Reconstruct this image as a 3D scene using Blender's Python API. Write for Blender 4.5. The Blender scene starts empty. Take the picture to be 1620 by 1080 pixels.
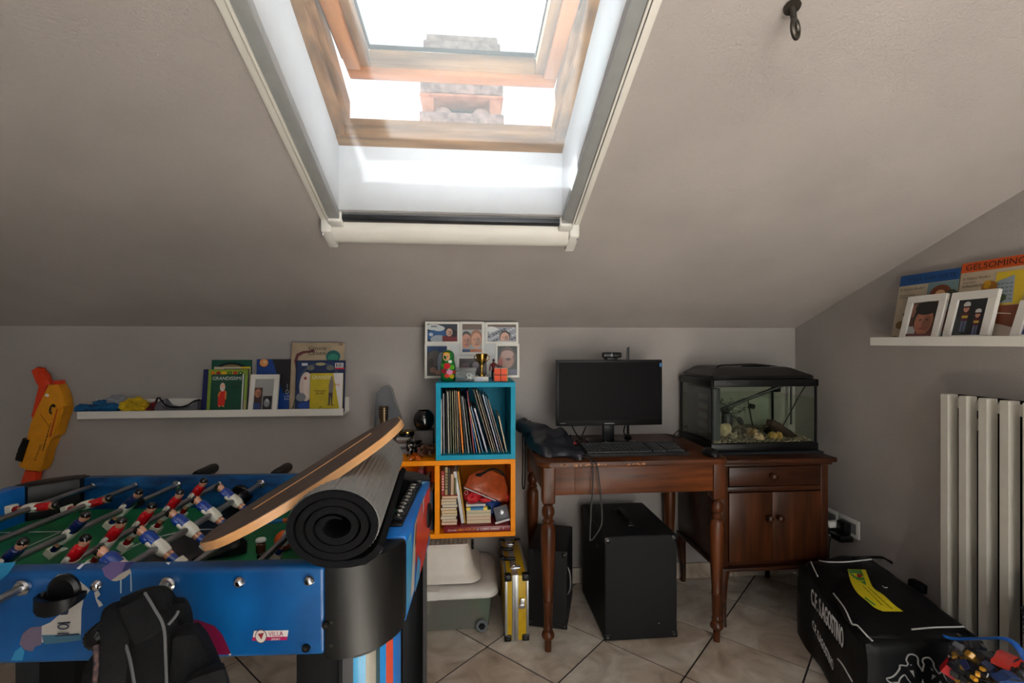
import bpy, bmesh, math, random
from mathutils import Vector, Matrix, noise

# ------------------------------------------------------------------ camera, sky, sun, exposure
SC = bpy.context.scene
COL = SC.collection
F, HZ, CAMH, PSI = 765.0, 541.0, 1.25, math.radians(5.1)
cam_d = bpy.data.cameras.new('camera'); cam_d.sensor_width = 36.0; cam_d.lens = F / 1620 * 36
cam_d.shift_y = 1.0 / 1620; cam_d.clip_start = 0.02
cam = bpy.data.objects.new('camera', cam_d); COL.objects.link(cam)
cam.location = (0, 0, CAMH); cam.rotation_euler = (math.pi / 2, 0, -PSI)
SC.camera = cam

world = bpy.data.worlds.new('overcast_sky'); SC.world = world; world.use_nodes = True
bg = world.node_tree.nodes['Background']
bg.inputs[0].default_value = (0.93, 0.965, 1.0, 1); bg.inputs[1].default_value = 1.3

sun_d = bpy.data.lights.new('sun', 'SUN'); sun_d.energy = 100.0; sun_d.angle = math.radians(3.0)
sun_d.color = (0.985, 0.98, 0.99)
sun = bpy.data.objects.new('sun', sun_d); COL.objects.link(sun)
sun.rotation_euler = Vector((0.24, -0.40, -1.0)).to_track_quat('-Z', 'Y').to_euler()

SC.view_settings.view_transform = 'Standard'; SC.view_settings.look = 'None'
SC.view_settings.exposure = 0.08; SC.view_settings.gamma = 1.0
SC.view_settings.use_curve_mapping = False
SC.cycles.transparent_max_bounces = 32

SL, ZC, YW, XR = 0.3775, 1.326, 2.475, 1.762      # roof slope, knee wall height, back wall, right wall
def cz(Y): return ZC + SL * (YW - Y)
def portal(name, x, y, z, sx, sy):
    d = bpy.data.lights.new(name, 'AREA'); d.shape = 'RECTANGLE'; d.size = sx; d.size_y = sy
    d.cycles.is_portal = True
    o = bpy.data.objects.new(name, d); COL.objects.link(o); o.location = (x, y, z)
    o.rotation_euler = (-math.atan(SL), 0, 0)
portal('skylight_portal', -0.051, 1.10, cz(1.10) + 0.32, 0.80, 1.10)
portal('added_skylight_portal', 0.45, -0.80, cz(-0.80) + 0.28, 2.2, 1.5)

# ------------------------------------------------------------------ measuring helpers
def CW(lat, t, z):            # metres right of / ahead of the camera, height -> world
    return Vector((lat * math.cos(PSI) + t * math.sin(PSI), t * math.cos(PSI) - lat * math.sin(PSI), z))
def P(px, py, t): return CW((px - 810) / F * t, t, CAMH + (HZ - py) / F * t)
def ray(px, py):
    u = (px - 810) / F
    return Vector((math.sin(PSI) + u * math.cos(PSI), math.cos(PSI) - u * math.sin(PSI), (HZ - py) / F))
def PY(px, py, Y):
    d = ray(px, py); return d * (Y / d.y) + Vector((0, 0, CAMH))
def PX(px, py, X):
    d = ray(px, py); return d * (X / d.x) + Vector((0, 0, CAMH))
def PZ(px, py, z):
    d = ray(px, py); return d * ((z - CAMH) / d.z) + Vector((0, 0, CAMH))
def HIT(px, py, p0, n):
    o = Vector((0, 0, CAMH)); d = ray(px, py)
    return o + d * ((Vector(p0) - o).dot(n) / d.dot(n))

# ------------------------------------------------------------------ materials
def lin(c):
    r = []
    for v in c[:3]:
        v = v / 255.0
        r.append(v / 12.92 if v <= .04045 else ((v + .055) / 1.055) ** 2.4)
    return (r[0], r[1], r[2], 1.0)
MATS = {}
def mat(name, rgb, rough=.5, metal=0., var=.06, scale=25., bump=0., bscale=250., rgb2=None, coat=0., stretch=(1, 1, 1), spec=.5, fac=(.35, .65), detail=4, sheen=0.):
    if name in MATS: return MATS[name]
    m = bpy.data.materials.new(name); m.use_nodes = True; nt = m.node_tree; N, L = nt.nodes, nt.links
    b = N['Principled BSDF']
    b.inputs['Roughness'].default_value = rough; b.inputs['Metallic'].default_value = metal
    b.inputs['Specular IOR Level'].default_value = spec; b.inputs['Coat Weight'].default_value = coat
    b.inputs['Coat Roughness'].default_value = .15; b.inputs['Sheen Weight'].default_value = sheen
    tc = N.new('ShaderNodeTexCoord'); mp = N.new('ShaderNodeMapping'); mp.inputs['Scale'].default_value = stretch
    L.new(tc.outputs['Object'], mp.inputs[0])
    nz = N.new('ShaderNodeTexNoise'); nz.inputs['Scale'].default_value = scale; nz.inputs['Detail'].default_value = detail
    L.new(mp.outputs[0], nz.inputs[0])
    rp = N.new('ShaderNodeValToRGB'); L.new(nz.outputs[0], rp.inputs[0])
    c = lin(rgb); c2 = lin(rgb2) if rgb2 else None
    e = rp.color_ramp.elements; e[0].position, e[1].position = fac
    e[0].color = c if c2 else tuple(v * (1 - var) for v in c[:3]) + (1,)
    e[1].color = c2 if c2 else tuple(min(1, v * (1 + var)) for v in c[:3]) + (1,)
    L.new(rp.outputs[0], b.inputs['Base Color'])
    if bump:
        n2 = N.new('ShaderNodeTexNoise'); n2.inputs['Scale'].default_value = bscale; n2.inputs['Detail'].default_value = 3
        L.new(mp.outputs[0], n2.inputs[0])
        bp = N.new('ShaderNodeBump'); bp.inputs['Strength'].default_value = bump; bp.inputs['Distance'].default_value = .004
        L.new(n2.outputs[0], bp.inputs['Height']); L.new(bp.outputs[0], b.inputs['Normal'])
    MATS[name] = m; return m
def wood(name, dark, light, axis='x', rough=.35, coat=.2, scale=14., bump=.05):
    st = {'x': (.09, 1, 1), 'y': (1, .09, 1), 'z': (1, 1, .09)}[axis]
    return mat(name, dark, rough, 0, 0, scale * 4, bump, scale * 12, light, coat, st, fac=(.3, .72), detail=8, spec=.28)
def glassy(name, tint, mixw, rough=.03, diff=None, dmix=0., trl=.5):
    """thin clear sheet: light passes straight through, with a real gloss on top"""
    m = bpy.data.materials.new(name); m.use_nodes = True; nt = m.node_tree; N, L = nt.nodes, nt.links
    N.remove(N['Principled BSDF']); out = N['Material Output']
    tr = N.new('ShaderNodeBsdfTransparent'); tr.inputs[0].default_value = lin(tint)
    gl = N.new('ShaderNodeBsdfGlossy'); gl.inputs['Roughness'].default_value = rough
    lw = N.new('ShaderNodeLayerWeight'); lw.inputs[0].default_value = .5
    pw = N.new('ShaderNodeMath'); pw.operation = 'POWER'; pw.inputs[1].default_value = 4.; L.new(lw.outputs['Facing'], pw.inputs[0])
    mu = N.new('ShaderNodeMath'); mu.operation = 'MULTIPLY_ADD'; mu.inputs[1].default_value = mixw * .8; mu.inputs[2].default_value = mixw * .03; L.new(pw.outputs[0], mu.inputs[0])
    mx = N.new('ShaderNodeMixShader'); L.new(mu.outputs[0], mx.inputs[0]); L.new(gl.outputs[0], mx.inputs[2])
    last = tr
    if diff:
        df = N.new('ShaderNodeBsdfDiffuse'); df.inputs[0].default_value = lin(diff)
        tl = N.new('ShaderNodeBsdfTranslucent'); tl.inputs[0].default_value = lin(diff)
        m1 = N.new('ShaderNodeMixShader'); m1.inputs[0].default_value = trl; L.new(df.outputs[0], m1.inputs[1]); L.new(tl.outputs[0], m1.inputs[2])
        m2 = N.new('ShaderNodeMixShader'); L.new(tr.outputs[0], m2.inputs[1]); L.new(m1.outputs[0], m2.inputs[2])
        nz = N.new('ShaderNodeTexNoise'); nz.inputs['Scale'].default_value = 6
        mr = N.new('ShaderNodeMapRange'); mr.inputs['To Min'].default_value = dmix * .85; mr.inputs['To Max'].default_value = dmix * 1.15
        tc = N.new('ShaderNodeTexCoord'); L.new(tc.outputs['Object'], nz.inputs[0])
        L.new(nz.outputs[0], mr.inputs[0]); L.new(mr.outputs[0], m2.inputs[0]); last = m2
    L.new(last.outputs[0], mx.inputs[1]); L.new(mx.outputs[0], out.inputs[0])
    MATS[name] = m; return m
def painted(name, rough=.5, coat=0., attr='Col'):
    m = bpy.data.materials.new(name); m.use_nodes = True; nt = m.node_tree; N, L = nt.nodes, nt.links
    b = N['Principled BSDF']; b.inputs['Roughness'].default_value = rough; b.inputs['Coat Weight'].default_value = coat
    a = N.new('ShaderNodeAttribute'); a.attribute_name = attr
    nz = N.new('ShaderNodeTexNoise'); nz.inputs['Scale'].default_value = 60
    mr = N.new('ShaderNodeMapRange'); mr.inputs['To Min'].default_value = .8; mr.inputs['To Max'].default_value = 1.2
    L.new(nz.outputs[0], mr.inputs[0])
    mx = N.new('ShaderNodeVectorMath'); mx.operation = 'SCALE'; L.new(a.outputs['Color'], mx.inputs[0]); L.new(mr.outputs[0], mx.inputs['Scale'])
    L.new(mx.outputs[0], b.inputs['Base Color']); MATS[name] = m; return m
PRINT = painted('printed_paper', .55)
INK = painted('printed_panel', .35, .2)
TOY = painted('painted_plastic', .18, .4)

# ------------------------------------------------------------------ mesh helpers
def xf(M, v): return M @ Vector(v) if M is not None else Vector(v)
def paint(bm, f0, col):
    lay = bm.faces.layers.float_vector.get('pc') or bm.faces.layers.float_vector.new('pc')
    bm.faces.ensure_lookup_table(); c = Vector(lin(col)[:3])
    for f in list(bm.faces)[f0:]: f[lay] = c
def NB(): return bmesh.new()
def join(bm, t, M=None):
    me = bpy.data.meshes.new('t'); t.to_mesh(me); t.free()
    if M is not None: me.transform(M)
    bm.from_mesh(me); bpy.data.meshes.remove(me)
def box(bm, x0, x1, y0, y1, z0, z1, bev=0., seg=2, M=None, col=None):
    f0 = len(bm.faces)
    t = NB(); bmesh.ops.create_cube(t, size=1)
    for v in t.verts: v.co = Vector(((x0 + x1) / 2 + v.co.x * (x1 - x0), (y0 + y1) / 2 + v.co.y * (y1 - y0), (z0 + z1) / 2 + v.co.z * (z1 - z0)))
    if bev: bmesh.ops.bevel(t, geom=list(t.edges), offset=bev, segments=seg, profile=.5, affect='EDGES')
    join(bm, t, M)
    if col: paint(bm, f0, col)
    return bm
def ringmesh(bm, rings, closed=True, cap=True, col=None):
    f0 = len(bm.faces); V = [[bm.verts.new(p) for p in r] for r in rings]; n = len(rings[0])
    for a, b in zip(V[:-1], V[1:]):
        for i in range(n if closed else n - 1):
            j = (i + 1) % n
            try: bm.faces.new((a[i], a[j], b[j], b[i]))
            except ValueError: pass
    if cap and closed and n > 2:
        bm.faces.new(V[0][::-1]); bm.faces.new(V[-1])
    if col: paint(bm, f0, col)
    return bm
def tube(bm, pts, r, n=8, col=None, sm=0, flat=1.):
    pts = [Vector(p) for p in pts]
    if sm: pts = spline(pts, sm)
    rs = r if isinstance(r, (list, tuple)) else [r] * len(pts)
    if len(rs) != len(pts): rs = [rs[min(len(rs) - 1, int(i * len(rs) / len(pts)))] for i in range(len(pts))]
    rings = []; up = None
    for i, p in enumerate(pts):
        d = (pts[min(i + 1, len(pts) - 1)] - pts[max(i - 1, 0)]).normalized()
        if up is None: up = Vector((0, 0, 1)) if abs(d.z) < .9 else Vector((1, 0, 0))
        s = d.cross(up)
        if s.length < 1e-6: s = d.orthogonal()
        s.normalize(); up = s.cross(d).normalized()
        rings.append([p + (s * math.cos(a) + up * math.sin(a) * flat) * rs[i] for a in (2 * math.pi * k / n for k in range(n))])
    return ringmesh(bm, rings, True, True, col)
def spline(p, k):
    out = []
    for i in range(len(p) - 1):
        a, b, c, d = p[max(i - 1, 0)], p[i], p[i + 1], p[min(i + 2, len(p) - 1)]
        for j in range(k):
            t = j / k
            out.append(.5 * ((2 * b) + (c - a) * t + (2 * a - 5 * b + 4 * c - d) * t * t + (3 * b - a - 3 * c + d) * t ** 3))
    return out + [p[-1]]
def cyl(bm, p0, p1, r0, r1=None, n=16, col=None): return tube(bm, [p0, p1], [r0, r0 if r1 is None else r1], n, col)
def lathe(bm, prof, n=20, M=None, col=None):
    rings = [[xf(M, (max(r, 1e-4) * math.cos(2 * math.pi * k / n), max(r, 1e-4) * math.sin(2 * math.pi * k / n), z)) for k in range(n)] for r, z in prof]
    return ringmesh(bm, rings, True, True, col)
def prism(bm, poly, z0, z1, M=None, bev=0., col=None):
    f0 = len(bm.faces); t = NB()
    a = [t.verts.new((p[0], p[1], z0)) for p in poly]; b = [t.verts.new((p[0], p[1], z1)) for p in poly]
    t.faces.new(a[::-1]); t.faces.new(b); n = len(poly)
    for i in range(n): t.faces.new((a[i], a[(i + 1) % n], b[(i + 1) % n], b[i]))
    if bev:
        es = [e for e in t.edges if abs(e.verts[0].co.z - e.verts[1].co.z) < 1e-7]
        bmesh.ops.bevel(t, geom=es, offset=bev, segments=2, profile=.5, affect='EDGES')
    bmesh.ops.recalc_face_normals(t, faces=t.faces)
    join(bm, t, M)
    if col: paint(bm, f0, col)
    return bm
def ball(bm, c, r, sub=2, amp=0., seed=0, fr=6., flatz=None, M=None, col=None):
    f0 = len(bm.faces); t = NB(); bmesh.ops.create_icosphere(t, subdivisions=sub, radius=1)
    r = Vector(r) if not isinstance(r, (int, float)) else Vector((r, r, r)); s = Vector((seed * 3.1, seed * 1.7, 0))
    for v in t.verts:
        k = 1 + amp * noise.noise(v.co * fr * .4 + s) + .6 * amp * noise.noise(v.co * fr + s)
        v.co = Vector((v.co.x * r.x, v.co.y * r.y, v.co.z * r.z)) * k + Vector(c)
        if flatz is not None: v.co.z = max(v.co.z, flatz)
    join(bm, t, M)
    if col: paint(bm, f0, col)
    return bm
def softbox(bm, c8, cuts=7, amp=.004, puff=.02, seed=0, fr=9., sm=2, col=None):
    """c8: corners in order x-fastest, then y, then z"""
    f0 = len(bm.faces); t = NB(); bmesh.ops.create_cube(t, size=2)
    bmesh.ops.subdivide_edges(t, edges=list(t.edges), cuts=cuts, use_grid_fill=True)
    c8 = [Vector(c) for c in c8]
    ax = [(c8[1] - c8[0]).normalized(), (c8[2] - c8[0]).normalized(), (c8[4] - c8[0]).normalized()]
    s = Vector((seed * 2.3, seed, 0))
    for v in t.verts:
        a, b, c = v.co; pf = Vector((0, 0, 0))
        for k, (q, u, w) in enumerate(((a, b, c), (b, a, c), (c, a, b))):
            if abs(abs(q) - 1) < 1e-5: pf += ax[k] * (q * puff * (1 - u * u) * (1 - w * w))
        x, y, z = (a + 1) / 2, (b + 1) / 2, (c + 1) / 2; p = Vector((0, 0, 0))
        for i, cc in enumerate(c8):
            p += cc * ((x if i & 1 else 1 - x) * (y if i & 2 else 1 - y) * (z if i & 4 else 1 - z))
        v.co = p + pf + noise.noise_vector(p * fr + s) * amp * 2
    for _ in range(sm): bmesh.ops.smooth_vert(t, verts=list(t.verts), factor=.4, use_axis_x=True, use_axis_y=True, use_axis_z=True)
    join(bm, t)
    if col: paint(bm, f0, col)
    return bm

# ------------------------------------------------------------------ object helpers
def wm(o):
    M = o.matrix_basis.copy()
    while o.parent: o = o.parent; M = o.matrix_basis @ M
    return M
def tomesh(name, bm, ang=35):
    lay = bm.faces.layers.float_vector.get('pc')
    cols = [tuple(f[lay]) for f in bm.faces] if lay else None
    bmesh.ops.recalc_face_normals(bm, faces=bm.faces)
    me = bpy.data.meshes.new(name); bm.to_mesh(me); bm.free()
    if cols:
        if 'pc' in me.attributes: me.attributes.remove(me.attributes['pc'])
        a = me.attributes.new('Col', 'FLOAT_COLOR', 'FACE'); buf = []
        for c in cols: buf += [c[0], c[1], c[2], 1.]
        a.data.foreach_set('color', buf)
    if ang:
        me.shade_smooth(); me.set_sharp_from_angle(angle=math.radians(ang))
    return me
def tag(o, label=None, cat=None, group=None, kind=None):
    for k, v in (('label', label), ('category', cat), ('group', group), ('kind', kind)):
        if v: o[k] = v
    return o
def thing(name, label, cat, loc=(0, 0, 0), rz=0., group=None, M=None):
    o = bpy.data.objects.new(name, None); COL.objects.link(o); o.empty_display_size = .05
    if M is not None: o.matrix_basis = M
    else: o.location = loc; o.rotation_euler = (0, 0, rz); o.matrix_basis = Matrix.Translation(loc) @ Matrix.Rotation(rz, 4, 'Z')
    return tag(o, label, cat, group)
def part(name, bm, m, parent, local=False, ang=35, label=None, kind=None):
    """bm in world space unless local"""
    me = bm if isinstance(bm, bpy.types.Mesh) else tomesh(name, bm, ang)
    if parent is not None and not local: me.transform(wm(parent).inverted())
    if m is not None and not me.materials: me.materials.append(m)
    o = bpy.data.objects.new(name, me); COL.objects.link(o); o.parent = parent
    return tag(o, label, None, None, kind)
def solo(name, bm, m, label, cat, group=None, ang=35, kind=None):
    me = tomesh(name, bm, ang); vs = [v.co for v in me.vertices]
    c = Vector(((min(v.x for v in vs) + max(v.x for v in vs)) / 2, (min(v.y for v in vs) + max(v.y for v in vs)) / 2, min(v.z for v in vs)))
    me.transform(Matrix.Translation(-c)); me.materials.append(m)
    o = bpy.data.objects.new(name, me); COL.objects.link(o); o.matrix_basis = Matrix.Translation(c)
    return tag(o, label, cat, group, kind)
def struct(name, bm, m, ang=30):
    o = part(name, bm, m, None, ang=ang); o['kind'] = 'structure'; return o
def dup(root, M, label=None):
    r = root.copy(); COL.objects.link(r); r.matrix_basis = M
    if label: r['label'] = label
    for ch in list(root.children):
        c = ch.copy(); COL.objects.link(c); c.parent = r
        for g in list(ch.children):
            d = g.copy(); COL.objects.link(d); d.parent = c
    return r
def frame3(o, x, y):
    x = Vector(x).normalized(); y = Vector(y); y = (y - x * y.dot(x)).normalized(); n = x.cross(y)
    M = Matrix.Identity(4)
    for i in range(3): M[i][0], M[i][1], M[i][2], M[i][3] = x[i], y[i], n[i], o[i]
    return M
# flat prints: layered coloured shapes, coordinates 0..1 of a w x h rectangle lying in the xy plane of M
def flat(name, parent, M, w, h, shapes, m=PRINT, lift=.0003, local=True):
    bm = NB(); lay = bm.faces.layers.float_vector.new('pc'); k = 0
    for s in shapes:
        k += 1; z = lift * k
        if s[0] == 'r': pts = [(s[1], s[2]), (s[3], s[2]), (s[3], s[4]), (s[1], s[4])]
        elif s[0] == 'e': pts = [(s[1] + s[3] * math.cos(a * math.pi / 9), s[2] + s[4] * math.sin(a * math.pi / 9)) for a in range(18)]
        else: pts = s[1]
        pts = [(min(1, max(0, x)), min(1, max(0, y))) for x, y in pts]
        vs = [bm.verts.new(M @ Vector((x * w, y * h, z))) for x, y in pts]
        try: f = bm.faces.new(vs); f[lay] = Vector(lin(s[-1])[:3])
        except ValueError: pass
    cols = [tuple(f[lay]) for f in bm.faces]
    me = bpy.data.meshes.new(name); bm.to_mesh(me); bm.free()
    me.attributes.remove(me.attributes['pc']); a = me.attributes.new('Col', 'FLOAT_COLOR', 'FACE'); buf = []
    for c in cols: buf += [c[0], c[1], c[2], 1.]
    a.data.foreach_set('color', buf)
    return part(name, me, m, parent, local)
# print measured on a plane of the scene (p0, n): coordinates are where it appears on that surface
def decal(name, parent, p0, n, items, m=PRINT, lift=.0004):
    n = Vector(n).normalized(); bm = NB(); lay = bm.faces.layers.float_vector.new('pc')
    for k, (c, pts) in enumerate(items):
        if pts[0] == 'e':
            _, cx, cy, rx, ry = pts; pts = [(cx + rx * math.cos(a * math.pi / 10), cy + ry * math.sin(a * math.pi / 10)) for a in range(20)]
        vs = [bm.verts.new(HIT(x, y, p0, n) + n * lift * (k + 1)) for x, y in pts]
        f = bm.faces.new(vs); f[lay] = Vector(lin(c)[:3])
        f.normal_update()
        if f.normal.dot(n) < 0: f.normal_flip()
    cols = [tuple(f[lay]) for f in bm.faces]
    me = bpy.data.meshes.new(name); bm.to_mesh(me); bm.free()
    me.attributes.remove(me.attributes['pc']); a = me.attributes.new('Col', 'FLOAT_COLOR', 'FACE'); buf = []
    for c in cols: buf += [c[0], c[1], c[2], 1.]
    a.data.foreach_set('color', buf)
    return part(name, me, m, parent)
TXT = {}
def textmesh(s, shear=0., bold=0.):
    shear = (shear, bold)
    if (s, shear) not in TXT:
        cu = bpy.data.curves.new('t', 'FONT'); cu.body = s; cu.size = 1; cu.align_x = 'CENTER'; cu.align_y = 'CENTER'
        cu.shear = shear[0]; cu.offset = bold; cu.resolution_u = 3; cu.extrude = .004; cu.space_line = .9
        o = bpy.data.objects.new('t', cu); COL.objects.link(o)
        me = bpy.data.meshes.new_from_object(o.evaluated_get(bpy.context.evaluated_depsgraph_get()))
        bpy.data.objects.remove(o); bpy.data.curves.remove(cu)
        xs = [v.co.x for v in me.vertices]; ys = [v.co.y for v in me.vertices]
        me.transform(Matrix.Translation((-(min(xs) + max(xs)) / 2, -(min(ys) + max(ys)) / 2, 0)))
        TXT[(s, shear)] = (me, max(xs) - min(xs), max(ys) - min(ys))
    return TXT[(s, shear)]
def text(s, M, w, h, m, parent, shear=0., local=False, thick=.15, name='lettering', bold=0.):
    """lettering fitted to w x h, centred on M"""
    me, tw, th = textmesh(s, shear, bold); me = me.copy(); me.materials.clear()
    me.transform(M @ Matrix.Diagonal((w / tw, h / th, h * thick, 1)))
    return part(name, me, m, parent, local)

# ================================================================== THE ROOM
PAINT = mat('wall_paint', (167, 160, 156), .85, var=.05, scale=3, bump=.5, bscale=260)
PAINTC = mat('ceiling_paint', (174, 166, 162), .85, var=.05, scale=3, bump=.5, bscale=200)
WHITE = mat('white_lacquer', (226, 222, 215), .4, var=.03, scale=8)
WHITEP = mat('white_plastic', (222, 220, 214), .4, var=.03)
BLACKP = mat('black_plastic', (12, 12, 14), .36, var=.12, spec=.35)
BLACKM = mat('black_matte', (13, 13, 15), .7, var=.15, spec=.25)
CHROME = mat('chrome', (205, 205, 208), .18, 1., var=.04)
STEEL = mat('brushed_steel', (165, 165, 168), .32, 1., var=.06)
LAMIN = mat('white_lining', (184, 188, 192), .6, var=.02)

def slab(bm, x0, x1, Y0, Y1, o0, o1, bev=0):
    t = NB(); bmesh.ops.create_cube(t, size=1)
    for v in t.verts:
        x = x0 if v.co.x < 0 else x1; y = Y0 if v.co.y < 0 else Y1
        v.co = Vector((x, y, cz(y) + (o0 if v.co.z < 0 else o1)))
    if bev: bmesh.ops.bevel(t, geom=list(t.edges), offset=bev, segments=2, profile=.5, affect='EDGES')
    join(bm, t); return bm
XL, YF = -2.7, -1.7
H1 = (-.412, .309, .55, 1.57); H2 = (-.55, 1.45, -1.50, -.10)  # second hole: rear skylight, added out of view for more bounced sunlight
bm = NB(); XO = XR + .1
slab(bm, XL - .1, XO, YF - .1, H2[2], 0, .2); slab(bm, XL - .1, H2[0], H2[2], H2[3], 0, .2); slab(bm, H2[1], XO, H2[2], H2[3], 0, .2)
slab(bm, XL - .1, XO, H2[3], H1[2], 0, .2); slab(bm, XL - .1, H1[0], H1[2], H1[3], 0, .2); slab(bm, H1[1], XO, H1[2], H1[3], 0, .2)
slab(bm, XL - .1, XO, H1[3], YW + .1, 0, .2)
struct('ceiling', bm, PAINTC)
def sidewall(x0, x1):
    b = NB(); t = [(YF, 0), (YW, 0), (YW, cz(YW)), (YF, cz(YF))]
    ringmesh(b, [[(x0, y, z) for y, z in t], [(x1, y, z) for y, z in t]]); return b
struct('wall_right', sidewall(XR, XR + .1), PAINT)
struct('wall_left', sidewall(XL - .1, XL), PAINT)
struct('wall_back', box(NB(), XL, XR, YW, YW + .1, 0, cz(YW)), PAINT)
struct('wall_front', box(NB(), XL, XR, YF - .1, YF, 0, cz(YF)), PAINT)

# floor: diagonal tiles with recessed grout
GROUT = mat('dark_grout', (40, 36, 34), .9, var=.15)
def tile_material():
    m = bpy.data.materials.new('beige_stone_tile'); m.use_nodes = True; N, L = m.node_tree.nodes, m.node_tree.links
    b = N['Principled BSDF']; b.inputs['Roughness'].default_value = .33
    g = N.new('ShaderNodeNewGeometry'); oi = N.new('ShaderNodeObjectInfo')
    ad = N.new('ShaderNodeVectorMath'); ad.operation = 'ADD'; L.new(g.outputs['Position'], ad.inputs[0])
    sc = N.new('ShaderNodeVectorMath'); sc.operation = 'SCALE'; sc.inputs['Scale'].default_value = 7.; L.new(oi.outputs['Random'], sc.inputs[0]); L.new(sc.outputs[0], ad.inputs[1])
    n1 = N.new('ShaderNodeTexNoise'); n1.inputs['Scale'].default_value = 7; n1.inputs['Detail'].default_value = 8; n1.inputs['Distortion'].default_value = 1.4
    L.new(ad.outputs[0], n1.inputs[0]); r = N.new('ShaderNodeValToRGB'); L.new(n1.outputs[0], r.inputs[0])
    e = r.color_ramp.elements; e[0].position = .3; e[0].color = lin((172, 158, 142)); e[1].position = .7; e[1].color = lin((226, 219, 208))
    k = r.color_ramp.elements.new(.5); k.color = lin((204, 194, 180))
    n2 = N.new('ShaderNodeTexNoise'); n2.inputs['Scale'].default_value = 2.2; n2.inputs['Detail'].default_value = 3; L.new(ad.outputs[0], n2.inputs[0])
    mx = N.new('ShaderNodeMix'); mx.data_type = 'RGBA'; mx.blend_type = 'MULTIPLY'; mx.inputs[0].default_value = .45
    r2 = N.new('ShaderNodeValToRGB'); L.new(n2.outputs[0], r2.inputs[0]); r2.color_ramp.elements[0].color = lin((190, 160, 140)); r2.color_ramp.elements[1].color = (1, 1, 1, 1)
    r2.color_ramp.elements[0].position = .35; r2.color_ramp.elements[1].position = .6
    L.new(r.outputs[0], mx.inputs['A']); L.new(r2.outputs[0], mx.inputs['B']); L.new(mx.outputs['Result'], b.inputs['Base Color'])
    MATS[m.name] = m; return m
TILE = tile_material()
floor = struct('floor', box(NB(), XL, XR, YF, YW, -.06, -.0025), GROUT)
def clip(poly, axis, val, keep_less):
    out = []
    for i in range(len(poly)):
        a, b = poly[i - 1], poly[i]; ia = (a[axis] <= val) == keep_less; ib = (b[axis] <= val) == keep_less
        if ia != ib:
            t = (val - a[axis]) / (b[axis] - a[axis]); out.append((a[0] + (b[0] - a[0]) * t, a[1] + (b[1] - a[1]) * t))
        if ib: out.append(b)
    return out
PT, TS = .3444, .3374; s2 = math.sqrt(.5); tile_me = None
for i in range(-16, 14):
    for j in range(-16, 14):
        q = []
        for a, b in ((0, 0), (1, 0), (1, 1), (0, 1)):
            u = (i + .5) * PT + (a - .5) * TS; v = (j + .5) * PT + (b - .5) * TS
            q.append((.075 + (u - v) * s2, 1.988 + (u + v) * s2))
        p = q
        for ax, val, less in ((0, XR - .001, True), (0, XL + .001, False), (1, YW - .001, True), (1, YF + .001, False)): p = clip(p, ax, val, less) if len(p) > 2 else []
        if len(p) < 3: continue
        cx = sum(a for a, _ in q) / 4; cy = sum(b for _, b in q) / 4
        whole = len(p) == 4 and all(min(abs(a[0] - b[0]) + abs(a[1] - b[1]) for b in q) < 1e-6 for a in p)
        if whole and tile_me: me = tile_me
        else:
            t = prism(NB(), [(a - cx, b - cy) for a, b in p], -.0025, 0.); me = tomesh('tile', t, 0); me.materials.append(TILE)
            if whole: tile_me = me
        o = bpy.data.objects.new('tile', me); COL.objects.link(o); o.parent = floor; o.location = (cx, cy, 0)
# skirting of cut tiles along the back and right walls
def skirting(name, n, place):
    root = struct(name, place(0, n * .3444, -.004, None), GROUT)
    for k in range(n): part('tile', place(k * .3444 + .0015, k * .3444 + .3429, 0, .0015), TILE, root)
skirting('baseboard_back', 12, lambda a, b, d, bev: box(NB(), XR - .012 - b, XR - .012 - a, YW - .010 - d, YW - .0005, .0005, .080 + d * .5, bev or 0, 1))
skirting('baseboard_right', 10, lambda a, b, d, bev: box(NB(), XR - .010 - d, XR - .0005, YW - .012 - b, YW - .012 - a, .0005, .080 + d * .5, bev or 0, 1))

# ------------------------------------------------------------------ skylight: lining, wooden frame, open sash
PINE = wood('weathered_pine', (84, 54, 30), (150, 108, 68), 'y', .5, .1, 9, .1)
PINEX = wood('weathered_pine_cross', (84, 56, 32), (148, 110, 72), 'x', .5, .1, 9, .1)
OAKY = wood('oiled_pine', (132, 74, 32), (168, 106, 54), 'y', .4, .2, 9, .05)
OAKX = wood('oiled_pine_cross', (132, 74, 32), (168, 106, 54), 'x', .4, .2, 9, .05)
for (x0, x1, y0, y1), nm in ((H1, 'trim_1'), (H2, 'added_rear_trim')):
    b = NB(); w = .004
    slab(b, x0, x0 + w, y0, y1, -.001, .205); slab(b, x1 - w, x1, y0, y1, -.001, .205)
    slab(b, x0, x1, y1 - w, y1, -.001, .205); slab(b, x0, x1, y0, y0 + w, -.001, .205)
    struct(nm, b, LAMIN)
GLASS = glassy('window_glass', (244, 250, 250), .9)
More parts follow.
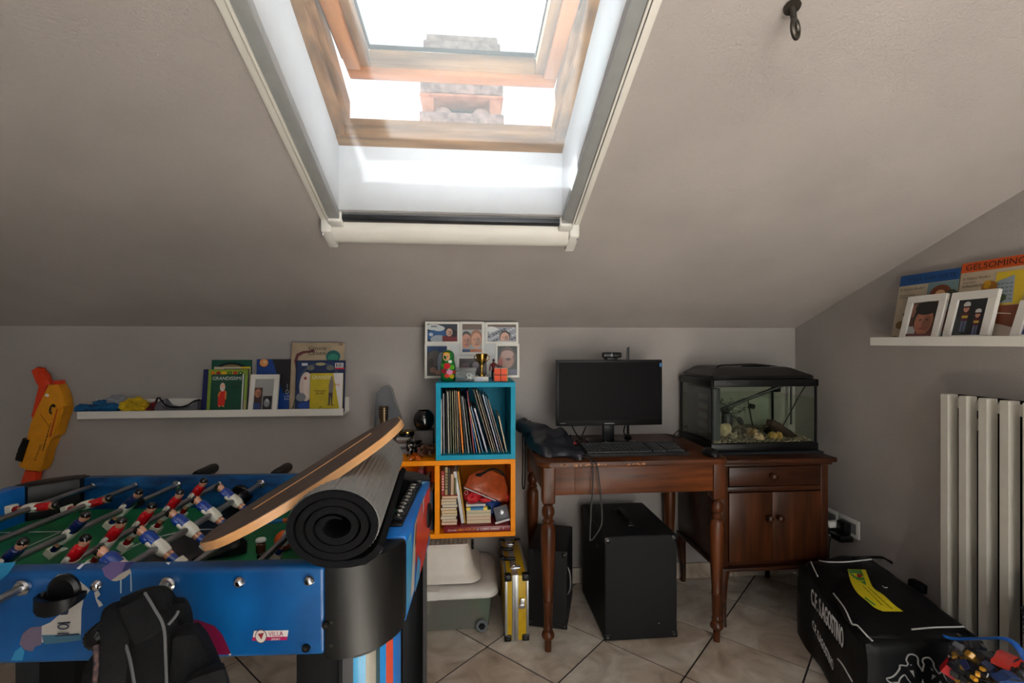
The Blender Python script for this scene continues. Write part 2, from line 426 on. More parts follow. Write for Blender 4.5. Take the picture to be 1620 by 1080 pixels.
def skylight(name, hole, sash_pts):
    x0, x1, y0, y1 = hole
    w = thing(name, None, None, (0, 0, 0)); w['kind'] = 'structure'
    for a, b in ((x0, x0 + .034), (x1 - .034, x1)):
        o = part('side_frame', slab(NB(), a, b, y0, y1, .205, .30, .004), PINE, w)
        part('frame_step', slab(NB(), *( (a + .033, a + .05) if a == x0 else (b - .05, b - .033)), y0, y1 - .05, .235, .30, .003), PINE, o)
    o = part('bottom_frame', slab(NB(), x0 + .002, x1 - .002, y1 - .042, y1 + .01, .20, .224, .004), PINEX, w)
    part('frame_step', slab(NB(), x0 + .03, x1 - .03, y1 - .052, y1 + .01, .223, .250, .004), PINEX, o)
    part('top_frame', slab(NB(), x0 + .002, x1 - .002, y0 - .01, y0 + .05, .20, .30, .004), PINEX, w)
    (sx0, sx1, ya, za, yb, zb) = sash_pts                  # sash from its lower end (ya, za) to its upper end (yb, zb)
    d = Vector((0, yb - ya, zb - za)); L = d.length; M = frame3((sx0, ya, za), (1, 0, 0), d); M2 = M
    W = sx1 - sx0; sw = .044; up = -1 if (Vector((1, 0, 0)).cross(d)).z < 0 else 1
    def sb(xa, xb, ya_, yb_, z0, z1, bev): return box(NB(), xa, xb, ya_, yb_, min(up * z0, up * z1), max(up * z0, up * z1), bev, 2, M2)
    sash = part('sash', sb(0, W, 0, sw, 0, .058, .003), OAKX, w)
    part('sash_stile', sb(0, sw - .004, sw, L - sw, 0, .058, .003), OAKY, sash); part('sash_stile', sb(W - sw + .004, W, sw, L - sw, 0, .058, .003), OAKY, sash)
    part('sash_rail', sb(0, W, L - sw, L, 0, .058, .003), OAKX, sash)
    part('glazing_bead', sb(sw - .004, sw + .022, sw, L - sw, .012, .052, .004), PINE, sash); part('glazing_bead', sb(W - sw - .022, W - sw + .004, sw, L - sw, .012, .052, .004), PINE, sash)
    part('glazing_bead', sb(sw + .022, W - sw - .022, sw - .004, sw + .022, .012, .052, .004), PINEX, sash)
    g = NB()
    for q in (sb(sw + .02, W - sw - .02, sw + .02, sw + .025, .051, .062, 0), sb(sw + .02, sw + .025, sw + .02, L - sw, .051, .062, 0), sb(W - sw - .025, W - sw - .02, sw + .02, L - sw, .051, .062, 0)): join(g, q)
    part('rubber_gasket', g, BLACKM, sash)
    g = sb(.004, W - .004, -.006, .004, .004, .05, .001); join(g, sb(-.010, .002, .06, L - .06, .02, .066, .002)); join(g, sb(W - .002, W + .010, .06, L - .06, .02, .066, .002))
    part('metal_flashing', g, BLACKM, sash)
    part('pane', sb(sw + .01, W - sw - .01, sw + .01, L - sw - .01, .054, .060, 0), GLASS, sash)
    return w
skylight('window_1', H1, (-.346, .2586, 1.453, 2.020, .80, 2.06))
skylight('added_rear_window', H2, (H2[0] + .05, H2[1] - .05, H2[3] - .09, cz(H2[3] - .09) + .29, H2[2] + .09, cz(H2[2] + .09) + .29))  # added skylight behind the camera, never in view

# unseen outer covering, added dark so less sun bounces onto the chimney
ROOFT = mat('dark_clay_roof', (66, 44, 36), .9, var=.2, scale=12)
b = NB(); XO = XR + .5
for x0, x1, y0, y1 in ((XL - .3, XO, YF - .2, H2[2]), (XL - .3, H2[0], H2[2], H2[3]), (H2[1], XO, H2[2], H2[3]), (XL - .3, XO, H2[3], H1[2]), (XL - .3, H1[0], H1[2], H1[3]), (H1[1], XO, H1[2], H1[3]), (XL - .3, XO, H1[3] + .012, 4.2)): slab(b, x0, x1, y0, y1, .202, .225)
struct('added_roof', b, ROOFT)

# insect screen with its rails and roller box on the ceiling
NET = glassy('insect_net', (255, 255, 255), 0.02, .6, (236, 240, 243), .12, .004)
RAILG = mat('grey_rail', (150, 152, 152), .45, var=.04)
scr = thing('insect_screen', 'white framed roll-up insect screen covering the skylight opening', 'insect screen', (-.055, 1.1, cz(1.1)))
part('net', slab(NB(), H1[0] + .002, H1[1] - .002, H1[2], H1[3] + .01, -.0085, -.0075), NET, scr)
for s, x in ((-1, H1[0]), (1, H1[1])):
    def rr(a, b): return (x + s * a, x + s * b) if s > 0 else (x + s * b, x + s * a)
    r = part('side_rail', slab(NB(), *rr(.044, .062), H1[2] - .1, 1.675, -.014, -.0005, .002), WHITE, scr)
    part('guide_channel', slab(NB(), *rr(-.004, .030), H1[2] - .1, 1.605, -.026, -.0005, .003), RAILG, r)
    part('guide_lip', slab(NB(), *rr(.030, .036), H1[2] - .1, 1.605, -.030, -.0005, .001), WHITE, r)
    part('guide_groove', slab(NB(), *rr(.036, .044), H1[2] - .1, 1.605, -.010, -.0005), BLACKM, r)
    c = part('end_cap', slab(NB(), *rr(.028, .062), 1.598, 1.692, -.052, -.0005, .006), WHITEP, scr)
    part('catch', slab(NB(), *rr(-.010, .032), 1.572, 1.606, -.034, -.0005, .004), WHITEP, c)
    part('screw', cyl(NB(), (x + s * .058, 1.612, cz(1.612) - .050), (x + s * .058, 1.612, cz(1.612) - .058), .004, n=10), STEEL, c)
rg = []
for x in (H1[0] - .030, H1[1] + .030):
    rg.append([(x, 1.645 + .045 * math.cos(a), cz(1.645 + .045 * math.cos(a)) - .0005 - .052 * max(0, math.sin(a)) ** .8) for a in (math.pi * k / 14 for k in range(15))])
part('roller_box', ringmesh(NB(), rg), WHITE, scr)
part('pull_bar', slab(NB(), H1[0] + .008, H1[1] - .008, 1.578, 1.597, -.022, -.0005, .002), mat('dark_aluminium', (70, 72, 76), .4, .8), scr)

# chimney on the roof outside
CONC = mat('old_concrete', (104, 98, 96), .9, var=0, scale=22, bump=.6, bscale=80, rgb2=(150, 142, 138))
TERRA = mat('terracotta_render', (150, 112, 90), .85, var=0, scale=16, rgb2=(176, 138, 112), bump=.3, bscale=60)
ch = thing('chimney', 'grey concrete chimney with stacked slabs seen through the skylight', 'chimney', (.0, 2.9, cz(2.9) + .22))
YC = 2.70
xl = PY(664, 180, YC).x; xr = PY(796, 180, YC).x; xm = (xl + xr) / 2; D = xr - xl
def zc(py): return PY(730, py, YC).z
part('stack', box(NB(), xl + .05, xr - .05, YC + .05, YC + D - .05, 1.40, zc(205), .004), TERRA, ch)
def tier(z0, z1, m, ex): part('slab', box(NB(), xl - ex, xr + ex, YC - ex, YC + D + ex, z0, z1, .010), m, ch)
tier(zc(206), zc(197), TERRA, .0); tier(zc(197), zc(178), CONC, .004)
for sx in (xl + .012, xr - .075):
    p = part('corner_post', box(NB(), sx, sx + .063, YC + .02, YC + .09, zc(178), zc(152), .004), TERRA, ch)
    part('corner_post', box(NB(), sx, sx + .063, YC + D - .09, YC + D - .02, zc(178), zc(152), .004), TERRA, ch)
for sx, s in ((xl + .09, 1), (xr - .09, -1)):
    part('flue_cone', lathe(NB(), [(.085, zc(177)), (.045, zc(160)), (.04, zc(158))], 16, Matrix.Translation((sx + s * .03, YC + .13, 0))), mat('pale_mortar', (200, 196, 190), .8, var=.08), ch)
part('flue', box(NB(), xm - .11, xm + .11, YC + .16, YC + D - .1, zc(178), zc(152), 0), mat('dark_flue', (40, 36, 34), .9), ch)  # dark block fills the opening between the corner posts
tier(zc(153), zc(148), TERRA, .002); tier(zc(148), zc(128), CONC, .0)
tier(zc(128), zc(95), TERRA, -.05); tier(zc(96), zc(62), CONC, -.015); tier(zc(62), zc(50), CONC, -.03)

# eye bolt screwed into the ceiling
eb = PZ(1253, 10, cz(.911)); eb.z = cz(eb.y)
h = thing('ceiling_hook', 'small dark metal eye bolt screwed into the sloping ceiling', 'hook', eb)
DM = mat('dark_metal', (88, 84, 78), .4, .9, var=.1)
part('plate', lathe(NB(), [(.016, -.004), (.016, 0), (.013, .002)], 18, Matrix.Translation(eb + Vector((0, 0, -.002))) @ Matrix.Rotation(-math.atan(SL), 4, 'X')), DM, h)
part('shank', cyl(NB(), eb, eb + Vector((.004, 0, -.028)), .006, n=12), DM, h)
c = eb + Vector((.007, 0, -.046)); 
part('ring', tube(NB(), [c + Vector((.013 * math.cos(a), .010 * math.cos(a), .017 * math.sin(a))) for a in (2 * math.pi * k / 24 for k in range(25))], .0048, 8), DM, h)

# ================================================================== TABLE FOOTBALL
TC = CW(-.877, 1.272, 0.); TRZ = -PSI + math.radians(2.6)
TM = Matrix.Translation(TC) @ Matrix.Rotation(TRZ, 4, 'Z')
def T(x, y, z): return TM @ Vector((x, y, z))
HL, HW, ZT, ZB, ZF = .63, .347, .81, .635, .708
CX, CY = .495, .217                       # where the black corners begin
BLUEV = mat('blue_printed_panel', (6, 68, 126), .32, var=0, scale=7, rgb2=(12, 90, 156), coat=.15)
BLUED = mat('dark_blue_crowd_print', (6, 44, 92), .4, var=0, scale=28, rgb2=(20, 98, 160), stretch=(.35, 1, 1), fac=(.38, .66))
BLUEL = mat('bright_blue_panel', (14, 104, 190), .35, var=0, scale=6, rgb2=(24, 124, 214))
GREENF = mat('green_pitch', (18, 104, 58), .5, var=0, scale=9, rgb2=(30, 128, 76))
tb = thing('foosball_table', 'blue table football game with black rounded corners and red and blue players', 'foosball table', M=TM)
def tp(name, bm, m, parent=tb, **k): return part(name, bm, m, parent, local=True, **k)
body = tp('near_side_panel', box(NB(), -CX, CX, -HW, -HW + .045, ZB, ZT, .010, 3), BLUEV)
tp('far_side_panel', box(NB(), -CX, CX, HW - .030, HW, ZB, ZT, .002), BLUED)
endL = tp('end_panel', box(NB(), -HL, -HL + .045, -CY, CY, ZB, ZT + .006, .003), BLUEL)
endR = tp('end_panel', box(NB(), HL - .050, HL, -CY, CY, ZB - .012, ZT + .006, .006), BLUEL)
BLACKC = mat('moulded_black_plastic', (13, 13, 14), .34, var=.08, spec=.4, bump=.05, bscale=500)
for sx in (-1, 1):
    for sy in (-1, 1):
        r = HL - CX; ry = HW - CY
        poly = [(sx * (CX + r * math.sin(a)), sy * (CY + ry * math.cos(a))) for a in (math.pi / 2 * k / 12 for k in range(13))]
        poly += [(sx * (HL - .052), sy * CY), (sx * CX, sy * (HW - .047))]
        if sx * sy < 0: poly = poly[::-1]
        c = tp('corner_cap', prism(NB(), poly, ZB - .010, ZT + .004, bev=.010), BLACKC)
        if sy < 0 and sx > 0:
            for x, z in ((CX + .012, .70), (CX + .012, .655)):
                tp('screw', cyl(NB(), (x, -HW - .001, z), (x, -HW + .004, z), .0035, n=10), DM, c)
pitch = tp('pitch', box(NB(), -HL + .045, HL - .05, -HW + .045, HW - .030, ZF - .012, ZF), GREENF)
tp('cabinet_floor', box(NB(), -HL + .055, HL - .055, -HW + .05, HW - .05, ZB - .004, ZB + .008), BLACKM)
WLINE = (226, 232, 226)
def arc(cx, cy, r0, r1, a0, a1, n=24):
    A = [math.radians(a0 + (a1 - a0) * k / n) for k in range(n + 1)]
    return [(cx + r1 * math.cos(a), cy + r1 * math.sin(a)) for a in A] + [(cx + r0 * math.cos(a), cy + r0 * math.sin(a)) for a in A[::-1]]
def rect(x0, y0, x1, y1): return [(x0, y0), (x1, y0), (x1, y1), (x0, y1)]
pl = NB(); lay = pl.faces.layers.float_vector.new('pc'); k = 0
for c, pts in [((15, 17, 20), rect(-.065, -.29, .085, .31)), (WLINE, arc(0, 0, .124, .131, 0, 359.9, 40)), (WLINE, arc(-.30, 0, 0, .016, 0, 359, 14)), (WLINE, arc(.30, 0, 0, .016, 0, 359, 14))] + \
        [(WLINE, rect(min(s * .40, s * .406), -.12, max(s * .40, s * .406), .12)) for s in (-1, 1)] + \
        [(WLINE, rect(min(s * .40, s * .575), y, max(s * .40, s * .575), y + .006)) for s in (-1, 1) for y in (-.126, .12)]:
    k += 1; f = pl.faces.new([pl.verts.new((x, y, ZF + .0004 * k)) for x, y in pts]); f[lay] = Vector(lin(c)[:3])
tp('pitch_markings', pl, INK, pitch)
# legs: black inner box and a printed curved outer shell
for sx in (-1, 1):
    for sy in (-1, 1):
        xa, xb = sorted((sx * .428, sx * .528)); ya, yb = sorted((sy * (HW - .03), sy * (HW - .15)))
        leg = tp('leg', box(NB(), xa, xb, ya, yb, 0, ZB - .002, .002), BLACKM)
        rr = []
        for q in (0., ZB - .010):
            ring = [(sx * (.527 + .092 * math.sin(a)), sy * (CY + .005 + .118 * math.cos(a)), q) for a in (math.pi / 2 * k / 10 for k in range(11))]
            ring += [(x - sx * .010, y - sy * .010, z) for x, y, z in ring[::-1]]; rr.append(ring)
        tp('leg_shell', ringmesh(NB(), rr), mat('grey_leg_edge', (62, 62, 64), .45), leg)
        if sx > 0 and sy < 0:
            g = NB(); lay = g.faces.layers.float_vector.new('pc')
            bands = [(.14, .30, (30, 140, 190)), (.30, .44, (120, 116, 104)), (.44, .50, (26, 60, 70)), (.50, .60, (20, 120, 190)), (.60, .74, (196, 70, 48)), (.74, 1., (10, 108, 190))]
            for a0, a1, c in bands:
                n = 5
                for i in range(n):
                    u0 = (a0 + (a1 - a0) * i / n) * math.pi / 2; u1 = (a0 + (a1 - a0) * (i + 1) / n) * math.pi / 2
                    w = [(.527 + .0926 * math.sin(u), -(CY + .005 + .1186 * math.cos(u)), z) for u, z in ((u0, 0.01), (u1, 0.01), (u1, ZB - .012), (u0, ZB - .012))]
                    f = g.faces.new([g.verts.new(p) for p in w]); f[lay] = Vector(lin(c)[:3])
            tp('leg_print', g, INK, leg, ang=60)
# prints on the near side panel, the right end and the top of the right end
n_near = (TM.to_3x3() @ Vector((0, -1, 0))); p_near = T(0, -HW - .0002, .7)
GREYP = (176, 170, 164)
decal('figure_print', body, p_near, n_near, [(GREYP, [(84, 916), (92, 908), (104, 907), (118, 913), (134, 925), (143, 933), (133, 945), (129, 965), (128, 1008), (86, 1012), (66, 1016), (66, 990), (80, 984), (90, 975), (98, 970), (92, 950), (86, 935)]), ((58, 98, 120), [(66, 1004), (128, 1003), (128, 1012), (100, 1016), (70, 1019)]), ((104, 92, 112), [(66, 990), (48, 992), (36, 1002), (31, 1018), (40, 1028), (52, 1030), (56, 1022), (66, 1019)]), ((44, 128, 176), [(34, 1022), (24, 1030), (18, 1044), (36, 1044), (40, 1030)]), ((24, 40, 66), [(88, 1004), (126, 1001), (126, 1003.5), (88, 1006)]), ((24, 34, 54), [(92, 984), (112, 982.5), (112, 985), (92, 986)]), ((24, 40, 70), [(96, 965), (110, 964), (108, 971), (97, 972)])], INK, .0002)
decal('shin_print', body, p_near, n_near, [((112, 96, 146), [(161, 899), (176, 888.5), (214, 888), (197, 903), (186, 912), (176, 918), (166, 911)]), ((190, 182, 170), [(176, 918), (190, 908), (206, 899), (208, 905), (196, 915), (184, 919)]), ((50, 58, 112), [(200, 889), (214, 888), (203, 901), (193, 904)])], INK, .0002)
decal('streak_print', body, p_near, n_near, [((170, 190, 205), [(190, 914), (192.5, 914), (192.5, 938), (190, 938)])], INK, .0002)
decal('streak_print', body, p_near, n_near, [((170, 190, 205), [(206, 905), (208, 905), (209, 934), (206.5, 936)])], INK, .0002)
decal('lettering_print', body, p_near, n_near, [(GREYP, [(149, 937), (155, 933), (159, 940), (153, 946), (160, 952), (163, 957), (157, 960), (152, 949)])], INK, .0002)
decal('swoosh_print', body, p_near, n_near, [((196, 200, 206), [(121, 899), (130, 891), (146, 888.5), (134, 892), (126, 900)])], INK, .0002)
decal('corner_print', body, p_near, n_near, [((30, 124, 170), [(0, 890), (26, 889), (12, 908), (0, 918)])], INK, .0002)
decal('magenta_print', body, p_near, n_near, [((120, 20, 62), [(300, 980), (312, 980), (340, 990), (352, 1004), (362, 1026), (366, 1035), (318, 1036), (300, 1010)]), ((196, 190, 184), [(362, 1034), (366, 1033), (366, 1036), (362, 1037)])], INK, .0002)
decal('paint_chip', body, p_near, n_near, [((212, 212, 210), [(262, 889.5), (270, 889), (267, 893.5)])], INK, .0002)
tm = frame3(HIT(103.5, 992, p_near, n_near) + n_near * .005, TM.to_3x3() @ Vector((1, 0, 0)), (0, 0, 1))
text('10', tm @ Matrix.Rotation(math.pi / 2, 4, 'Z'), .020, .022, mat('navy_ink', (24, 34, 56), .5), body, thick=.02)
st = decal('sticker', tb, p_near, n_near, [((206, 200, 196), [(402, 997.5), (456.5, 996.5), (454, 1012), (399, 1013)]), ((160, 30, 84), [(400, 1007.5), (455, 1006.5), (454, 1012), (399, 1013)]), ((96, 60, 80), ('e', 413, 1006, 9.5, 11)), ((202, 196, 186), ('e', 413, 1006, 8.2, 9.6)), ((130, 40, 50), [(408, 1002), (418, 1000), (414, 1011)])], INK, .0002)
MAG = mat('magenta_ink', (150, 24, 84), .5); OFFW = mat('off_white_ink', (226, 222, 214), .5)
tx = TM.to_3x3() @ Vector((1, 0, 0))
text('VILLA', frame3(HIT(437, 1001.6, p_near, n_near) + n_near * .0016, tx, (0, 0, 1)), .0285, .0085, MAG, st, thick=.02)
text('SPORT', frame3(HIT(437, 1010, p_near, n_near) + n_near * .0016, tx, (0, 0, 1)), .0170, .0040, OFFW, st, thick=.02)
for px, py in ((516.5, 988.5), (484.5, 1024.5), (312, 991)):
    c = HIT(px, py, p_near, n_near); b_ = part('bolt', cyl(NB(), c, c + n_near * .004, .0085, .0075, 18), BLACKP, tb)
    part('bolt_socket', cyl(NB(), c + n_near * .0035, c + n_near * .005, .0035, n=8), DM, b_)
n_end = (TM.to_3x3() @ Vector((1, 0, 0))); p_end = T(HL + .0002, 0, .7)
def ee(y, z): return T(HL + .0004, y, z)
e = NB(); lay = e.faces.layers.float_vector.new('pc')
for i, (c, pts) in enumerate([((196, 36, 28), [(-.10, .795), (.02, .808), (.21, .80), (.21, .66), (.09, .628), (-.06, .628)]), ((44, 150, 200), [(-.215, .80), (-.15, .80), (-.12, .72), (-.10, .64), (-.215, .64)]),
        ((190, 176, 160), [(-.16, .64), (-.125, .74), (-.095, .792), (-.06, .80), (-.085, .72), (-.11, .64)]), ((52, 46, 44), [(-.10, .74), (-.085, .785), (-.062, .795), (-.075, .74)]),
        ((30, 140, 200), [(-.10, .628), (-.05, .70), (.0, .66), (-.02, .628)]), ((214, 208, 200), [(.04, .812), (.07, .814), (.06, .78), (.05, .77)])]):
    f = e.faces.new([e.verts.new((HL + .0003 * (i + 2), y, z)) for y, z in pts]); f[lay] = Vector(lin(c)[:3])
tp('end_print', e, INK, endR)
e = NB(); lay = e.faces.layers.float_vector.new('pc')
for i, (c, pts) in enumerate([((120, 186, 226), [(HL - .045, .205), (HL - .005, .20), (HL - .02, .17), (HL - .03, .18), (HL - .045, .165)]), ((210, 220, 224), [(HL - .04, .20), (HL - .02, .198), (HL - .03, .185)])]):
    f = e.faces.new([e.verts.new((x, y, ZT + .0062 + .0003 * i)) for x, y in pts]); f[lay] = Vector(lin(c)[:3])
tp('end_top_print', e, INK, endR)
tp('ball_cup', lathe(NB(), [(.036, 0), (.036, .006), (.028, .010), (.022, .012), (.002, .004)], 20, Matrix.Translation((HL, .165, .725)) @ Matrix.Rotation(math.pi / 2, 4, 'Y')), BLACKP)
# score strip on the right end
sc0 = tp('score_strip', box(NB(), HL - .048, HL - .018, -.165, .170, ZT + .006, ZT + .013, .002), BLACKP)
for i, ch_ in enumerate('123456789'):
    y = -.100 + i * .0275
    tp('score_tile', box(NB(), HL - .046, HL - .021, y - .0125, y + .0125, ZT + .013, ZT + .022, .0015), BLACKP, sc0)
    text(ch_, Matrix.Translation((HL - .0335, y, ZT + .0222)) @ Matrix.Rotation(math.radians(24), 4, 'Z'), .010, .019, OFFW, sc0, local=True, thick=.02, bold=.02)
tp('score_marker', box(NB(), HL - .045, HL - .022, -.145, -.122, ZT + .013, ZT + .023, .002), BLACKP, sc0)
text('J', Matrix.Translation((HL - .0335, -.1335, ZT + .0232)) @ Matrix.Rotation(math.radians(24), 4, 'Z'), .008, .017, OFFW, sc0, local=True, thick=.02)
tp('score_knob', box(NB(), HL - .048, HL - .018, .150, .172, ZT + .012, ZT + .028, .003), BLACKP, sc0)
# ball feeders in the middle of both long sides
def feeder(px, py, side):
    if side < 0: c = TM.inverted() @ HIT(px, py, p_near, n_near)
    else: c = Vector((.0, HW - .031, .752))
    f = tp('ball_feeder', lathe(NB(), [(.030, -.002), (.030, .006), (.024, .011), (.008, .012)], 22, Matrix.Translation(c) @ Matrix.Rotation(math.pi / 2 , 4, 'X')), BLACKP)
    rings = []
    for k in range(9):
        a = math.pi * k / 8; x = -.040 * math.cos(a)
        dpt = .014 + .030 * math.sin(a)
        rings.append([c + Vector((x, -.001, -.008 - .022 * math.sin(a))), c + Vector((x, -dpt, -.010 - .020 * math.sin(a))), c + Vector((x, -dpt, -.002)), c + Vector((x, -dpt + .006, -.002)), c + Vector((x, -.008, -.016 * math.sin(a) - .004)), c + Vector((x, -.001, -.002))])
    tp('feeder_scoop', ringmesh(NB(), rings), BLACKP, f)
feeder(104, 932, -1); feeder(0, 0, 1)
# rods with players
def player_mesh(shirt, sock):
    b = NB(); A = [(0, 0)]
    lathe(b, [(.004, -.006), (.0075, -.004), (.0095, .004), (.009, .010), (.005, .014)], 12, Matrix.Translation((0, 0, .046)) , col=(196, 140, 112))
    ball(b, (0, .0015, .055), (.0102, .0105, .0085), 2, col=(18, 16, 16))
    def ring(w, d, z): return [(w * math.copysign(abs(math.cos(a)) ** .7, math.cos(a)), d * math.copysign(abs(math.sin(a)) ** .7, math.sin(a)), z) for a in (2 * math.pi * k / 14 for k in range(14))]
    ringmesh(b, [ring(.005, .005, .043), ring(.013, .0085, .040), ring(.0155, .010, .032), ring(.014, .010, .018), ring(.013, .010, .010)], col=shirt)
    for s in (-1, 1): ball(b, (s * .0155, 0, .030), (.0045, .006, .011), 1, col=shirt); ball(b, (s * .0165, 0, .016), (.004, .0048, .008), 1, col=(224, 220, 208))
    ringmesh(b, [ring(.0135, .011, .012), ring(.0145, .0118, .004), ring(.0145, .0115, -.010), ring(.0125, .009, -.020)], col=(222, 218, 204))
    for s in (-1, 1): ringmesh(b, [[(x * .42 + s * .0062, y * .62, z) for x, y, z in ring(.0125, .009, zz)] for zz in (-.018, -.030)], col=(200, 142, 110))
    ringmesh(b, [ring(.0110, .0062, -.029), ring(.0100, .0062, -.040), ring(.0105, .0068, -.045)], col=sock)
    box(b, -.0115, .0115, -.011, .011, -.062, -.044, .002, 1, col=(226, 222, 206))
    me = tomesh('player', b, 40); me.materials.append(TOY); return me
RED = player_mesh((190, 16, 26), (150, 16, 24)); BLU = player_mesh((20, 62, 150), (22, 62, 140)); NAVY = player_mesh((16, 32, 84), (16, 32, 84))
handle_b = NB(); hp = [(.012, 0), (.0165, .004), (.0175, .02), (.0165, .06), (.0175, .10), (.0155, .116), (.008, .12)]
rings = [[(r * (1 + (.07 if k % 2 else -.03)) * math.cos(2 * math.pi * k / 28), z, r * (1 + (.07 if k % 2 else -.03)) * math.sin(2 * math.pi * k / 28)) for k in range(28)] for r, z in hp]
ringmesh(handle_b, rings); HANDLE = tomesh('handle', handle_b, 20); HANDLE.materials.append(BLACKP)
bb = lathe(NB(), [(.008, 0), (.014, .001), (.015, .008), (.012, .012), (.008, .013)], 18, Matrix.Rotation(math.pi / 2, 4, 'X')); BUMP = tomesh('bumper', bb); BUMP.materials.append(CHROME)
cb = lathe(NB(), [(.0085, 0), (.0105, .001), (.0105, .004), (.007, .010), (.003, .012)], 16, Matrix.Rotation(math.pi / 2, 4, 'X')); CAPM = tomesh('rod_cap', cb); CAPM.materials.append(CHROME)
bb = lathe(NB(), [(.0075, -.012), (.0125, -.012), (.0130, .012), (.0075, .012)], 14, Matrix.Rotation(math.pi / 2, 4, 'X')); RUB = tomesh('rubber_bumper', bb); RUB.materials.append(BLACKM)
ZR = .785
#        x offset, team, handle side, slide, player y, tilt (deg)
RODS = [(-.466, RED, -1, .0, [.111], 86), (-.333, RED, -1, .0, [.129, -.20], 76), (-.20, NAVY, 1, .0, [-.25, -.092, .086], 42), (-.067, RED, -1, .0, [-.25, -.15, -.05, .062, .172], 34),
        (.067, BLU, 1, .0, [-.285, -.175, -.067, .035, .148], -48), (.20, RED, -1, .0, [.0, .11, .235], 60), (.333, BLU, 1, .0, [-.12, .12], 30), (.466, BLU, 1, .0, [0.], 30)]
def lobj(name, me, parent, M):
    o = bpy.data.objects.new(name, me); COL.objects.link(o); o.parent = parent; o.matrix_basis = M; return o
for x, team, side, sl, ys, tilt in RODS:
    y0, y1 = (-HW - .075, HW - .018) if side < 0 else (-HW - .006, HW + .075)
    rod = tp('rod', cyl(NB(), (x, y0, ZR), (x, y1, ZR), .0078, n=14), STEEL)
    for y in ys: lobj('player', team, rod, Matrix.Translation((x, y, ZR)) @ Matrix.Rotation(math.radians(tilt), 4, 'Y') @ Matrix.Rotation(math.pi / 2, 4, 'Z') @ Matrix.Scale(1.1, 4))
    lobj('handle', HANDLE, rod, Matrix.Translation((x, side * (HW + .065), ZR)) @ (Matrix.Identity(4) if side > 0 else Matrix.Rotation(math.pi, 4, 'Z')))
    if side < 0: lobj('bumper', BUMP, rod, Matrix.Translation((x, -HW - .001, ZR))); lobj('rod_cap', CAPM, rod, Matrix.Translation((x, HW - .031, ZR)))
    else: lobj('rod_cap', CAPM, rod, Matrix.Translation((x, -HW - .001, ZR))); lobj('bumper', BUMP, rod, Matrix.Translation((x, HW - .031, ZR)))
    if team is not RED: lobj('rubber_bumper', RUB, rod, Matrix.Translation((x, max(ys) + .05, ZR)))

# ------------------------------------------------------------------ rolled mat and wooden board lying on the table
MATG = mat('ribbed_grey_foam', (128, 126, 124), .75, var=.06, scale=40, bump=.15, bscale=300)
MATB = mat('black_foam', (12, 12, 15), .9, spec=.2, var=.2, scale=60, bump=.3, bscale=500)
my = thing('exercise_mat', 'rolled grey ribbed exercise mat with black edges on the football table', 'mat', T(.512, -.08, ZT))
cxm, czm, RX, RZ_ = .518, ZT + .0815, .092, .073
def TT(x, y, z): return T(x - (y + .36) * .098, y, z)
pts = []; turns = 3.6; N_ = 130
for k in range(N_ + 1):
    a = -math.pi / 2 - 2 * math.pi * turns * (1 - k / N_); rr_ = .26 + .74 * k / N_
    pts.append((cxm + RX * rr_ * math.cos(a), czm + RZ_ * rr_ * math.sin(a)))
flap = [(cxm + .030, czm - RZ_ + .001), (cxm + .058, czm - RZ_ + .006), (cxm + .078, czm - RZ_ + .020), (cxm + .090, czm - RZ_ + .036)]
pts += flap; th = .0135
def matstrip(p, off, y0, y1, wave=0.):
    b = NB(); A = []; Bv = []
    for i, (x, z) in enumerate(p):
        dx = p[min(i + 1, len(p) - 1)][0] - p[max(i - 1, 0)][0]; dz = p[min(i + 1, len(p) - 1)][1] - p[max(i - 1, 0)][1]; l = math.hypot(dx, dz) or 1
        nx, nz = dz / l, -dx / l
        w = wave * (1 if (i % 2) else 0); fd = 1. if wave else min(1., (i + 1) / 12)
        A.append((x + nx * (off[1] + w) * fd, z + nz * (off[1] + w) * fd)); Bv.append((x + nx * off[0] * fd, z + nz * off[0] * fd))
    loop = A + Bv[::-1]
    ringmesh(b, [[TT(x, y0, z) for x, z in loop], [TT(x, y1, z) for x, z in loop]]); return b
part('mat_sheet', matstrip(pts, (-th * .6, th * .4), -.362, .218), MATB, my)
outer = []
for k in range(int(N_ * (1 - 1.0 / turns)), N_ + 1): outer.append(pts[k])
fine = []
for (x0, z0), (x1, z1) in zip((outer + flap)[:-1], (outer + flap)[1:]):
    for j in range(3): fine.append((x0 + (x1 - x0) * j / 3, z0 + (z1 - z0) * j / 3))
part('ribbed_face', matstrip(fine, (th * .4, th * .4 + .0012), -.352, .208, .0016), MATG, my, ang=15)

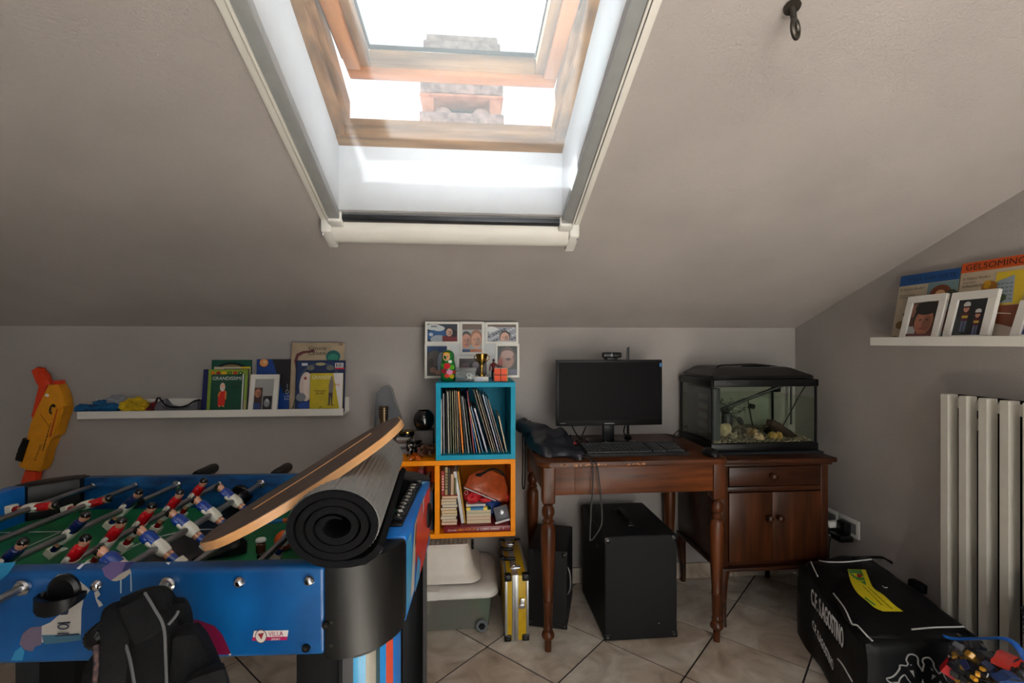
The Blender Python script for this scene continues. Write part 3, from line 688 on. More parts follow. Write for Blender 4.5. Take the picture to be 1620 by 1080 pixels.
DECKD = wood('walnut_deck', (62, 46, 40), (96, 76, 66), 'x', .42, .1, 10, .05)
DECKL = wood('beech_edge', (186, 132, 84), (214, 166, 116), 'x', .4, .2, 8, .03)
A_, B_ = P(316, 860, .93), P(630, 659, 1.24); M_ = (A_ + B_) / 2
near_mid, far_mid = P(540, 744, .972), P(509, 733, 1.13)
ax = (B_ - A_); LB = ax.length; side = (near_mid - far_mid); BF = frame3(A_, ax, -side)     # x along the board, y to its far edge
yn = (BF.inverted() @ near_mid); dk = thing('balance_board', 'curved wooden balance board with walnut top lying on the rolled mat', 'board', M=BF)
W_ = .102; zoff = yn.z
def deck(z0, z1, shrink):
    b = NB(); n = 28; rt, rb_ = [], []
    for i in range(n + 1):
        s = i / n; x = shrink + s * (LB - 2 * shrink)
        w = (W_ - shrink) * (max(0, 1 - abs(2 * s - 1) ** 3.0)) ** .55 + .004
        zc_ = (zoff - .004) * (1 - (2 * s - 1) ** 2)
        pr = [(x, -w, z0), (x, -w * .5, z0), (x, w * .5, z0), (x, w, z0), (x, w, z1), (x, w * .5, z1), (x, -w * .5, z1), (x, -w, z1)]
        rt.append([(a, c, d + zc_) for a, c, d in pr])
    return ringmesh(b, rt)
part('deck', deck(-.017, 0., 0.), DECKL, dk, local=True)
part('top_veneer', deck(-.002, .0012, .0035), DECKD, dk, local=True)
def zs(s): return (zoff - .004) * (1 - (2 * s - 1) ** 2) + .0022
part('inlay_stripe', tube(NB(), [(s * LB, .012 + .004 * math.sin(3 * s), zs(s)) for s in (.22 + .62 * k / 20 for k in range(21))], .0012, 6), DECKL, dk, local=True)

# small things on the pitch
dart = thing('foam_dart', 'thin blue foam dart with an orange tip beside the rolled mat', 'foam dart', T(.19, .097, ZF))
a, b_ = T(.150, .088, .738), T(.225, .106, .738)
part('shaft', cyl(NB(), a, b_, .0065, n=14), mat('blue_foam', (20, 110, 160), .8), dart); part('tip', cyl(NB(), b_, b_ + (b_ - a).normalized() * .014, .0068, .0055, 14), mat('orange_foam', (226, 96, 22), .6), dart)
solo('foam_ball', ball(NB(), T(.282, -.022, ZF + .0255), .0250, 3), mat('orange_foam_b', (224, 92, 18), .6, bump=.2), 'round orange foam ball touching the rolled mat', 'ball')
sh = NB()
for i, (u, w, hgt) in enumerate(((0, .010, .012), (.02, .018, .020), (.05, .020, .030), (.08, .022, .040), (.105, .016, .028), (.115, .006, .012))):
    c = T(.232 + u * .8, -.290 + u * .35, ZF + .002)
    pass
rg = [[T(.085 + u * .95 - .3 * w * math.cos(a), -.085 + u * .35 + w * math.cos(a), ZF + .0025 + hg * (.5 + .5 * math.sin(a))) for a in (2 * math.pi * k / 12 for k in range(12))] for u, w, hg in ((0, .004, .006), (.02, .014, .016), (.05, .018, .022), (.085, .021, .042), (.105, .018, .046), (.118, .008, .03))]
solo('toy_wedge', ringmesh(NB(), rg), BLACKP, 'black plastic wedge lying on the green pitch under the board', 'toy part')
bt = thing('glue_bottle', 'tiny brown bottle with a white cap on the pitch', 'bottle', T(.230, -.040, ZF))
part('bottle_body', lathe(NB(), [(.010, .001), (.0115, .004), (.0115, .024), (.006, .030)], 14, Matrix.Translation(T(.230, -.040, ZF))), mat('brown_glass', (92, 52, 34), .2), bt)
part('cap', lathe(NB(), [(.0085, .030), (.0125, .031), (.0125, .036), (.010, .038)], 14, Matrix.Translation(T(.230, -.040, ZF))), WHITEP, bt)
solo('stick', cyl(NB(), T(.246, -.085, ZF + .008), T(.318, .050, ZF + .008), .0075, n=10), BLACKP, 'short black stick lying on the pitch next to the rolled mat', 'stick')

# ------------------------------------------------------------------ black bag hanging from the near handle
BAGK = mat('black_canvas', (15, 15, 17), .85, spec=.2, var=.2, scale=60, bump=.4, bscale=600)
BAGE = mat('grey_piping', (84, 84, 86), .8)
bp = thing('hanging_bag', 'black canvas bag hung over a handle of the football table', 'bag', T(.20, -HW - .13, .30))
part('bag_body', softbox(NB(), [P(165, 1330, .70), P(372, 1330, .74), P(205, 1330, .84), P(385, 1330, .86), P(186, 968, .735), P(268, 948, .765), P(212, 950, .835), P(288, 938, .865)], 9, .007, .010, 3, 14), BAGK, bp)
part('flap', softbox(NB(), [P(184, 985, .722), P(262, 965, .752), P(206, 972, .84), P(286, 955, .87), P(190, 942, .735), P(258, 926, .765), P(204, 940, .82), P(266, 926, .855)], 6, .002, .006, 1, 12, 1), BAGK, bp)
part('pocket_flap', softbox(NB(), [P(213, 1022, .706), P(266, 988, .726), P(213, 1020, .722), P(266, 986, .742), P(186, 962, .716), P(232, 939, .736), P(186, 960, .732), P(232, 937, .752)], 4, .001, .003, 1, 9, 1), BAGK, bp)
for pts_ in ([P(229, 937, .733), P(244, 962, .726), P(259, 992, .724), P(262, 1040, .722), P(264, 1090, .72)], [P(199, 1020, .708), P(206, 1045, .70), P(214, 1090, .69)], [P(266, 988, .730), P(278, 974, .74), P(282, 966, .745)]):
    part('piping', tube(NB(), pts_, .0022, 6, sm=6), BAGE, bp)
part('strap', tube(NB(), [P(205, 950, .80), P(186, 958, .74), P(180, 985, .715), P(182, 1030, .70), P(176, 1090, .69), P(172, 1200, .69)], .016, 8, sm=5, flat=.25), BAGK, bp)
part('strap', tube(NB(), [P(196, 975, .80), P(172, 1020, .77), P(146, 1060, .75), P(138, 1110, .75), P(136, 1220, .75)], .014, 8, sm=5, flat=.4), BAGK, bp)
part('cord', tube(NB(), [P(152, 1020, .742), P(153, 1050, .735), P(150, 1090, .73)], .004, 6, sm=4), mat('speckled_cord', (30, 34, 50), .8, var=0, scale=120, rgb2=(120, 90, 84)), bp)
part('side_bulge', softbox(NB(), [P(272, 1010, .78), P(300, 1008, .79), P(274, 1000, .85), P(302, 998, .86), P(270, 955, .79), P(294, 952, .80), P(274, 950, .85), P(298, 950, .86)], 4, .003, .006, 6, 12), BAGK, bp)
part('side_pocket', softbox(NB(), [P(262, 1200, .72), P(372, 1200, .74), P(270, 1190, .82), P(378, 1190, .84), P(268, 1012, .735), P(322, 1004, .765), P(276, 1000, .82), P(330, 998, .845)], 6, .008, .010, 6, 14), BAGK, bp)
part('lower_fold', softbox(NB(), [P(290, 1230, .70), P(362, 1230, .73), P(296, 1225, .80), P(366, 1225, .82), P(296, 1074, .715), P(356, 1052, .74), P(302, 1066, .80), P(358, 1048, .82)], 5, .006, .008, 9, 14), BAGK, bp)

# ================================================================== DESK AND CABINET
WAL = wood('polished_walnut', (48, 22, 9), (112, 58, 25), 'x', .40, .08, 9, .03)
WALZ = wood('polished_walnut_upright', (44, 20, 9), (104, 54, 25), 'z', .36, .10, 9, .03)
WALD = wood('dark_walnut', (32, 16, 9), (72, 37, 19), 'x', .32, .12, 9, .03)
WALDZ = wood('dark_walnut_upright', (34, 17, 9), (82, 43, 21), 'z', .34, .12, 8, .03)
WORN = mat('worn_bare_wood', (176, 120, 78), .6, var=.2, scale=60)
DX0, DX1, DY0, DY1, DZ = .278, 1.075, 1.900, 2.462, .769
dk_ = thing('writing_desk', 'polished brown wooden desk with four turned legs', 'desk', ((DX0 + DX1) / 2, (DY0 + DY1) / 2, 0))
def rrect(x0, x1, y0, y1, r, n=6):
    out = []
    for cx, cy, a0 in ((x1 - r, y1 - r, 0), (x0 + r, y1 - r, 90), (x0 + r, y0 + r, 180), (x1 - r, y0 + r, 270)):
        out += [(cx + r * math.cos(math.radians(a0 + 90 * k / n)), cy + r * math.sin(math.radians(a0 + 90 * k / n))) for k in range(n + 1)]
    return out
part('tabletop', prism(NB(), rrect(DX0, DX1, DY0, DY1, .045), DZ - .021, DZ, bev=.007), WAL, dk_)
b = NB(); rw = random.Random(4)
for k in range(26):
    x = DX0 + .08 + rw.random() * .36; l = .004 + rw.random() * .014
    box(b, x, x + l, DY0 - .0006, DY0 + .004, DZ - .0165 + rw.random() * .006, DZ - .0090 + rw.random() * .003)
part('chipped_edge', b, WORN, dk_, kind='stuff')
ZA = .633; LX = (DX0 + .042, DX1 - .042); LY = (DY0 + .040, DY1 - .045)
part('front_apron', box(NB(), LX[0], LX[1], LY[0] - .018, LY[0] + .004, ZA, DZ - .020, .002), WAL, dk_)
part('drawer_front', box(NB(), LX[0] + .105, LX[1] - .095, LY[0] - .0205, LY[0] - .010, ZA + .004, DZ - .026, .0015), WAL, dk_)
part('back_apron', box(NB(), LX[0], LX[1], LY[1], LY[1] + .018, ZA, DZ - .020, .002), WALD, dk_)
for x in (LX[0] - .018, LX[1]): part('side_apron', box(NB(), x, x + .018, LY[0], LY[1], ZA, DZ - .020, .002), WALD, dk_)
prof = [(.0135, 0), (.0135, .046), (.019, .050), (.0255, .058), (.0262, .066), (.0225, .076), (.0165, .084), (.0185, .088), (.0200, .096), (.0165, .104), (.0165, .112), (.0182, .120), (.0198, .192), (.0215, .196), (.0215, .201), (.0198, .203), (.0215, .206), (.0215, .211), (.0200, .215),
        (.0235, .28), (.0275, .36), (.0300, .43), (.0302, .475), (.0280, .502), (.0225, .512), (.0185, .516), (.0225, .521), (.0235, .527), (.0180, .533), (.0165, .537), (.0210, .543), (.0258, .556), (.0262, .566), (.0235, .578), (.0180, .587), (.0160, .590), (.0225, .595), (.0245, .600), (.022, .602)]
for x in LX:
    for y in LY:
        lg = part('leg', lathe(NB(), prof, 22, Matrix.Translation((x, y, .0005))), WALZ, dk_)
        part('leg_block', box(NB(), x - .026, x + .026, y - .026, y + .026, .600, DZ - .020, .006 if x == LX[0] else .003, 3), WALZ, lg)

CX0, CX1, CY0, CY1, CZ = 1.100, 1.602, 2.030, 2.462, .740
cb_ = thing('wooden_cabinet', 'dark brown wooden cabinet with one drawer and two doors under the aquarium', 'cabinet', ((CX0 + CX1) / 2, (CY0 + CY1) / 2, 0))
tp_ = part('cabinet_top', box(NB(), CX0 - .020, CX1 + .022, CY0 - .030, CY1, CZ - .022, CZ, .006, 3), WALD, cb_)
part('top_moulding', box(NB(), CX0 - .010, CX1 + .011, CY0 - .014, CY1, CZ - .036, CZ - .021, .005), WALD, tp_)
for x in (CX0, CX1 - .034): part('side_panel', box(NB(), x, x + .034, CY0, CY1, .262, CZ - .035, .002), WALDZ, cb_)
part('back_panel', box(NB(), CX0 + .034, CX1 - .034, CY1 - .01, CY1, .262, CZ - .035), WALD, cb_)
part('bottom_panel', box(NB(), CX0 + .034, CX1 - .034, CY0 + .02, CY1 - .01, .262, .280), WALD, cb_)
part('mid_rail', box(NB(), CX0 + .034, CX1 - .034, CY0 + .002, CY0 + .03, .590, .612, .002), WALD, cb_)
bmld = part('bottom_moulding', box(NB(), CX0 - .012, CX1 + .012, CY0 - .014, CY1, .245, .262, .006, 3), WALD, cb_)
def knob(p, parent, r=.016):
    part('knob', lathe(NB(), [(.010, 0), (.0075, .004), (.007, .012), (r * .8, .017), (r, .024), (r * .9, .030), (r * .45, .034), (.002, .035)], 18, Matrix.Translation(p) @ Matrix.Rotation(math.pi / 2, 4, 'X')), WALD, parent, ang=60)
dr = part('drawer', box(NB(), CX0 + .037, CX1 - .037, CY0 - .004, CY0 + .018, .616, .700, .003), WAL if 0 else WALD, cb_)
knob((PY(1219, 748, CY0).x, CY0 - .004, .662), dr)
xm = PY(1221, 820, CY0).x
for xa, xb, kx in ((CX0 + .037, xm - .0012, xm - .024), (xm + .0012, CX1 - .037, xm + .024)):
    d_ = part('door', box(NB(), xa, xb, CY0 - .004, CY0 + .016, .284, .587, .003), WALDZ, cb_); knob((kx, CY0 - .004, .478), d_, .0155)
for sx, x in ((-1, CX0 + .016), (1, CX1 - .016)):
    for sy, y in ((-1, CY0 + .012), (1, CY1 - .02)):
        part('leg', tube(NB(), [(x + sx * .000, y, .247), (x + sx * .006, y + sy * .006, .20), (x, y, .11), (x - sx * .003, y, .03), (x - sx * .001, y + sy * .003, .0005)], [.030, .024, .016, .012, .014], 10, sm=0), WALD, cb_)

# ------------------------------------------------------------------ loudspeaker boxes under the desk
TOLEX = mat('black_vinyl_covering', (19, 19, 22), .55, var=.2, scale=120, spec=.3, bump=.5, bscale=700)
def speaker(label, M, w, d, h, extra):
    o = thing('speaker_cabinet', label, 'speaker', M=M)
    part('body', box(NB(), -w / 2, w / 2, 0, d, .004, h, .008, 3), TOLEX, o, local=True)
    for x in (-w / 2 + .012, w / 2 - .012):
        for z in (.020, h - .016):
            c = part('corner_plate', box(NB(), x - .0125, x + .0125, -.0018, .014, z - .0125, z + .0125, .0018), BLACKP, o, local=True)
            part('rivet', cyl(NB(), (x, -.0018, z), (x, -.0032, z), .0028, n=8), CHROME, c, local=True)
    for x in (-w / 2 + .03, w / 2 - .03):
        for y in (.03, d - .03): part('foot', cyl(NB(), (x, y, .0003), (x, y, .006), .010, n=10), BLACKM, o, local=True)
    extra(o, w, d, h); return o
def big(o, w, d, h):
    hd = part('handle', tube(NB(), [(-.008, d * .30, h + .001), (-.008, d * .34, h + .018), (-.008, d * .50, h + .024), (-.008, d * .66, h + .018), (-.008, d * .70, h + .001)], .0085, 8, sm=5), BLACKP, o, local=True)
    for y in (d * .28, d * .72): part('handle_end', box(NB(), -.022, .006, y - .014, y + .014, h - .001, h + .007, .003), BLACKP, hd, local=True)
    part('side_jack', cyl(NB(), (-w / 2 - .003, .12, h * .80), (-w / 2 + .002, .12, h * .80), .008, n=12), CHROME, o, local=True)
    part('front_screw', cyl(NB(), (.075, -.0025, .07), (.075, .002, .07), .003, n=8), CHROME, o, local=True)
    part('side_screw', cyl(NB(), (-w / 2 - .002, .05, h - .03), (-w / 2 + .002, .05, h - .03), .003, n=8), CHROME, o, local=True)
speaker('large black vinyl covered speaker box under the middle of the desk', Matrix.Translation((.720, 1.970, 0)), .312, .410, .440, big)
def small(o, w, d, h):
    part('side_handle', tube(NB(), [(w / 2, .02, h * .78), (w / 2 + .010, .015, h * .72), (w / 2 + .013, .015, h * .60), (w / 2 + .010, .015, h * .50), (w / 2, .02, h * .44)], .0035, 8, sm=5), mat('grey_cord', (96, 96, 98), .5), o, local=True)
a_, b__ = Vector((.424, 2.060)), Vector((.256, 2.110)); mid = (a_ + b__) / 2; ang = math.atan2(a_.y - b__.y, a_.x - b__.x)
speaker('smaller black speaker box behind the front left desk leg', Matrix.Translation((mid.x, mid.y, 0)) @ Matrix.Rotation(ang, 4, 'Z'), .174, .300, .345, small)

# ------------------------------------------------------------------ yellow flight case
YEL = mat('yellow_laminate', (196, 158, 14), .4, var=.08, scale=30); ALU = mat('brushed_aluminium', (176, 178, 180), .35, .85, var=.05)
X0, X1, Y0, Y1, Z1 = .150, .250, 2.010, 2.390, .277
fc = thing('flight_case', 'yellow hard case with aluminium edges and black corners standing on end', 'case', ((X0 + X1) / 2, (Y0 + Y1) / 2, 0))
part('shell', box(NB(), X0 + .003, X1 - .003, Y0 + .003, Y1 - .003, .004, Z1 - .003, .002), YEL, fc)
e = .011
for x in (X0, X1 - e):
    for (ya, yb, za, zb) in ((Y0, Y0 + e, .0015, Z1), (Y1 - e, Y1, .0015, Z1), (Y0, Y1, Z1 - e, Z1), (Y0, Y1, .0015, e)): part('edge_profile', box(NB(), x, x + e, ya, yb, za, zb, .002), ALU, fc)
xs = X0 + .042
for (ya, yb, za, zb) in ((Y0 - .001, Y0 + .004, .002, Z1), (Y0, Y1, Z1 - .004, Z1 + .001)): part('lid_seam_profile', box(NB(), xs - .012, xs + .014, ya, yb, za, zb, .001), ALU, fc)
part('lid_seam', box(NB(), xs - .001, xs + .001, Y0 - .0016, Y0, .004, Z1), BLACKM, fc)
for x in (X0 + .0125, X1 - .0125):
    for y in (Y0 + .0125, Y1 - .0125):
        for z in (.0135, Z1 - .012):
            c = part('corner_guard', box(NB(), x - .015, x + .015, y - .015, y + .015, max(.0004, z - .0145), z + .0145, .005, 3), BLACKP, fc)
            part('rivet', ball(NB(), (x, y - .0152, z), .0032, 1), CHROME, c)
lt = part('latch', box(NB(), xs + .020, xs + .042, Y0 - .006, Y0 + .002, .138, .180, .002), CHROME, fc); part('latch_hasp', box(NB(), xs + .016, xs + .040, Y0 - .009, Y0 - .004, .140, .158, .002), STEEL, lt)
for y in (Y0 + .065, Y1 - .075):
    lt = part('latch', box(NB(), xs - .018, xs + .030, y - .011, y + .011, Z1, Z1 + .006, .002), CHROME, fc); part('latch_hasp', tube(NB(), [(xs - .014, y, Z1 + .006), (xs, y - .006, Z1 + .013), (xs + .026, y, Z1 + .008)], .0035, 8, sm=4), CHROME, lt)
hx = xs - .016
part('carry_handle', box(NB(), hx - .020, hx + .032, Y0 + .135, Y0 + .155, Z1, Z1 + .012, .004), BLACKP, fc); part('carry_handle', box(NB(), hx - .020, hx + .032, Y0 + .235, Y0 + .255, Z1, Z1 + .012, .004), BLACKP, fc)
part('handle_grip', tube(NB(), [(hx - .018, Y0 + .145, Z1 + .008), (hx - .028, Y0 + .145, Z1 + .012), (hx - .034, Y0 + .195, Z1 + .012), (hx - .028, Y0 + .245, Z1 + .012), (hx - .018, Y0 + .245, Z1 + .008)], .009, 10, sm=4), BLACKP, fc)

# ------------------------------------------------------------------ storage box on wheels, upturned basket
CLEARB = glassy('cloudy_clear_plastic', (236, 240, 234), .5, .25, (172, 174, 166), .42, .4)
LIDP = mat('pale_translucent_lid', (206, 202, 196), .4, var=.03, bump=.03)
SX0, SX1, SY0, SY1, SZ = -.47, .108, 2.095, 2.452, .165
sb_ = thing('storage_box', 'low clear plastic storage box with pale lid and wheels on the floor', 'storage box', ((SX0 + SX1) / 2, (SY0 + SY1) / 2, 0))
b = NB(); r0 = rrect(SX0 + .02, SX1 - .02, SY0 + .012, SY1 - .012, .03); r1 = rrect(SX0, SX1, SY0, SY1, .04)
ringmesh(b, [[(x, y, .006) for x, y in r0], [(x, y, SZ) for x, y in r1]], True, False); b.faces.new([v for v in b.verts][:len(r0)][::-1])
part('tub', b, CLEARB, sb_)
b = NB(); L0 = rrect(SX0 - .020, SX1 + .020, SY0 - .020, SY1 + .018, .055); L2 = rrect(SX0 + .045, SX1 - .045, SY0 + .045, SY1 - .035, .05); L3 = rrect(SX0 + .055, SX1 - .055, SY0 + .055, SY1 - .045, .05)
L1 = rrect(SX0 - .012, SX1 + .012, SY0 - .012, SY1 + .010, .05)
ringmesh(b, [[(x, y, SZ - .012) for x, y in L0], [(x, y, SZ + .004) for x, y in L0], [(x, y, SZ + .018) for x, y in L1], [(x, y, SZ + .030) for x, y in L2], [(x, y, SZ + .022) for x, y in L3]])
lid = part('lid', b, LIDP, sb_, ang=50)
xh = PY(679, 930, SY0).x
b = NB(); ringmesh(b, [[(xh - .050, SY0 - .026, SZ - .010), (xh + .034, SY0 - .026, SZ - .010), (xh + .034, SY0 - .016, SZ - .010), (xh - .050, SY0 - .016, SZ - .010)], [(xh - .056, SY0 - .012, SZ + .020), (xh + .044, SY0 - .012, SZ + .020), (xh + .040, SY0 + .004, SZ + .020), (xh - .052, SY0 + .004, SZ + .020)], [(xh - .056, SY0 + .03, SZ + .031), (xh + .046, SY0 + .03, SZ + .031), (xh + .044, SY0 + .045, SZ + .028), (xh - .054, SY0 + .045, SZ + .028)]])
part('lid_clip', b, LIDP, lid)
for x in (SX0 + .07, SX1 - .052):
    for y in (SY0 - .001, SY1 - .011):
        w_ = part('wheel', lathe(NB(), [(.010, -.006), (.024, -.006), (.026, -.003), (.026, .008), (.023, .010), (.004, .008)], 20, Matrix.Translation((x, y, .0265)) @ Matrix.Rotation(math.pi / 2, 4, 'X')), mat('grey_plastic', (104, 108, 112), .5), sb_)
        part('hub', lathe(NB(), [(.016, .0085), (.015, .0105), (.005, .0105), (.004, .013), (.001, .013)], 6, Matrix.Translation((x, y, .0265)) @ Matrix.Rotation(math.pi / 2, 4, 'X')), BLACKM, w_)
# things inside the tub
def inside(name, c, s, rz, ry, col, label, cat):
    M = Matrix.Translation(c) @ Matrix.Rotation(rz, 4, 'Z') @ Matrix.Rotation(ry, 4, 'Y')
    b = box(NB(), -s[0] / 2, s[0] / 2, -s[1] / 2, s[1] / 2, 0, s[2], .003, 2, M); solo(name, b, mat('c_' + name + str(col[0]), col, .7, var=.15), label, cat)
inside('paper_bundle', (-.225, 2.19, .040), (.10, .05, .08), .1, .10, (176, 164, 146), 'beige paper bundle at the left end inside the clear box', 'paper')
inside('cardboard_box', (-.115, 2.22, .060), (.13, .06, .08), -.1, -.12, (120, 92, 72), 'brown cardboard box inside the clear storage box', 'box')
inside('green_box', (.045, 2.20, .012), (.09, .10, .135), .05, .0, (46, 110, 66), 'green plastic box at the right end inside the clear box', 'box')
inside('dark_cloth_pile', (-.16, 2.26, .010), (.40, .12, .060), .0, .0, (64, 66, 74), 'dark folded cloth on the bottom of the clear box', 'cloth')
solo('wooden_hoop', tube(NB(), [(-.075, 2.16, .068), (-.040, 2.16, .118), (-.010, 2.155, .128), (.015, 2.15, .118), (.034, 2.15, .066)], .009, 6, flat=.5), mat('pale_wood_c', (190, 140, 104), .6), 'bent pale wooden piece inside the clear storage box', 'wood piece')
solo('red_block', box(NB(), .010, .045, 2.13, 2.17, .030, .066, .004, 2), mat('c_red_block', (130, 60, 50), .6), 'small reddish block below the bent wooden piece in the clear box', 'block')

BASK = mat('cream_plastic', (206, 198, 188), .42, var=.03)
bz0, bz1 = SZ + .031, .354; bxc = (PY(755, 900, 2.13).x + PY(575, 900, 2.13).x) / 2; hxw = (PY(755, 900, 2.13).x - bxc)
bk = thing('plastic_basket', 'upturned cream plastic basket with a grid of holes on the clear box', 'basket', (bxc, 2.27, bz0))
def brow(hx, hy, r, z, dy=0, wav=0.):
    return [(x, y, z + wav * max(0, (1 - ((x - bxc) / (hx * .6)) ** 2)) * (1 if y < 2.2 else 0)) for x, y in rrect(bxc - hx, bxc + hx, 2.290 - hy, 2.290 + hy, r, 8)]
b = NB(); ringmesh(b, [brow(hxw + .018, .172, .06, bz0 + .002, 0, .010), brow(hxw + .018, .172, .06, bz0 + .010, 0, .010), brow(hxw + .002, .158, .055, bz0 + .022, 0, .006), brow(hxw - .016, .150, .05, bz0 + .055), brow(hxw - .032, .142, .045, bz1 - .018), brow(hxw - .040, .134, .04, bz1 - .006)], True, False)
bs = part('basket_wall', b, BASK, bk, ang=60)
b = NB(); gx0, gx1, gy0, gy1 = bxc - hxw + .046, bxc + hxw - .046, 2.290 - .128, 2.290 + .128
for k in range(21):
    x = gx0 + (gx1 - gx0) * k / 20; box(b, x - .003, x + .003, gy0, gy1, bz1 - .007, bz1 - .001)
for k in range(15):
    y = gy0 + (gy1 - gy0) * k / 14; box(b, gx0, gx1, y - .003, y + .003, bz1 - .007, bz1 - .001)
part('grid_base', b, BASK, bk, kind='stuff')
b = NB(); ringmesh(b, [brow(hxw - .040, .134, .04, bz1 - .006), [(x, y, bz1 - .001) for x, y in rrect(gx0 - .003, gx1 + .003, gy0 - .003, gy1 + .003, .012, 8)]], True, False); part('base_rim', b, BASK, bk)
for k in (0, 1): part('slot', box(NB(), bxc + hxw - .026, bxc + hxw - .014, 2.24 + k * .045, 2.25 + k * .045, bz1 - .060, bz1 - .035), BLACKM, bk)

# ================================================================== BOOKS, FRAMES, SHELVES
PAGES = mat('book_pages', (206, 190, 160), .8, var=.1, scale=90, stretch=(1, 1, 14))
def ink(c): return mat('ink_%d_%d_%d' % c, c, .6, var=.03)
def mkbook(label, M, w, h, th, cover, shapes=(), texts=(), group=None, name='book', cat='book', rough=.4):
    o = thing(name, label, cat, M=M, group=group); bt = min(.0022, th * .2)
    b = box(NB(), 0, w, 0, h, -bt, 0, .0004, 1); box(b, 0, w, 0, h, -th, -th + bt, .0004, 1); box(b, 0, bt, 0, h, -th, 0, .0004, 1)
    cv = part('cover', b, mat('cover_%d_%d_%d' % cover, cover, rough, var=.08, scale=18, coat=.1), o, local=True)
    part('pages', box(NB(), bt, w - .003, .003, h - .003, -th + bt, -bt), PAGES, o, local=True)
    if shapes: flat('cover_print', cv, Matrix.Translation((0, 0, .0002)), w, h, shapes, lift=.00015)
    for t in texts:
        s, cx, cy, tw, thh, c = t[:6]; sh = t[6] if len(t) > 6 else 0; rot = t[7] if len(t) > 7 else 0
        text(s, Matrix.Translation((cx * w, cy * h, .0032)) @ Matrix.Rotation(rot, 4, 'Z'), tw * w, thh * h, ink(c), cv, sh, local=True, thick=.01)
    return o
def mkframe(label, M, w, h, brd, shapes, group=None, th=.014):
    o = thing('photo_frame', label, 'photo frame', M=M, group=group)
    for a in ((0, w, 0, brd), (0, w, h - brd, h), (0, brd, brd, h - brd), (w - brd, w, brd, h - brd)): part('frame_bar', box(NB(), *a, -th, 0, .0012, 1), WHITE, o, local=True)
    ph = part('backing', box(NB(), brd - .001, w - brd + .001, brd - .001, h - brd + .001, -th + .001, -.007), mat('card_backing', (60, 52, 46), .8), o, local=True)
    flat('photo', o, Matrix.Translation((brd, brd, -.0065)), w - 2 * brd, h - 2 * brd, shapes, lift=.0003)
    part('glass', box(NB(), brd - .0005, w - brd + .0005, brd - .0005, h - brd + .0005, -.0028, -.0018), GLASSF, o, local=True)
    return o
GLASSF = glassy('frame_glass', (252, 253, 253), .25, .06)
def face(cx, cy, s, skin, hair, asp=1., shade=.8):
    d = tuple(int(c * shade) for c in skin); k = tuple(int(c * .35) for c in skin)
    return [('e', cx, cy + s * .12 * asp, s * 1.02, s * 1.16 * asp, hair), ('e', cx, cy - s * .12 * asp, s * .84, s * 1.02 * asp, skin), ('e', cx + s * .3, cy - s * .25 * asp, s * .4, s * .6 * asp, d),
            ('e', cx - s * .32, cy, s * .13, s * .07 * asp, k), ('e', cx + s * .32, cy, s * .13, s * .07 * asp, k), ('e', cx, cy - s * .32 * asp, s * .11, s * .14 * asp, d), ('e', cx, cy - s * .66 * asp, s * .30, s * .08 * asp, (150, 70, 66))]
SKIN, SKIN2 = (206, 158, 132), (188, 132, 106)

# ------------------------------------------------------------------ left picture ledge on the back wall
def ledge(label, P0, P1, wall, inward, zb):
    """P0, P1: the two ends on the wall line; inward: unit vector into the room"""
    P0, P1, inw = Vector(P0), Vector(P1), Vector(inward); ax = (P1 - P0).normalized(); L = (P1 - P0).length
    M = frame3(P0, ax, inw); o = thing('picture_ledge', label, 'shelf', M=M)        # y into the room, z +-up
    s = 1 if ax.cross(inw).z > 0 else -1
    def B(y0, y1, z0, z1): return box(NB(), 0, L, y0, y1, min(s * z0, s * z1), max(s * z0, s * z1), .001, 1)
    part('shelf_board', B(0, .118, 0, .010), WHITE, o, local=True); part('back_rail', B(0, .009, .010, .075), WHITE, o, local=True); part('front_lip', B(.112, .121, 0, .033), WHITE, o, local=True)
    return o
LZ = .902; LXA, LXB = PY(122, 650, 2.355).x, PY(543, 650, 2.355).x; LB_ = LZ + .0106
ledge('long white picture ledge on the back wall above the football table', (LXA, YW - .0005, LZ), (LXB, YW - .0005, LZ), None, (0, -1, 0), LZ)
def leanM(pl, pr, ytop, yb, yt, zb=LB_):
    xl_, xr_ = PY(pl, 640, yb).x, PY(pr, 640, yb).x; zt = PY((pl + pr) / 2, ytop, yt).z
    d = Vector((0, yt - yb, zt - zb)); return frame3((xl_, yb, zb), (1, 0, 0), d), xr_ - xl_, d.length
def lbook(label, pl, pr, ytop, yb, yt, th, cover, shapes=(), texts=()):
    M, w, h = leanM(pl, pr, ytop, yb, yt); return mkbook(label, M, w, h, th, cover, shapes, texts, 'books on the left ledge')
G_ = (18, 74, 54)
lbook('dark green illustrated book at the very back of the left ledge', 333, 396, 569, 2.436, 2.447, .010, (16, 84, 66), [('e', .5, .80, .40, .16, (10, 30, 28)), ('e', .5, .78, .34, .13, (150, 120, 80)), ('e', .5, .755, .34, .12, (16, 84, 66)), ('r', .12, .72, .88, .76, (12, 40, 34))])
lbook('pale yellow book between two green books on the left ledge', 337, 394, 580, 2.421, 2.432, .008, (206, 196, 140), [('r', 0, .86, .75, 1, (206, 190, 170)), ('r', .75, .86, 1, 1, (226, 196, 40)), ('r', .2, .8, .9, .9, (30, 46, 40)), ('r', .8, .80, .98, .9, (206, 120, 30))])
lbook('dark purple book edge beside the lime green book on the left ledge', 352, 392, 583, 2.410, 2.421, .008, (70, 46, 96))
lbook('navy blue book standing left of the lime green book', 318, 350, 584, 2.397, 2.419, .012, (20, 28, 84))
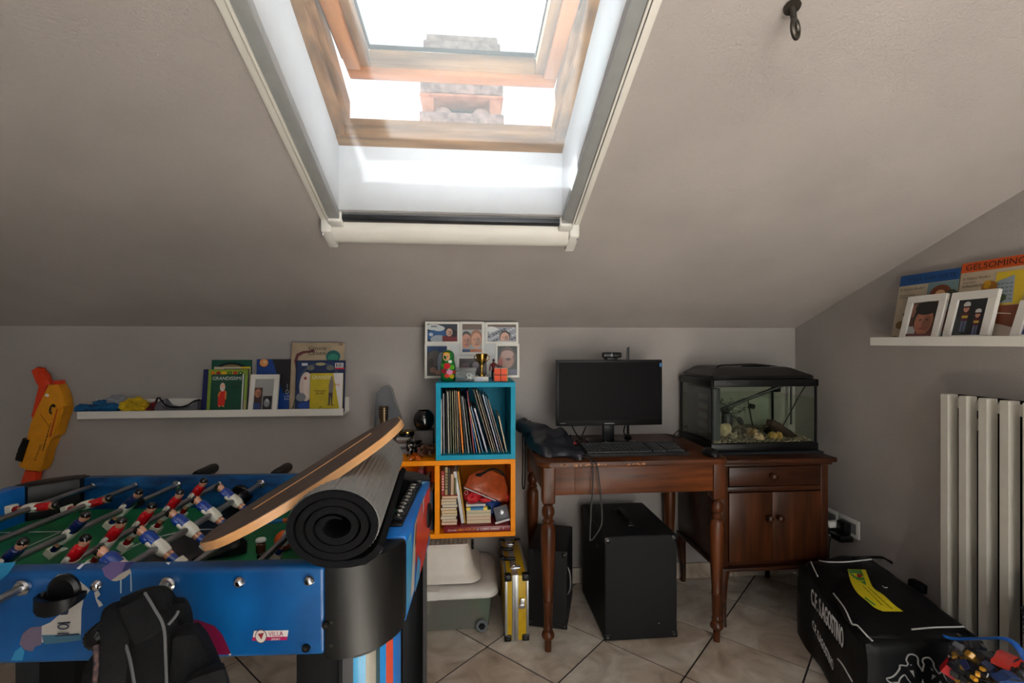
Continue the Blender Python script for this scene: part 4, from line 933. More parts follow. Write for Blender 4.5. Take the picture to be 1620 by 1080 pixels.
lbook('lime green children’s book with a row of fruit icons', 326, 388, 584, 2.382, 2.404, .012, (132, 160, 52), [('r', .08, .86, .88, .97, (150, 172, 40)), ('e', .12, .915, .055, .042, (220, 120, 30)), ('e', .26, .915, .055, .042, (170, 40, 30)), ('r', .34, .88, .46, .95, (230, 180, 30)), ('r', .5, .88, .6, .95, (30, 60, 30)), ('r', .525, .895, .575, .935, (150, 172, 40)), ('e', .69, .92, .055, .04, (196, 50, 40)), ('e', .83, .915, .065, .04, (30, 70, 30)), ('e', .83, .915, .03, .018, (200, 210, 150)), ('r', .86, 0, 1, .86, (156, 180, 80)), ('r', .90, 0, 1, .3, (196, 176, 140))])
lbook('dark green biography with a bearded figure in a red robe', 331, 383, 592, 2.366, 2.387, .009, G_, [('r', .955, 0, 1, 1, (206, 210, 206)),
      ('p', [(.24, .22), (.44, .22), (.47, .42), (.45, .60), (.30, .58), (.24, .46)], (206, 34, 26)), ('p', [(.22, .46), (.27, .58), (.32, .56), (.25, .44)], (222, 130, 50)), ('p', [(.44, .60), (.49, .56), (.49, .38), (.45, .38)], (222, 140, 60)),
      ('e', .36, .68, .08, .11, (214, 196, 186)), ('e', .37, .72, .06, .05, (222, 170, 150)), ('r', .27, .19, .33, .22, (222, 150, 90)), ('r', .38, .19, .44, .22, (222, 150, 90))],
      [('GRANDISSIMI', .49, .90, .88, .085, (226, 230, 226)), ('Archimede', .48, .11, .5, .075, (12, 34, 26), .3), ('Roberta\nPaoletti', .76, .68, .22, .09, (12, 40, 32), .3)])
lbook('dark blue space book with an orange planet on the left ledge', 404, 462, 568, 2.424, 2.440, .012, (14, 62, 136), [('p', [(.42, 1), (1, 1), (1, .35), (.75, .35)], (26, 22, 30)), ('e', .2, .93, .13, .085, (120, 60, 30)), ('e', .2, .935, .115, .073, (222, 150, 90)), ('e', .23, .945, .05, .03, (232, 186, 130))], [('I\nO\nLO', .86, .38, .14, .30, (190, 200, 214))])
lbook('tall beige schoolbook with a snake drawing behind the other books', 457, 541, 542, 2.405, 2.443, .016, (176, 156, 130), [('p', [(.10, .62), (.06, .74), (.10, .84), (.22, .88), (.38, .89), (.44, .86), (.24, .845), (.14, .80), (.12, .72), (.15, .63)], (104, 50, 56)), ('e', .40, .885, .05, .022, (104, 50, 56)), ('e', .80, .80, .14, .09, (20, 96, 92)), ('e', .80, .78, .10, .06, (40, 130, 110)), ('p', [(.04, .02), (.10, .16), (.06, .10), (.12, .22), (.09, .08), (.16, .14)], (60, 76, 50)), ('r', .9, .96, .98, .99, (140, 110, 90))],
      [('Vittoria\nCalvani', .50, .885, .34, .125, (34, 28, 26), .3)])
lbook('blue ornate book with a white moon face and price sticker', 466, 544, 570, 2.384, 2.406, .014, (16, 36, 78), [('r', .03, .02, .97, .98, (22, 46, 92)), ('e', .5, .62, .42, .34, (60, 74, 100)), ('e', .5, .60, .38, .32, (18, 38, 80)), ('e', .22, .5, .14, .28, (206, 188, 180)), ('e', .26, .52, .10, .24, (222, 204, 194)), ('e', .2, .66, .03, .03, (150, 60, 60)), ('e', .3, .86, .08, .05, (104, 104, 96)), ('e', .7, .86, .08, .05, (104, 104, 96)), ('e', .12, .3, .1, .08, (120, 124, 130)), ('e', .2, .14, .14, .07, (30, 70, 150)), ('e', .5, .93, .1, .03, (170, 160, 110)),
      ('r', .80, .86, .97, .95, (226, 226, 224)), ('r', .82, .87, .84, .94, (20, 20, 20)), ('r', .855, .87, .87, .94, (20, 20, 20)), ('r', .89, .87, .91, .94, (20, 20, 20)), ('r', .93, .87, .945, .94, (20, 20, 20)), ('r', .80, .83, 1, .86, (190, 20, 40)), ('r', .12, .90, .24, .95, (206, 206, 210))])
lbook('yellow and white biography with a man standing on it', 489, 541, 590, 2.366, 2.386, .009, (190, 170, 34), [('p', [(.70, 1), (1, 1), (1, 0), (.94, 0)], (222, 216, 214)), ('p', [(.58, .50), (.70, .50), (.72, .72), (.69, .84), (.61, .84), (.57, .70)], (112, 104, 104)), ('p', [(.575, .22), (.62, .22), (.64, .44), (.66, .22), (.69, .22), (.705, .51), (.575, .51)], (62, 50, 62)), ('e', .65, .87, .045, .05, (120, 104, 96)), ('r', .55, .195, .63, .215, (30, 24, 30)), ('r', .65, .195, .74, .215, (30, 24, 30))],
      [('GRANDIS', .35, .895, .58, .085, (226, 222, 200)), ('Einstein', .52, .11, .46, .11, (34, 28, 18), .3), ('Francesca\nBordini', .32, .53, .34, .12, (60, 50, 20), .3), ('MI', .84, .70, .13, .06, (200, 120, 70))])
M, w, h = leanM(391, 437, 592, 2.352 + .003, 2.392); M = M @ Matrix.Shear('XY', 4, (0, 0)) 
fr = mkframe('white photo frame with two snapshots on the left ledge', M, w, h, .022, [('r', 0, 0, 1, 1, (176, 172, 170)), ('r', .0, 0, .42, .72, (70, 44, 40)), *face(.18, .55, .17, (200, 130, 100), (130, 76, 50), .8), ('r', 0, 0, .36, .22, (52, 72, 122)), ('r', .48, .0, .95, .44, (36, 36, 40)), ('e', .7, .22, .16, .14, (150, 150, 150)), ('e', .72, .3, .07, .06, (206, 206, 204)), ('p', [(.6, .44), (.95, .44), (.95, .2)], (24, 22, 26))])

def cloth(name, label, pts, m, seed, amp=.35):
    b = NB()
    for i, (px, py, rx, rz, yy) in enumerate(pts):
        c = PY(px, py, yy); ball(b, (c.x, yy, max(c.z, LB_ + .004)), (rx, .038, rz), 3, amp, seed + i, 7, LB_)
    solo(name, b, m, label, 'cloth', 'scarves and cloths on the left ledge')
CL_BLUE = mat('blue_cloth', (16, 92, 142), .85, var=.15, bump=.4, bscale=300)
cloth('sports_scarf', 'crumpled blue sports cloth at the left end of the ledge', [(131, 645, .026, .018, 2.40), (158, 645, .055, .016, 2.40), (178, 644, .050, .020, 2.40), (162, 637, .030, .014, 2.42)], CL_BLUE, 2)
cloth('grey_cloth', 'light grey and white crumpled cloth behind the blue one', [(186, 634, .040, .028, 2.43), (199, 638, .030, .018, 2.43)], mat('grey_cloth', (150, 152, 160), .85, var=.12, bump=.4, bscale=300), 5)
cloth('yellow_scarf', 'crumpled bright yellow cloth on the ledge', [(205, 642, .036, .030, 2.39), (219, 639, .034, .034, 2.39), (228, 644, .022, .020, 2.385)], mat('yellow_cloth', (206, 172, 20), .85, var=.15, bump=.4, bscale=300), 8, .5)
cloth('red_strap', 'small red and black band between the yellow cloth and the grey bag', [(241, 646, .014, .016, 2.40), (245, 640, .012, .014, 2.40)], mat('red_band', (150, 22, 34), .7, rgb2=(30, 20, 22), var=0, scale=30), 11)
gb = thing('grey_pouch', 'flat grey mesh pouch with a black drawcord on the ledge', 'pouch', PY(285, 648, 2.40))
b = NB(); rg = []
for i, (px, py) in enumerate(((250, 640), (256, 632), (264, 642), (278, 645), (292, 644), (304, 641), (312, 633), (317, 632))):
    q = PY(px, py, 2.40); rg.append([(q.x, 2.445, LB_), (q.x, 2.445, q.z), (q.x, 2.41, q.z + .002), (q.x, 2.375, q.z - .006), (q.x, 2.37, LB_)])
part('pouch_body', ringmesh(b, rg), mat('grey_mesh', (92, 90, 98), .9, var=.1, bump=.3), gb)
part('drawcord', tube(NB(), [PY(px, py, 2.380) for px, py in ((247, 636), (249, 630), (253, 630), (258, 637), (266, 642), (280, 644), (296, 641), (308, 634), (316, 632))], .004, 6, sm=4), BLACKM, gb)
part('clear_ring', tube(NB(), [PY(258 + 3 * math.cos(a), 635 + 5 * math.sin(a), 2.379) for a in (2 * math.pi * k / 14 for k in range(15))], .0012, 5), mat('clear_pvc', (190, 190, 194), .2), gb)

# ------------------------------------------------------------------ toy blaster on the wall
YB = 2.455
def poly_w(pts): return [((PY(x, y, YB).x), (PY(x, y, YB).z)) for x, y in pts]
MB_ = Matrix(((1, 0, 0, 0), (0, 0, -1, YB), (0, 1, 0, 0), (0, 0, 0, 1)))       # xy -> xz plane, z toward the room
ORG = mat('orange_toy_plastic', (226, 62, 22), .4, var=.06); YTOY = mat('yellow_toy_plastic', (222, 146, 16), .42, var=.06)
bl = thing('toy_blaster', 'yellow and orange toy dart blaster hanging muzzle down on the wall', 'toy blaster', PY(60, 757, YB))
part('body', prism(NB(), poly_w([(86, 607), (103, 607), (109, 618), (113, 631), (114, 641), (109, 647), (106, 665), (101, 686), (93, 691), (88, 694), (84, 712), (80, 731), (77, 740), (72, 743), (55, 740), (40, 735), (44, 726), (54, 695), (61, 666), (69, 648), (77, 631)]), -.014, .040, MB_, .008), YTOY, bl)
part('lower_shell', prism(NB(), poly_w([(94, 642), (108, 643), (103, 668), (99, 684), (91, 688), (98, 665)]), .036, .046, MB_, .003), YTOY, bl)
part('panel_line', prism(NB(), poly_w([(76, 652), (82, 660), (90, 672), (97, 670), (97, 671.2), (89.5, 673.2), (81, 661), (75, 652.5)]), .039, .0415, MB_), mat('amber_shade', (170, 104, 10), .5), bl)
part('slot', prism(NB(), poly_w([(103, 644), (105, 645), (94, 687), (91, 688)]), .044, .0475, MB_), mat('orange_groove', (190, 76, 14), .5), bl)
gr = part('grip', prism(NB(), poly_w([(57, 585), (66, 580), (73, 582), (80, 592), (87, 606), (84, 612), (77, 618), (70, 612), (66, 604)]), 0, .030, MB_, .007), ORG, bl)
for k in range(8):
    x, y = 60 + k * 1.9, 586.5 + k * 3.3; part('grip_rib', cyl(NB(), PY(x, y, YB - .031), PY(x + 11, y - 5.5 + k * .6, YB - .031), .0016, n=6), ORG, gr)
part('muzzle_rear', prism(NB(), poly_w([(90, 608), (92, 601), (103, 601), (103, 609)]), -.005, .030, MB_, .004), ORG, bl)
part('trigger_frame', prism(NB(), poly_w([(70, 608), (85, 607), (78, 630), (68, 652), (63, 664), (58, 656), (65, 640), (66, 628)]), 0, .032, MB_, .004), ORG, bl)
part('trigger_guard', tube(NB(), [PY(x, y, YB - .012) for x, y in ((68, 637), (58, 640), (56, 648), (60, 656), (64, 662))], .006, 8, sm=4), ORG, bl)
part('trigger', ball(NB(), PY(75, 625, YB - .038), .009, 2), WHITEP, bl)
part('fore_grip', prism(NB(), poly_w([(50, 690), (59, 693), (48, 727), (38, 724), (41, 712), (46, 708)]), -.010, .050, MB_, .006), BLACKP, bl)
part('barrel', prism(NB(), poly_w([(48, 741), (68, 744), (64, 762), (60, 800), (36, 798), (41, 760)]), -.004, .030, MB_, .006), ORG, bl)
BK = ink((24, 20, 18))
lg = part('logo_oval', lathe(NB(), [(.018, 0), (.018, .0015), (.001, .0016)], 24, MB_ @ Matrix.Translation((PY(83, 647, YB - .04).x, PY(83, 647, YB - .04).z, .0402)) @ Matrix.Rotation(math.radians(-14), 4, 'Z') @ Matrix.Diagonal((.72, 1.35, 1, 1))), BK, bl)
Mx = MB_ @ Matrix.Translation((PY(83, 647, YB - .04).x, PY(83, 647, YB - .04).z, .0420)) @ Matrix.Rotation(math.radians(72), 4, 'Z')
text('NERF', Mx, .028, .010, ink((224, 150, 30)), lg, .2, thick=.02)
Mx = MB_ @ Matrix.Translation((PY(60, 716, YB - .04).x, PY(60, 716, YB - .04).z, .0405)) @ Matrix.Rotation(math.radians(70), 4, 'Z')
text('AYAHAS', Mx, .080, .011, BK, bl, thick=.02)
for k in range(9):
    a = PY(80 - k * 1.5, 671 + k * 5., YB - .04); part('vent_mark', box(NB(), -.0012, .0012, -.006, .006, .0395, .0412, 0, 1, MB_ @ Matrix.Translation((a.x, a.z, 0)) @ Matrix.Rotation(math.radians(-18), 4, 'Z')), BK, bl)
for k in range(4):
    a = PY(75 - k * 2.0, 690 + k * 6, YB - .04); part('vent_mark', box(NB(), -.0012, .0012, -.006, .006, .0395, .0412, 0, 1, MB_ @ Matrix.Translation((a.x, a.z, 0)) @ Matrix.Rotation(math.radians(-18), 4, 'Z')), BK, bl)
a = PY(74, 622, YB); part('wall_nail', cyl(NB(), (a.x, YB - .012, a.z + .012), (a.x, YW, a.z + .012), .003, n=8), STEEL, bl)

# ------------------------------------------------------------------ blue and orange wall cubes
TEAL = mat('turquoise_foil', (0, 150, 184), .45, var=.03, spec=.2); ORF = mat('orange_foil', (248, 146, 4), .45, var=.03, spec=.2)
YFq = 2.125; QL, QR = PY(689.5, 660, YFq).x, PY(815.5, 660, YFq).x; QT, QM, QB = PY(750, 605, YFq).z, PY(750, 727.5, YFq).z, PY(750, 850, YFq).z
def cube(name, label, x0, x1, z0, z1, m, div=None):
    o = thing(name, label, 'shelf unit', ((x0 + x1) / 2, 2.3, z0)); w = .021; y1 = YW - .001
    part('top_panel', box(NB(), x0, x1, YFq, y1, z1 - w, z1, .001, 1), m, o); part('bottom_panel', box(NB(), x0, x1, YFq, y1, z0, z0 + w, .001, 1), m, o)
    part('side_panel', box(NB(), x0, x0 + w, YFq, y1, z0 + w, z1 - w, .001, 1), m, o); part('side_panel', box(NB(), x1 - w, x1, YFq, y1, z0 + w, z1 - w, .001, 1), m, o)
    part('back_panel', box(NB(), x0 + w, x1 - w, y1 - .008, y1, z0 + w, z1 - w), m, o)
    if div: part('divider', box(NB(), div - w / 2, div + w / 2, YFq + .001, y1 - .008, z0 + w, z1 - w, .001, 1), m, o)
    return o
QC = PY(691.5, 780, YFq).x
cube('wall_cube', 'turquoise square wall shelf packed with thin books', QL, QR, QM + .0015, QT, TEAL)
cube('wall_cube', 'wide orange wall shelf with a divider below the turquoise one', QR - .70, QR, QB, QM, ORF, QC)

# thin books in the turquoise cube: bottom px, top px, top py, thickness mm, colour, what it is
BB = [(697.2, 697.2, 631, 5, (206, 208, 204), 'white booklet standing first from the left'), (701.5, 700.5, 622, 6, (150, 146, 156), 'lilac grey thin book standing second from the left'), (707, 705.5, 616, 3, (24, 24, 26), 'thin black book near the left side'),
      (709.5, 707.5, 619, 5, (196, 190, 176), 'cream thin book right of the thin black one'), (713, 711.2, 617, 5, (92, 98, 70), 'dark olive book near the left side'), (717, 715, 618, 4, (128, 128, 96), 'lighter olive book next to the dark olive one'), (720.2, 718.2, 617, 5, (110, 100, 78), 'khaki brown book third left of the orange one'),
      (724, 721.2, 618, 4, (166, 150, 122), 'tan booklet second left of the orange one'), (727.5, 722.6, 622, 4, (60, 52, 44), 'dark brown booklet just left of the orange one'), (731.2, 723.8, 619, 8, (250, 140, 10), 'bright orange folder'), (736.8, 728.4, 626, 4, (40, 58, 62), 'dark teal booklet right of the orange folder'),
      (740.5, 730.5, 627, 6, (150, 150, 152), 'black and white patterned book'), (746, 734.5, 631, 4, (58, 64, 50), 'dark green booklet right of the patterned book'), (749.5, 738.5, 618, 5, (150, 28, 48), 'dark red book'), (753.5, 738.8, 630, 5, (20, 104, 170), 'bright blue book'),
      (758.5, 741.5, 644, 5, (186, 164, 136), 'beige spiral notebook'), (763, 744.5, 643, 5, (96, 132, 170), 'pale blue notebook beside the beige spiral one'), (769, 749.5, 646, 8, (196, 196, 218), 'pale lilac pad'), (778, 748.5, 616, 4, (120, 96, 74), 'brown leaning book that reaches highest'),
      (781.5, 753, 617, 4, (176, 158, 130), 'tan leaning book right of the highest brown one'), (785, 757.5, 622, 4, (70, 56, 48), 'dark brown leaning book'), (788.5, 763, 624, 5, (188, 186, 202), 'pale lilac leaning book'), (792.5, 767.5, 627, 4, (96, 92, 100), 'charcoal grey leaning book'), (796, 771.5, 631, 4, (140, 110, 86), 'reddish brown leaning book rightmost of the tall ones'),
      (800.5, 788, 658, 6, (206, 186, 152), 'short cream book leaning at the right side'), ]
zf = QM + .0015 + .021 + .0008
for i, (b0, t0, py, th, c, lab) in enumerate(BB):
    yf = 2.150 + .004 * ((i * 7) % 5); xb = PY(b0, 716, yf).x; xt = PY(t0, py, yf).x; zt = PY(t0, py, yf).z
    ang = math.atan2(xb - xt, zt - zf); L = math.hypot(xb - xt, zt - zf); t = th / 1000.
    M = Matrix.Translation((xb, yf, zf + t * math.sin(ang) * .0)) @ Matrix.Rotation(-ang, 4, 'Y') @ Matrix.Rotation(math.pi / 2, 4, 'X') @ Matrix.Rotation(-math.pi / 2, 4, 'Y')
    M = Matrix.Translation((xb + t * math.cos(ang), yf, zf + t * math.sin(ang))) @ Matrix.Rotation(-ang, 4, 'Y') @ Matrix(((0, 0, 1, 0), (1, 0, 0, 0), (0, 1, 0, 0), (0, 0, 0, 1)))
    mkbook(lab + ' in the turquoise shelf', M, .20 + .012 * (i % 4), L, t, c, (), (), 'thin books in the turquoise cube')

# contents of the right orange compartment
zo = QB + .0212
def wbox(name, label, cat, px0, px1, py0, py1, yf, d, m, group=None, z0=None, bev=.002):
    a = PY(px0, py1, yf); b_ = PY(px1, py0, yf); z0 = a.z if z0 is None else z0
    return solo(name, box(NB(), a.x, b_.x, yf, yf + d, z0, b_.z, bev, 2), m, label, cat, group)
def obook(label, px0, px1, py0, py1, yf, d, th_axis, cover, group=None, name='book', texts=()):
    """book lying flat, its fore edge or spine toward the room"""
    a = PY(px0, py1, yf); b_ = PY(px1, py0, yf); o = thing(name, label, 'book', (a.x, yf, a.z), group=group); h = b_.z - a.z; w = b_.x - a.x; bt = min(.0016, h * .2)
    cm = mat('cover_%d_%d_%d' % cover, cover, .4, var=.08, scale=18, coat=.1)
    cv = part('cover', box(box(NB(), 0, w, 0, d, 0, bt), 0, w, 0, d, h - bt, h), cm, o, local=True)
    part('pages', box(NB(), .002, w - .002, .002, d, bt, h - bt), PAGES, o, local=True)
    return o, w, h
a = PY(702, 838, 2.128); b_ = PY(808, 829.5, 2.128)
pu = thing('book', 'wide red pop-up book lying flat at the bottom of the orange shelf', 'book', (a.x, 2.128, zo + .0002)); wp = b_.x - a.x; hp_ = .026
part('cover', box(NB(), 0, wp, 0, .26, 0, hp_, .003, 2), mat('dark_red_cover', (124, 18, 30), .35, var=.08), pu, local=True)
part('pages', box(NB(), .006, wp - .004, .01, .262, .003, hp_ - .003), PAGES, pu, local=True)
def sp(s, cx, w, h, c, shear=0.): text(s, Matrix.Translation((cx * wp, -.0006, hp_ * .5)) @ Matrix.Rotation(math.pi / 2, 4, 'X'), w * wp, h, ink(c), pu, shear, local=True, thick=.01)
sp('Grande', .125, .13, .009, (226, 200, 196), .3); sp('LIBRO POP-UP', .335, .27, .010, (236, 160, 40)); sp('del', .505, .04, .009, (226, 200, 196), .3); sp('CORPO UMANO', .69, .29, .010, (232, 214, 210)); sp('!', .89, .012, .010, (232, 214, 210))
CC = [(206, 70, 60), (90, 60, 110), (214, 214, 206), (60, 60, 70), (222, 170, 60), (120, 36, 46), (60, 110, 140), (190, 180, 170), (40, 40, 50), (200, 90, 70), (140, 140, 60)]
zt_ = PY(712, 784, 2.15).z; z0_ = zo + .0275; n = 10
for k in range(n):
    za, zb = z0_ + (zt_ - z0_) * k / n, z0_ + (zt_ - z0_) * (k + 1) / n - .0004
    xa, xb = PY(697.5, 800, 2.15).x, PY(723.6, 800, 2.15).x; dx = .003 * math.sin(k * 2.3)
    o = thing('paperback', 'small paperback number %s from the bottom of the tall pile in the orange shelf' % ['one', 'two', 'three', 'four', 'five', 'six', 'seven', 'eight', 'nine', 'ten'][k], 'book', (xa, 2.15, za), group='paperbacks in the tall pile')
    h = zb - za; w = xb - xa; bm = box(box(NB(), .002 + dx, w + dx - .002, .0, .17, 0, .0012), .002 + dx, w + dx - .002, 0., .17, h - .0012, h)
    part('cover', bm, mat('cover_%d_%d_%d' % CC[k], CC[k], .4), o, local=True); part('pages', box(NB(), .003 + dx, w + dx - .003, .0012, .17, .0012, h - .0012), PAGES, o, local=True)
# small upright books on top of the pile
for (p0, p1, q0, c, lab) in ((697.8, 703.5, 745, (150, 30, 34), 'red spined small book standing on the tall pile'), (703.8, 708.8, 739, (170, 150, 110), 'patterned brown small book standing on the tall pile'), (709.2, 712.2, 740, (60, 46, 40), 'thin dark book standing on the tall pile'), (712.6, 718.2, 750, (196, 160, 130), 'pale pink small book standing on the tall pile'), (718.6, 721.6, 756, (110, 100, 50), 'olive thin book standing on the tall pile')):
    a = PY(p0, 783, 2.16); b_ = PY(p1, q0, 2.16); t = b_.x - a.x
    M = Matrix.Translation((b_.x, 2.16, zt_ + .0004)) @ Matrix(((0, 0, 1, 0), (1, 0, 0, 0), (0, 1, 0, 0), (0, 0, 0, 1)))
    o = mkbook(lab, M, .12, b_.z - zt_, t, c, (), (), 'small books standing on the pile')
    if 'red' in lab or 'pattern' in lab:
        for k in range(6): part('spine_mark', box(NB(), -.0006, .0004, (.2 + .11 * k) * (b_.z - zt_), (.26 + .11 * k) * (b_.z - zt_), -t * .75, -t * .25), ink((226, 200, 180)) if 'red' in lab else ink((50, 36, 28)), o, local=True)
solo('folded_papers', box(NB(), -.0075, .0075, 0, .18, 0, .235, .002, 1, Matrix.Translation((PY(732.5, 833, 2.16).x, 2.165, zo + .0275)) @ Matrix.Rotation(math.radians(-9), 4, 'Y')), mat('paper_white', (206, 204, 206), .7), 'folded white papers standing right of the tall pile', 'papers')
solo('magazine', box(NB(), -.003, .003, 0, .18, 0, .235, .001, 1, Matrix.Translation((PY(736.2, 833, 2.16).x, 2.16, zo + .0275)) @ Matrix.Rotation(math.radians(-8), 4, 'Y')), mat('mag_yellow', (190, 140, 50), .5), 'yellow brown thin magazine leaning beside the folded papers', 'magazine')
zq = zo + .0275
a = PY(738, 829, 2.16).x; b_ = PY(777, 829, 2.16).x
hh = (PY(757, 806, 2.16).z - zq); n = 4
for k in range(n):
    o = thing('paperback', 'thick paperback number %s from the bottom of the short pile in the orange shelf' % ['one', 'two', 'three', 'four'][k], 'book', (a, 2.16, zq + hh * k / n), group='paperbacks in the short pile'); h = hh / n - .0005; w = b_ - a
    c = [(206, 190, 170), (170, 60, 50), (214, 206, 196), (30, 120, 70)][k]
    part('cover', box(box(NB(), 0, w, 0, .15, 0, .0012), 0, w, 0, .15, h - .0012, h), mat('cover_%d_%d_%d' % c, c, .4), o, local=True); part('pages', box(NB(), .001, w - .002, .001, .15, .0012, h - .0012), PAGES, o, local=True)
zn = zq + hh + .0005
nt_ = thing('notebook', 'small notebook with a blue and yellow spine on the short pile', 'notebook', (a, 2.155, zn))
part('cover', box(NB(), .000, .092, -.002, .12, 0, .010, .001, 1), mat('nb_blue', (30, 120, 176), .4), nt_, local=True); part('spine_band', box(NB(), -.001, .018, -.003, .02, .0005, .0105), mat('nb_yellow', (232, 206, 70), .4), nt_, local=True); part('spine_band', box(NB(), .075, .093, -.003, .02, .0005, .0105), mat('nb_yellow', (232, 206, 70), .4), nt_, local=True)
solo('paper_slip', box(NB(), a - .002, a + .085, 2.17, 2.27, zn + .011, zn + .021, .001, 1), mat('paper_white', (206, 204, 206), .7), 'white folded leaflet lying on the small notebook', 'leaflet')
c = PY(748, 783, 2.19); zr_ = zn + .0215
rd = thing('red_pouch', 'crumpled red drawstring pouch in the orange shelf', 'pouch', (c.x, 2.19, zr_))
part('pouch_body', ball(NB(), (c.x, 2.20, zr_ + .030), (.042, .04, .033), 3, .35, 3, 6, zr_), mat('red_fabric', (186, 16, 30), .6, var=.1, bump=.3), rd)
part('pouch_neck', ball(NB(), (c.x + .055, 2.175, zr_ + .018), (.030, .016, .014), 2, .3, 9, 6), mat('red_fabric', (186, 16, 30), .6), rd)
part('cord_ring', tube(NB(), [PY(737.5 + 2.6 * math.cos(q), 779 + 3.4 * math.sin(q), 2.158) for q in (2 * math.pi * k / 14 for k in range(15))], .0011, 5), mat('pink_cord', (222, 170, 160), .5), rd)
c = PY(775, 798, 2.23); solo('blue_cloth', ball(NB(), (c.x, 2.26, zq + .050), (.050, .05, .050), 3, .3, 5, 6, zq + .0004), mat('blue_fabric', (20, 60, 130), .7), 'dark blue cloth below the brown pouch in the orange shelf', 'cloth')
c = PY(795, 818, 2.17)
nbk = thing('pencil_tin', 'grey metal notebook tin leaning in the orange shelf corner', 'tin', (c.x, 2.18, zq))
Mt = Matrix.Translation((c.x + .002, 2.165, zq + .004)) @ Matrix.Rotation(math.radians(-14), 4, 'Y') @ Matrix.Rotation(math.radians(-20), 4, 'X')
part('tin_body', box(NB(), -.030, .034, 0, .012, .0, .066, .002, 2, Mt), mat('dark_grey_card', (92, 92, 98), .5), nbk); part('tin_ring', lathe(NB(), [(.008, 0), (.011, .001), (.008, .002)], 14, Mt @ Matrix.Translation((.002, -.001, .04)) @ Matrix.Rotation(math.pi / 2, 4, 'X')), STEEL, nbk)
part('paper_insert', box(NB(), -.036, .040, -.016, .010, -.004, .004, 0, 1, Mt), mat('paper_white', (206, 204, 206), .7), nbk)
pc = thing('brown_pouch', 'orange brown pouch wrapped in clear plastic with a black cord', 'pouch', PY(775, 785, 2.2))
q = [(733, 770), (742, 751), (760, 743), (780, 744), (798, 752), (804, 772), (803, 790), (792, 795), (776, 788), (756, 778)]
rg = []
for yv, sc_ in ((2.165, .90), (2.155, .97), (2.175, 1.), (2.235, .97), (2.26, .8)):
    rg.append([PY(770 + (x - 770) * sc_, 768 + (y - 768) * sc_, yv) + Vector((0, 0, .006 * noise.noise(Vector((x * .13, y * .17, yv * 9))))) for x, y in q])
part('pouch_body', ringmesh(NB(), rg), mat('rust_fabric', (158, 66, 26), .35, var=.2, scale=30, bump=.4, bscale=60, coat=.5), pc, ang=60)
part('cord', tube(NB(), [PY(x, y, 2.150) for x, y in ((758, 751), (766, 748), (772, 744), (782, 742), (792, 746), (799, 753))], .0048, 7, sm=5), BLACKM, pc)
part('cord_knot', ball(NB(), PY(758, 751, 2.150), (.014, .008, .008), 2, .3, 2), BLACKM, pc)
part('red_lining', ball(NB(), PY(800, 783, 2.19), (.016, .03, .030), 2, .3, 4), mat('red_fabric', (186, 16, 30), .6), pc)
part('plastic_edge', tube(NB(), [PY(x, y, 2.150) for x, y in ((734, 771), (744, 775), (756, 780), (770, 786), (784, 792))], .003, 6, sm=4), mat('clear_film_edge', (180, 170, 170), .15, coat=1.), pc)
# left compartment: a few things seen past the table
for k, (p0, p1, q0, c, lab) in enumerate(((662, 670, 742, (120, 24, 30), 'dark red book in the left part of the orange shelf'), (671, 678, 760, (60, 40, 60), 'dark plum book in the left part of the orange shelf'), (679, 685, 778, (40, 60, 90), 'dark blue book next to the divider of the orange shelf'))):
    a = PY(p0, 830, 2.17); b_ = PY(p1, q0, 2.17); M = Matrix.Translation((b_.x, 2.17, zo + .0004)) @ Matrix(((0, 0, 1, 0), (1, 0, 0, 0), (0, 1, 0, 0), (0, 0, 0, 1)))
    mkbook(lab, M, .16, b_.z - zo, b_.x - a.x, c, (), (), 'books in the left orange compartment')

# ------------------------------------------------------------------ collage frame and keepsakes on the turquoise cube
YCf = 2.375; fx0, fx1 = PY(672, 560, YCf).x, PY(821.5, 560, YCf).x; fz1 = PY(745, 508.5, YCf).z; fz0 = QT + .0005
KW, KH = fx1 - fx0, fz1 - fz0
cf = thing('collage_frame', 'white collage photo frame with six family pictures above the turquoise shelf', 'photo frame', M=frame3((fx0, YCf, fz0), (1, 0, 0), (0, .012, 1)))
part('back_plate', box(NB(), .004, KW - .004, .004, KH - .004, -.022, -.008, .001, 1), mat('white_back_plate', (206, 206, 208), .5), cf, local=True)
def fpx(x0, y0, x1, y1):         # crop pixels 9.82 per photo pixel -> local
    g = lambda X, Y: ((665 + X / 9.82 - 672) / 149.5 * KW, KH - (500 + Y / 9.82 - 508.5) / (601 - 508.5) * KH)
    a, b_ = g(x0, y1), g(x1, y0); return a[0], b_[0], max(a[1], 0), min(b_[1], KH)
BROWN = (92, 60, 40)
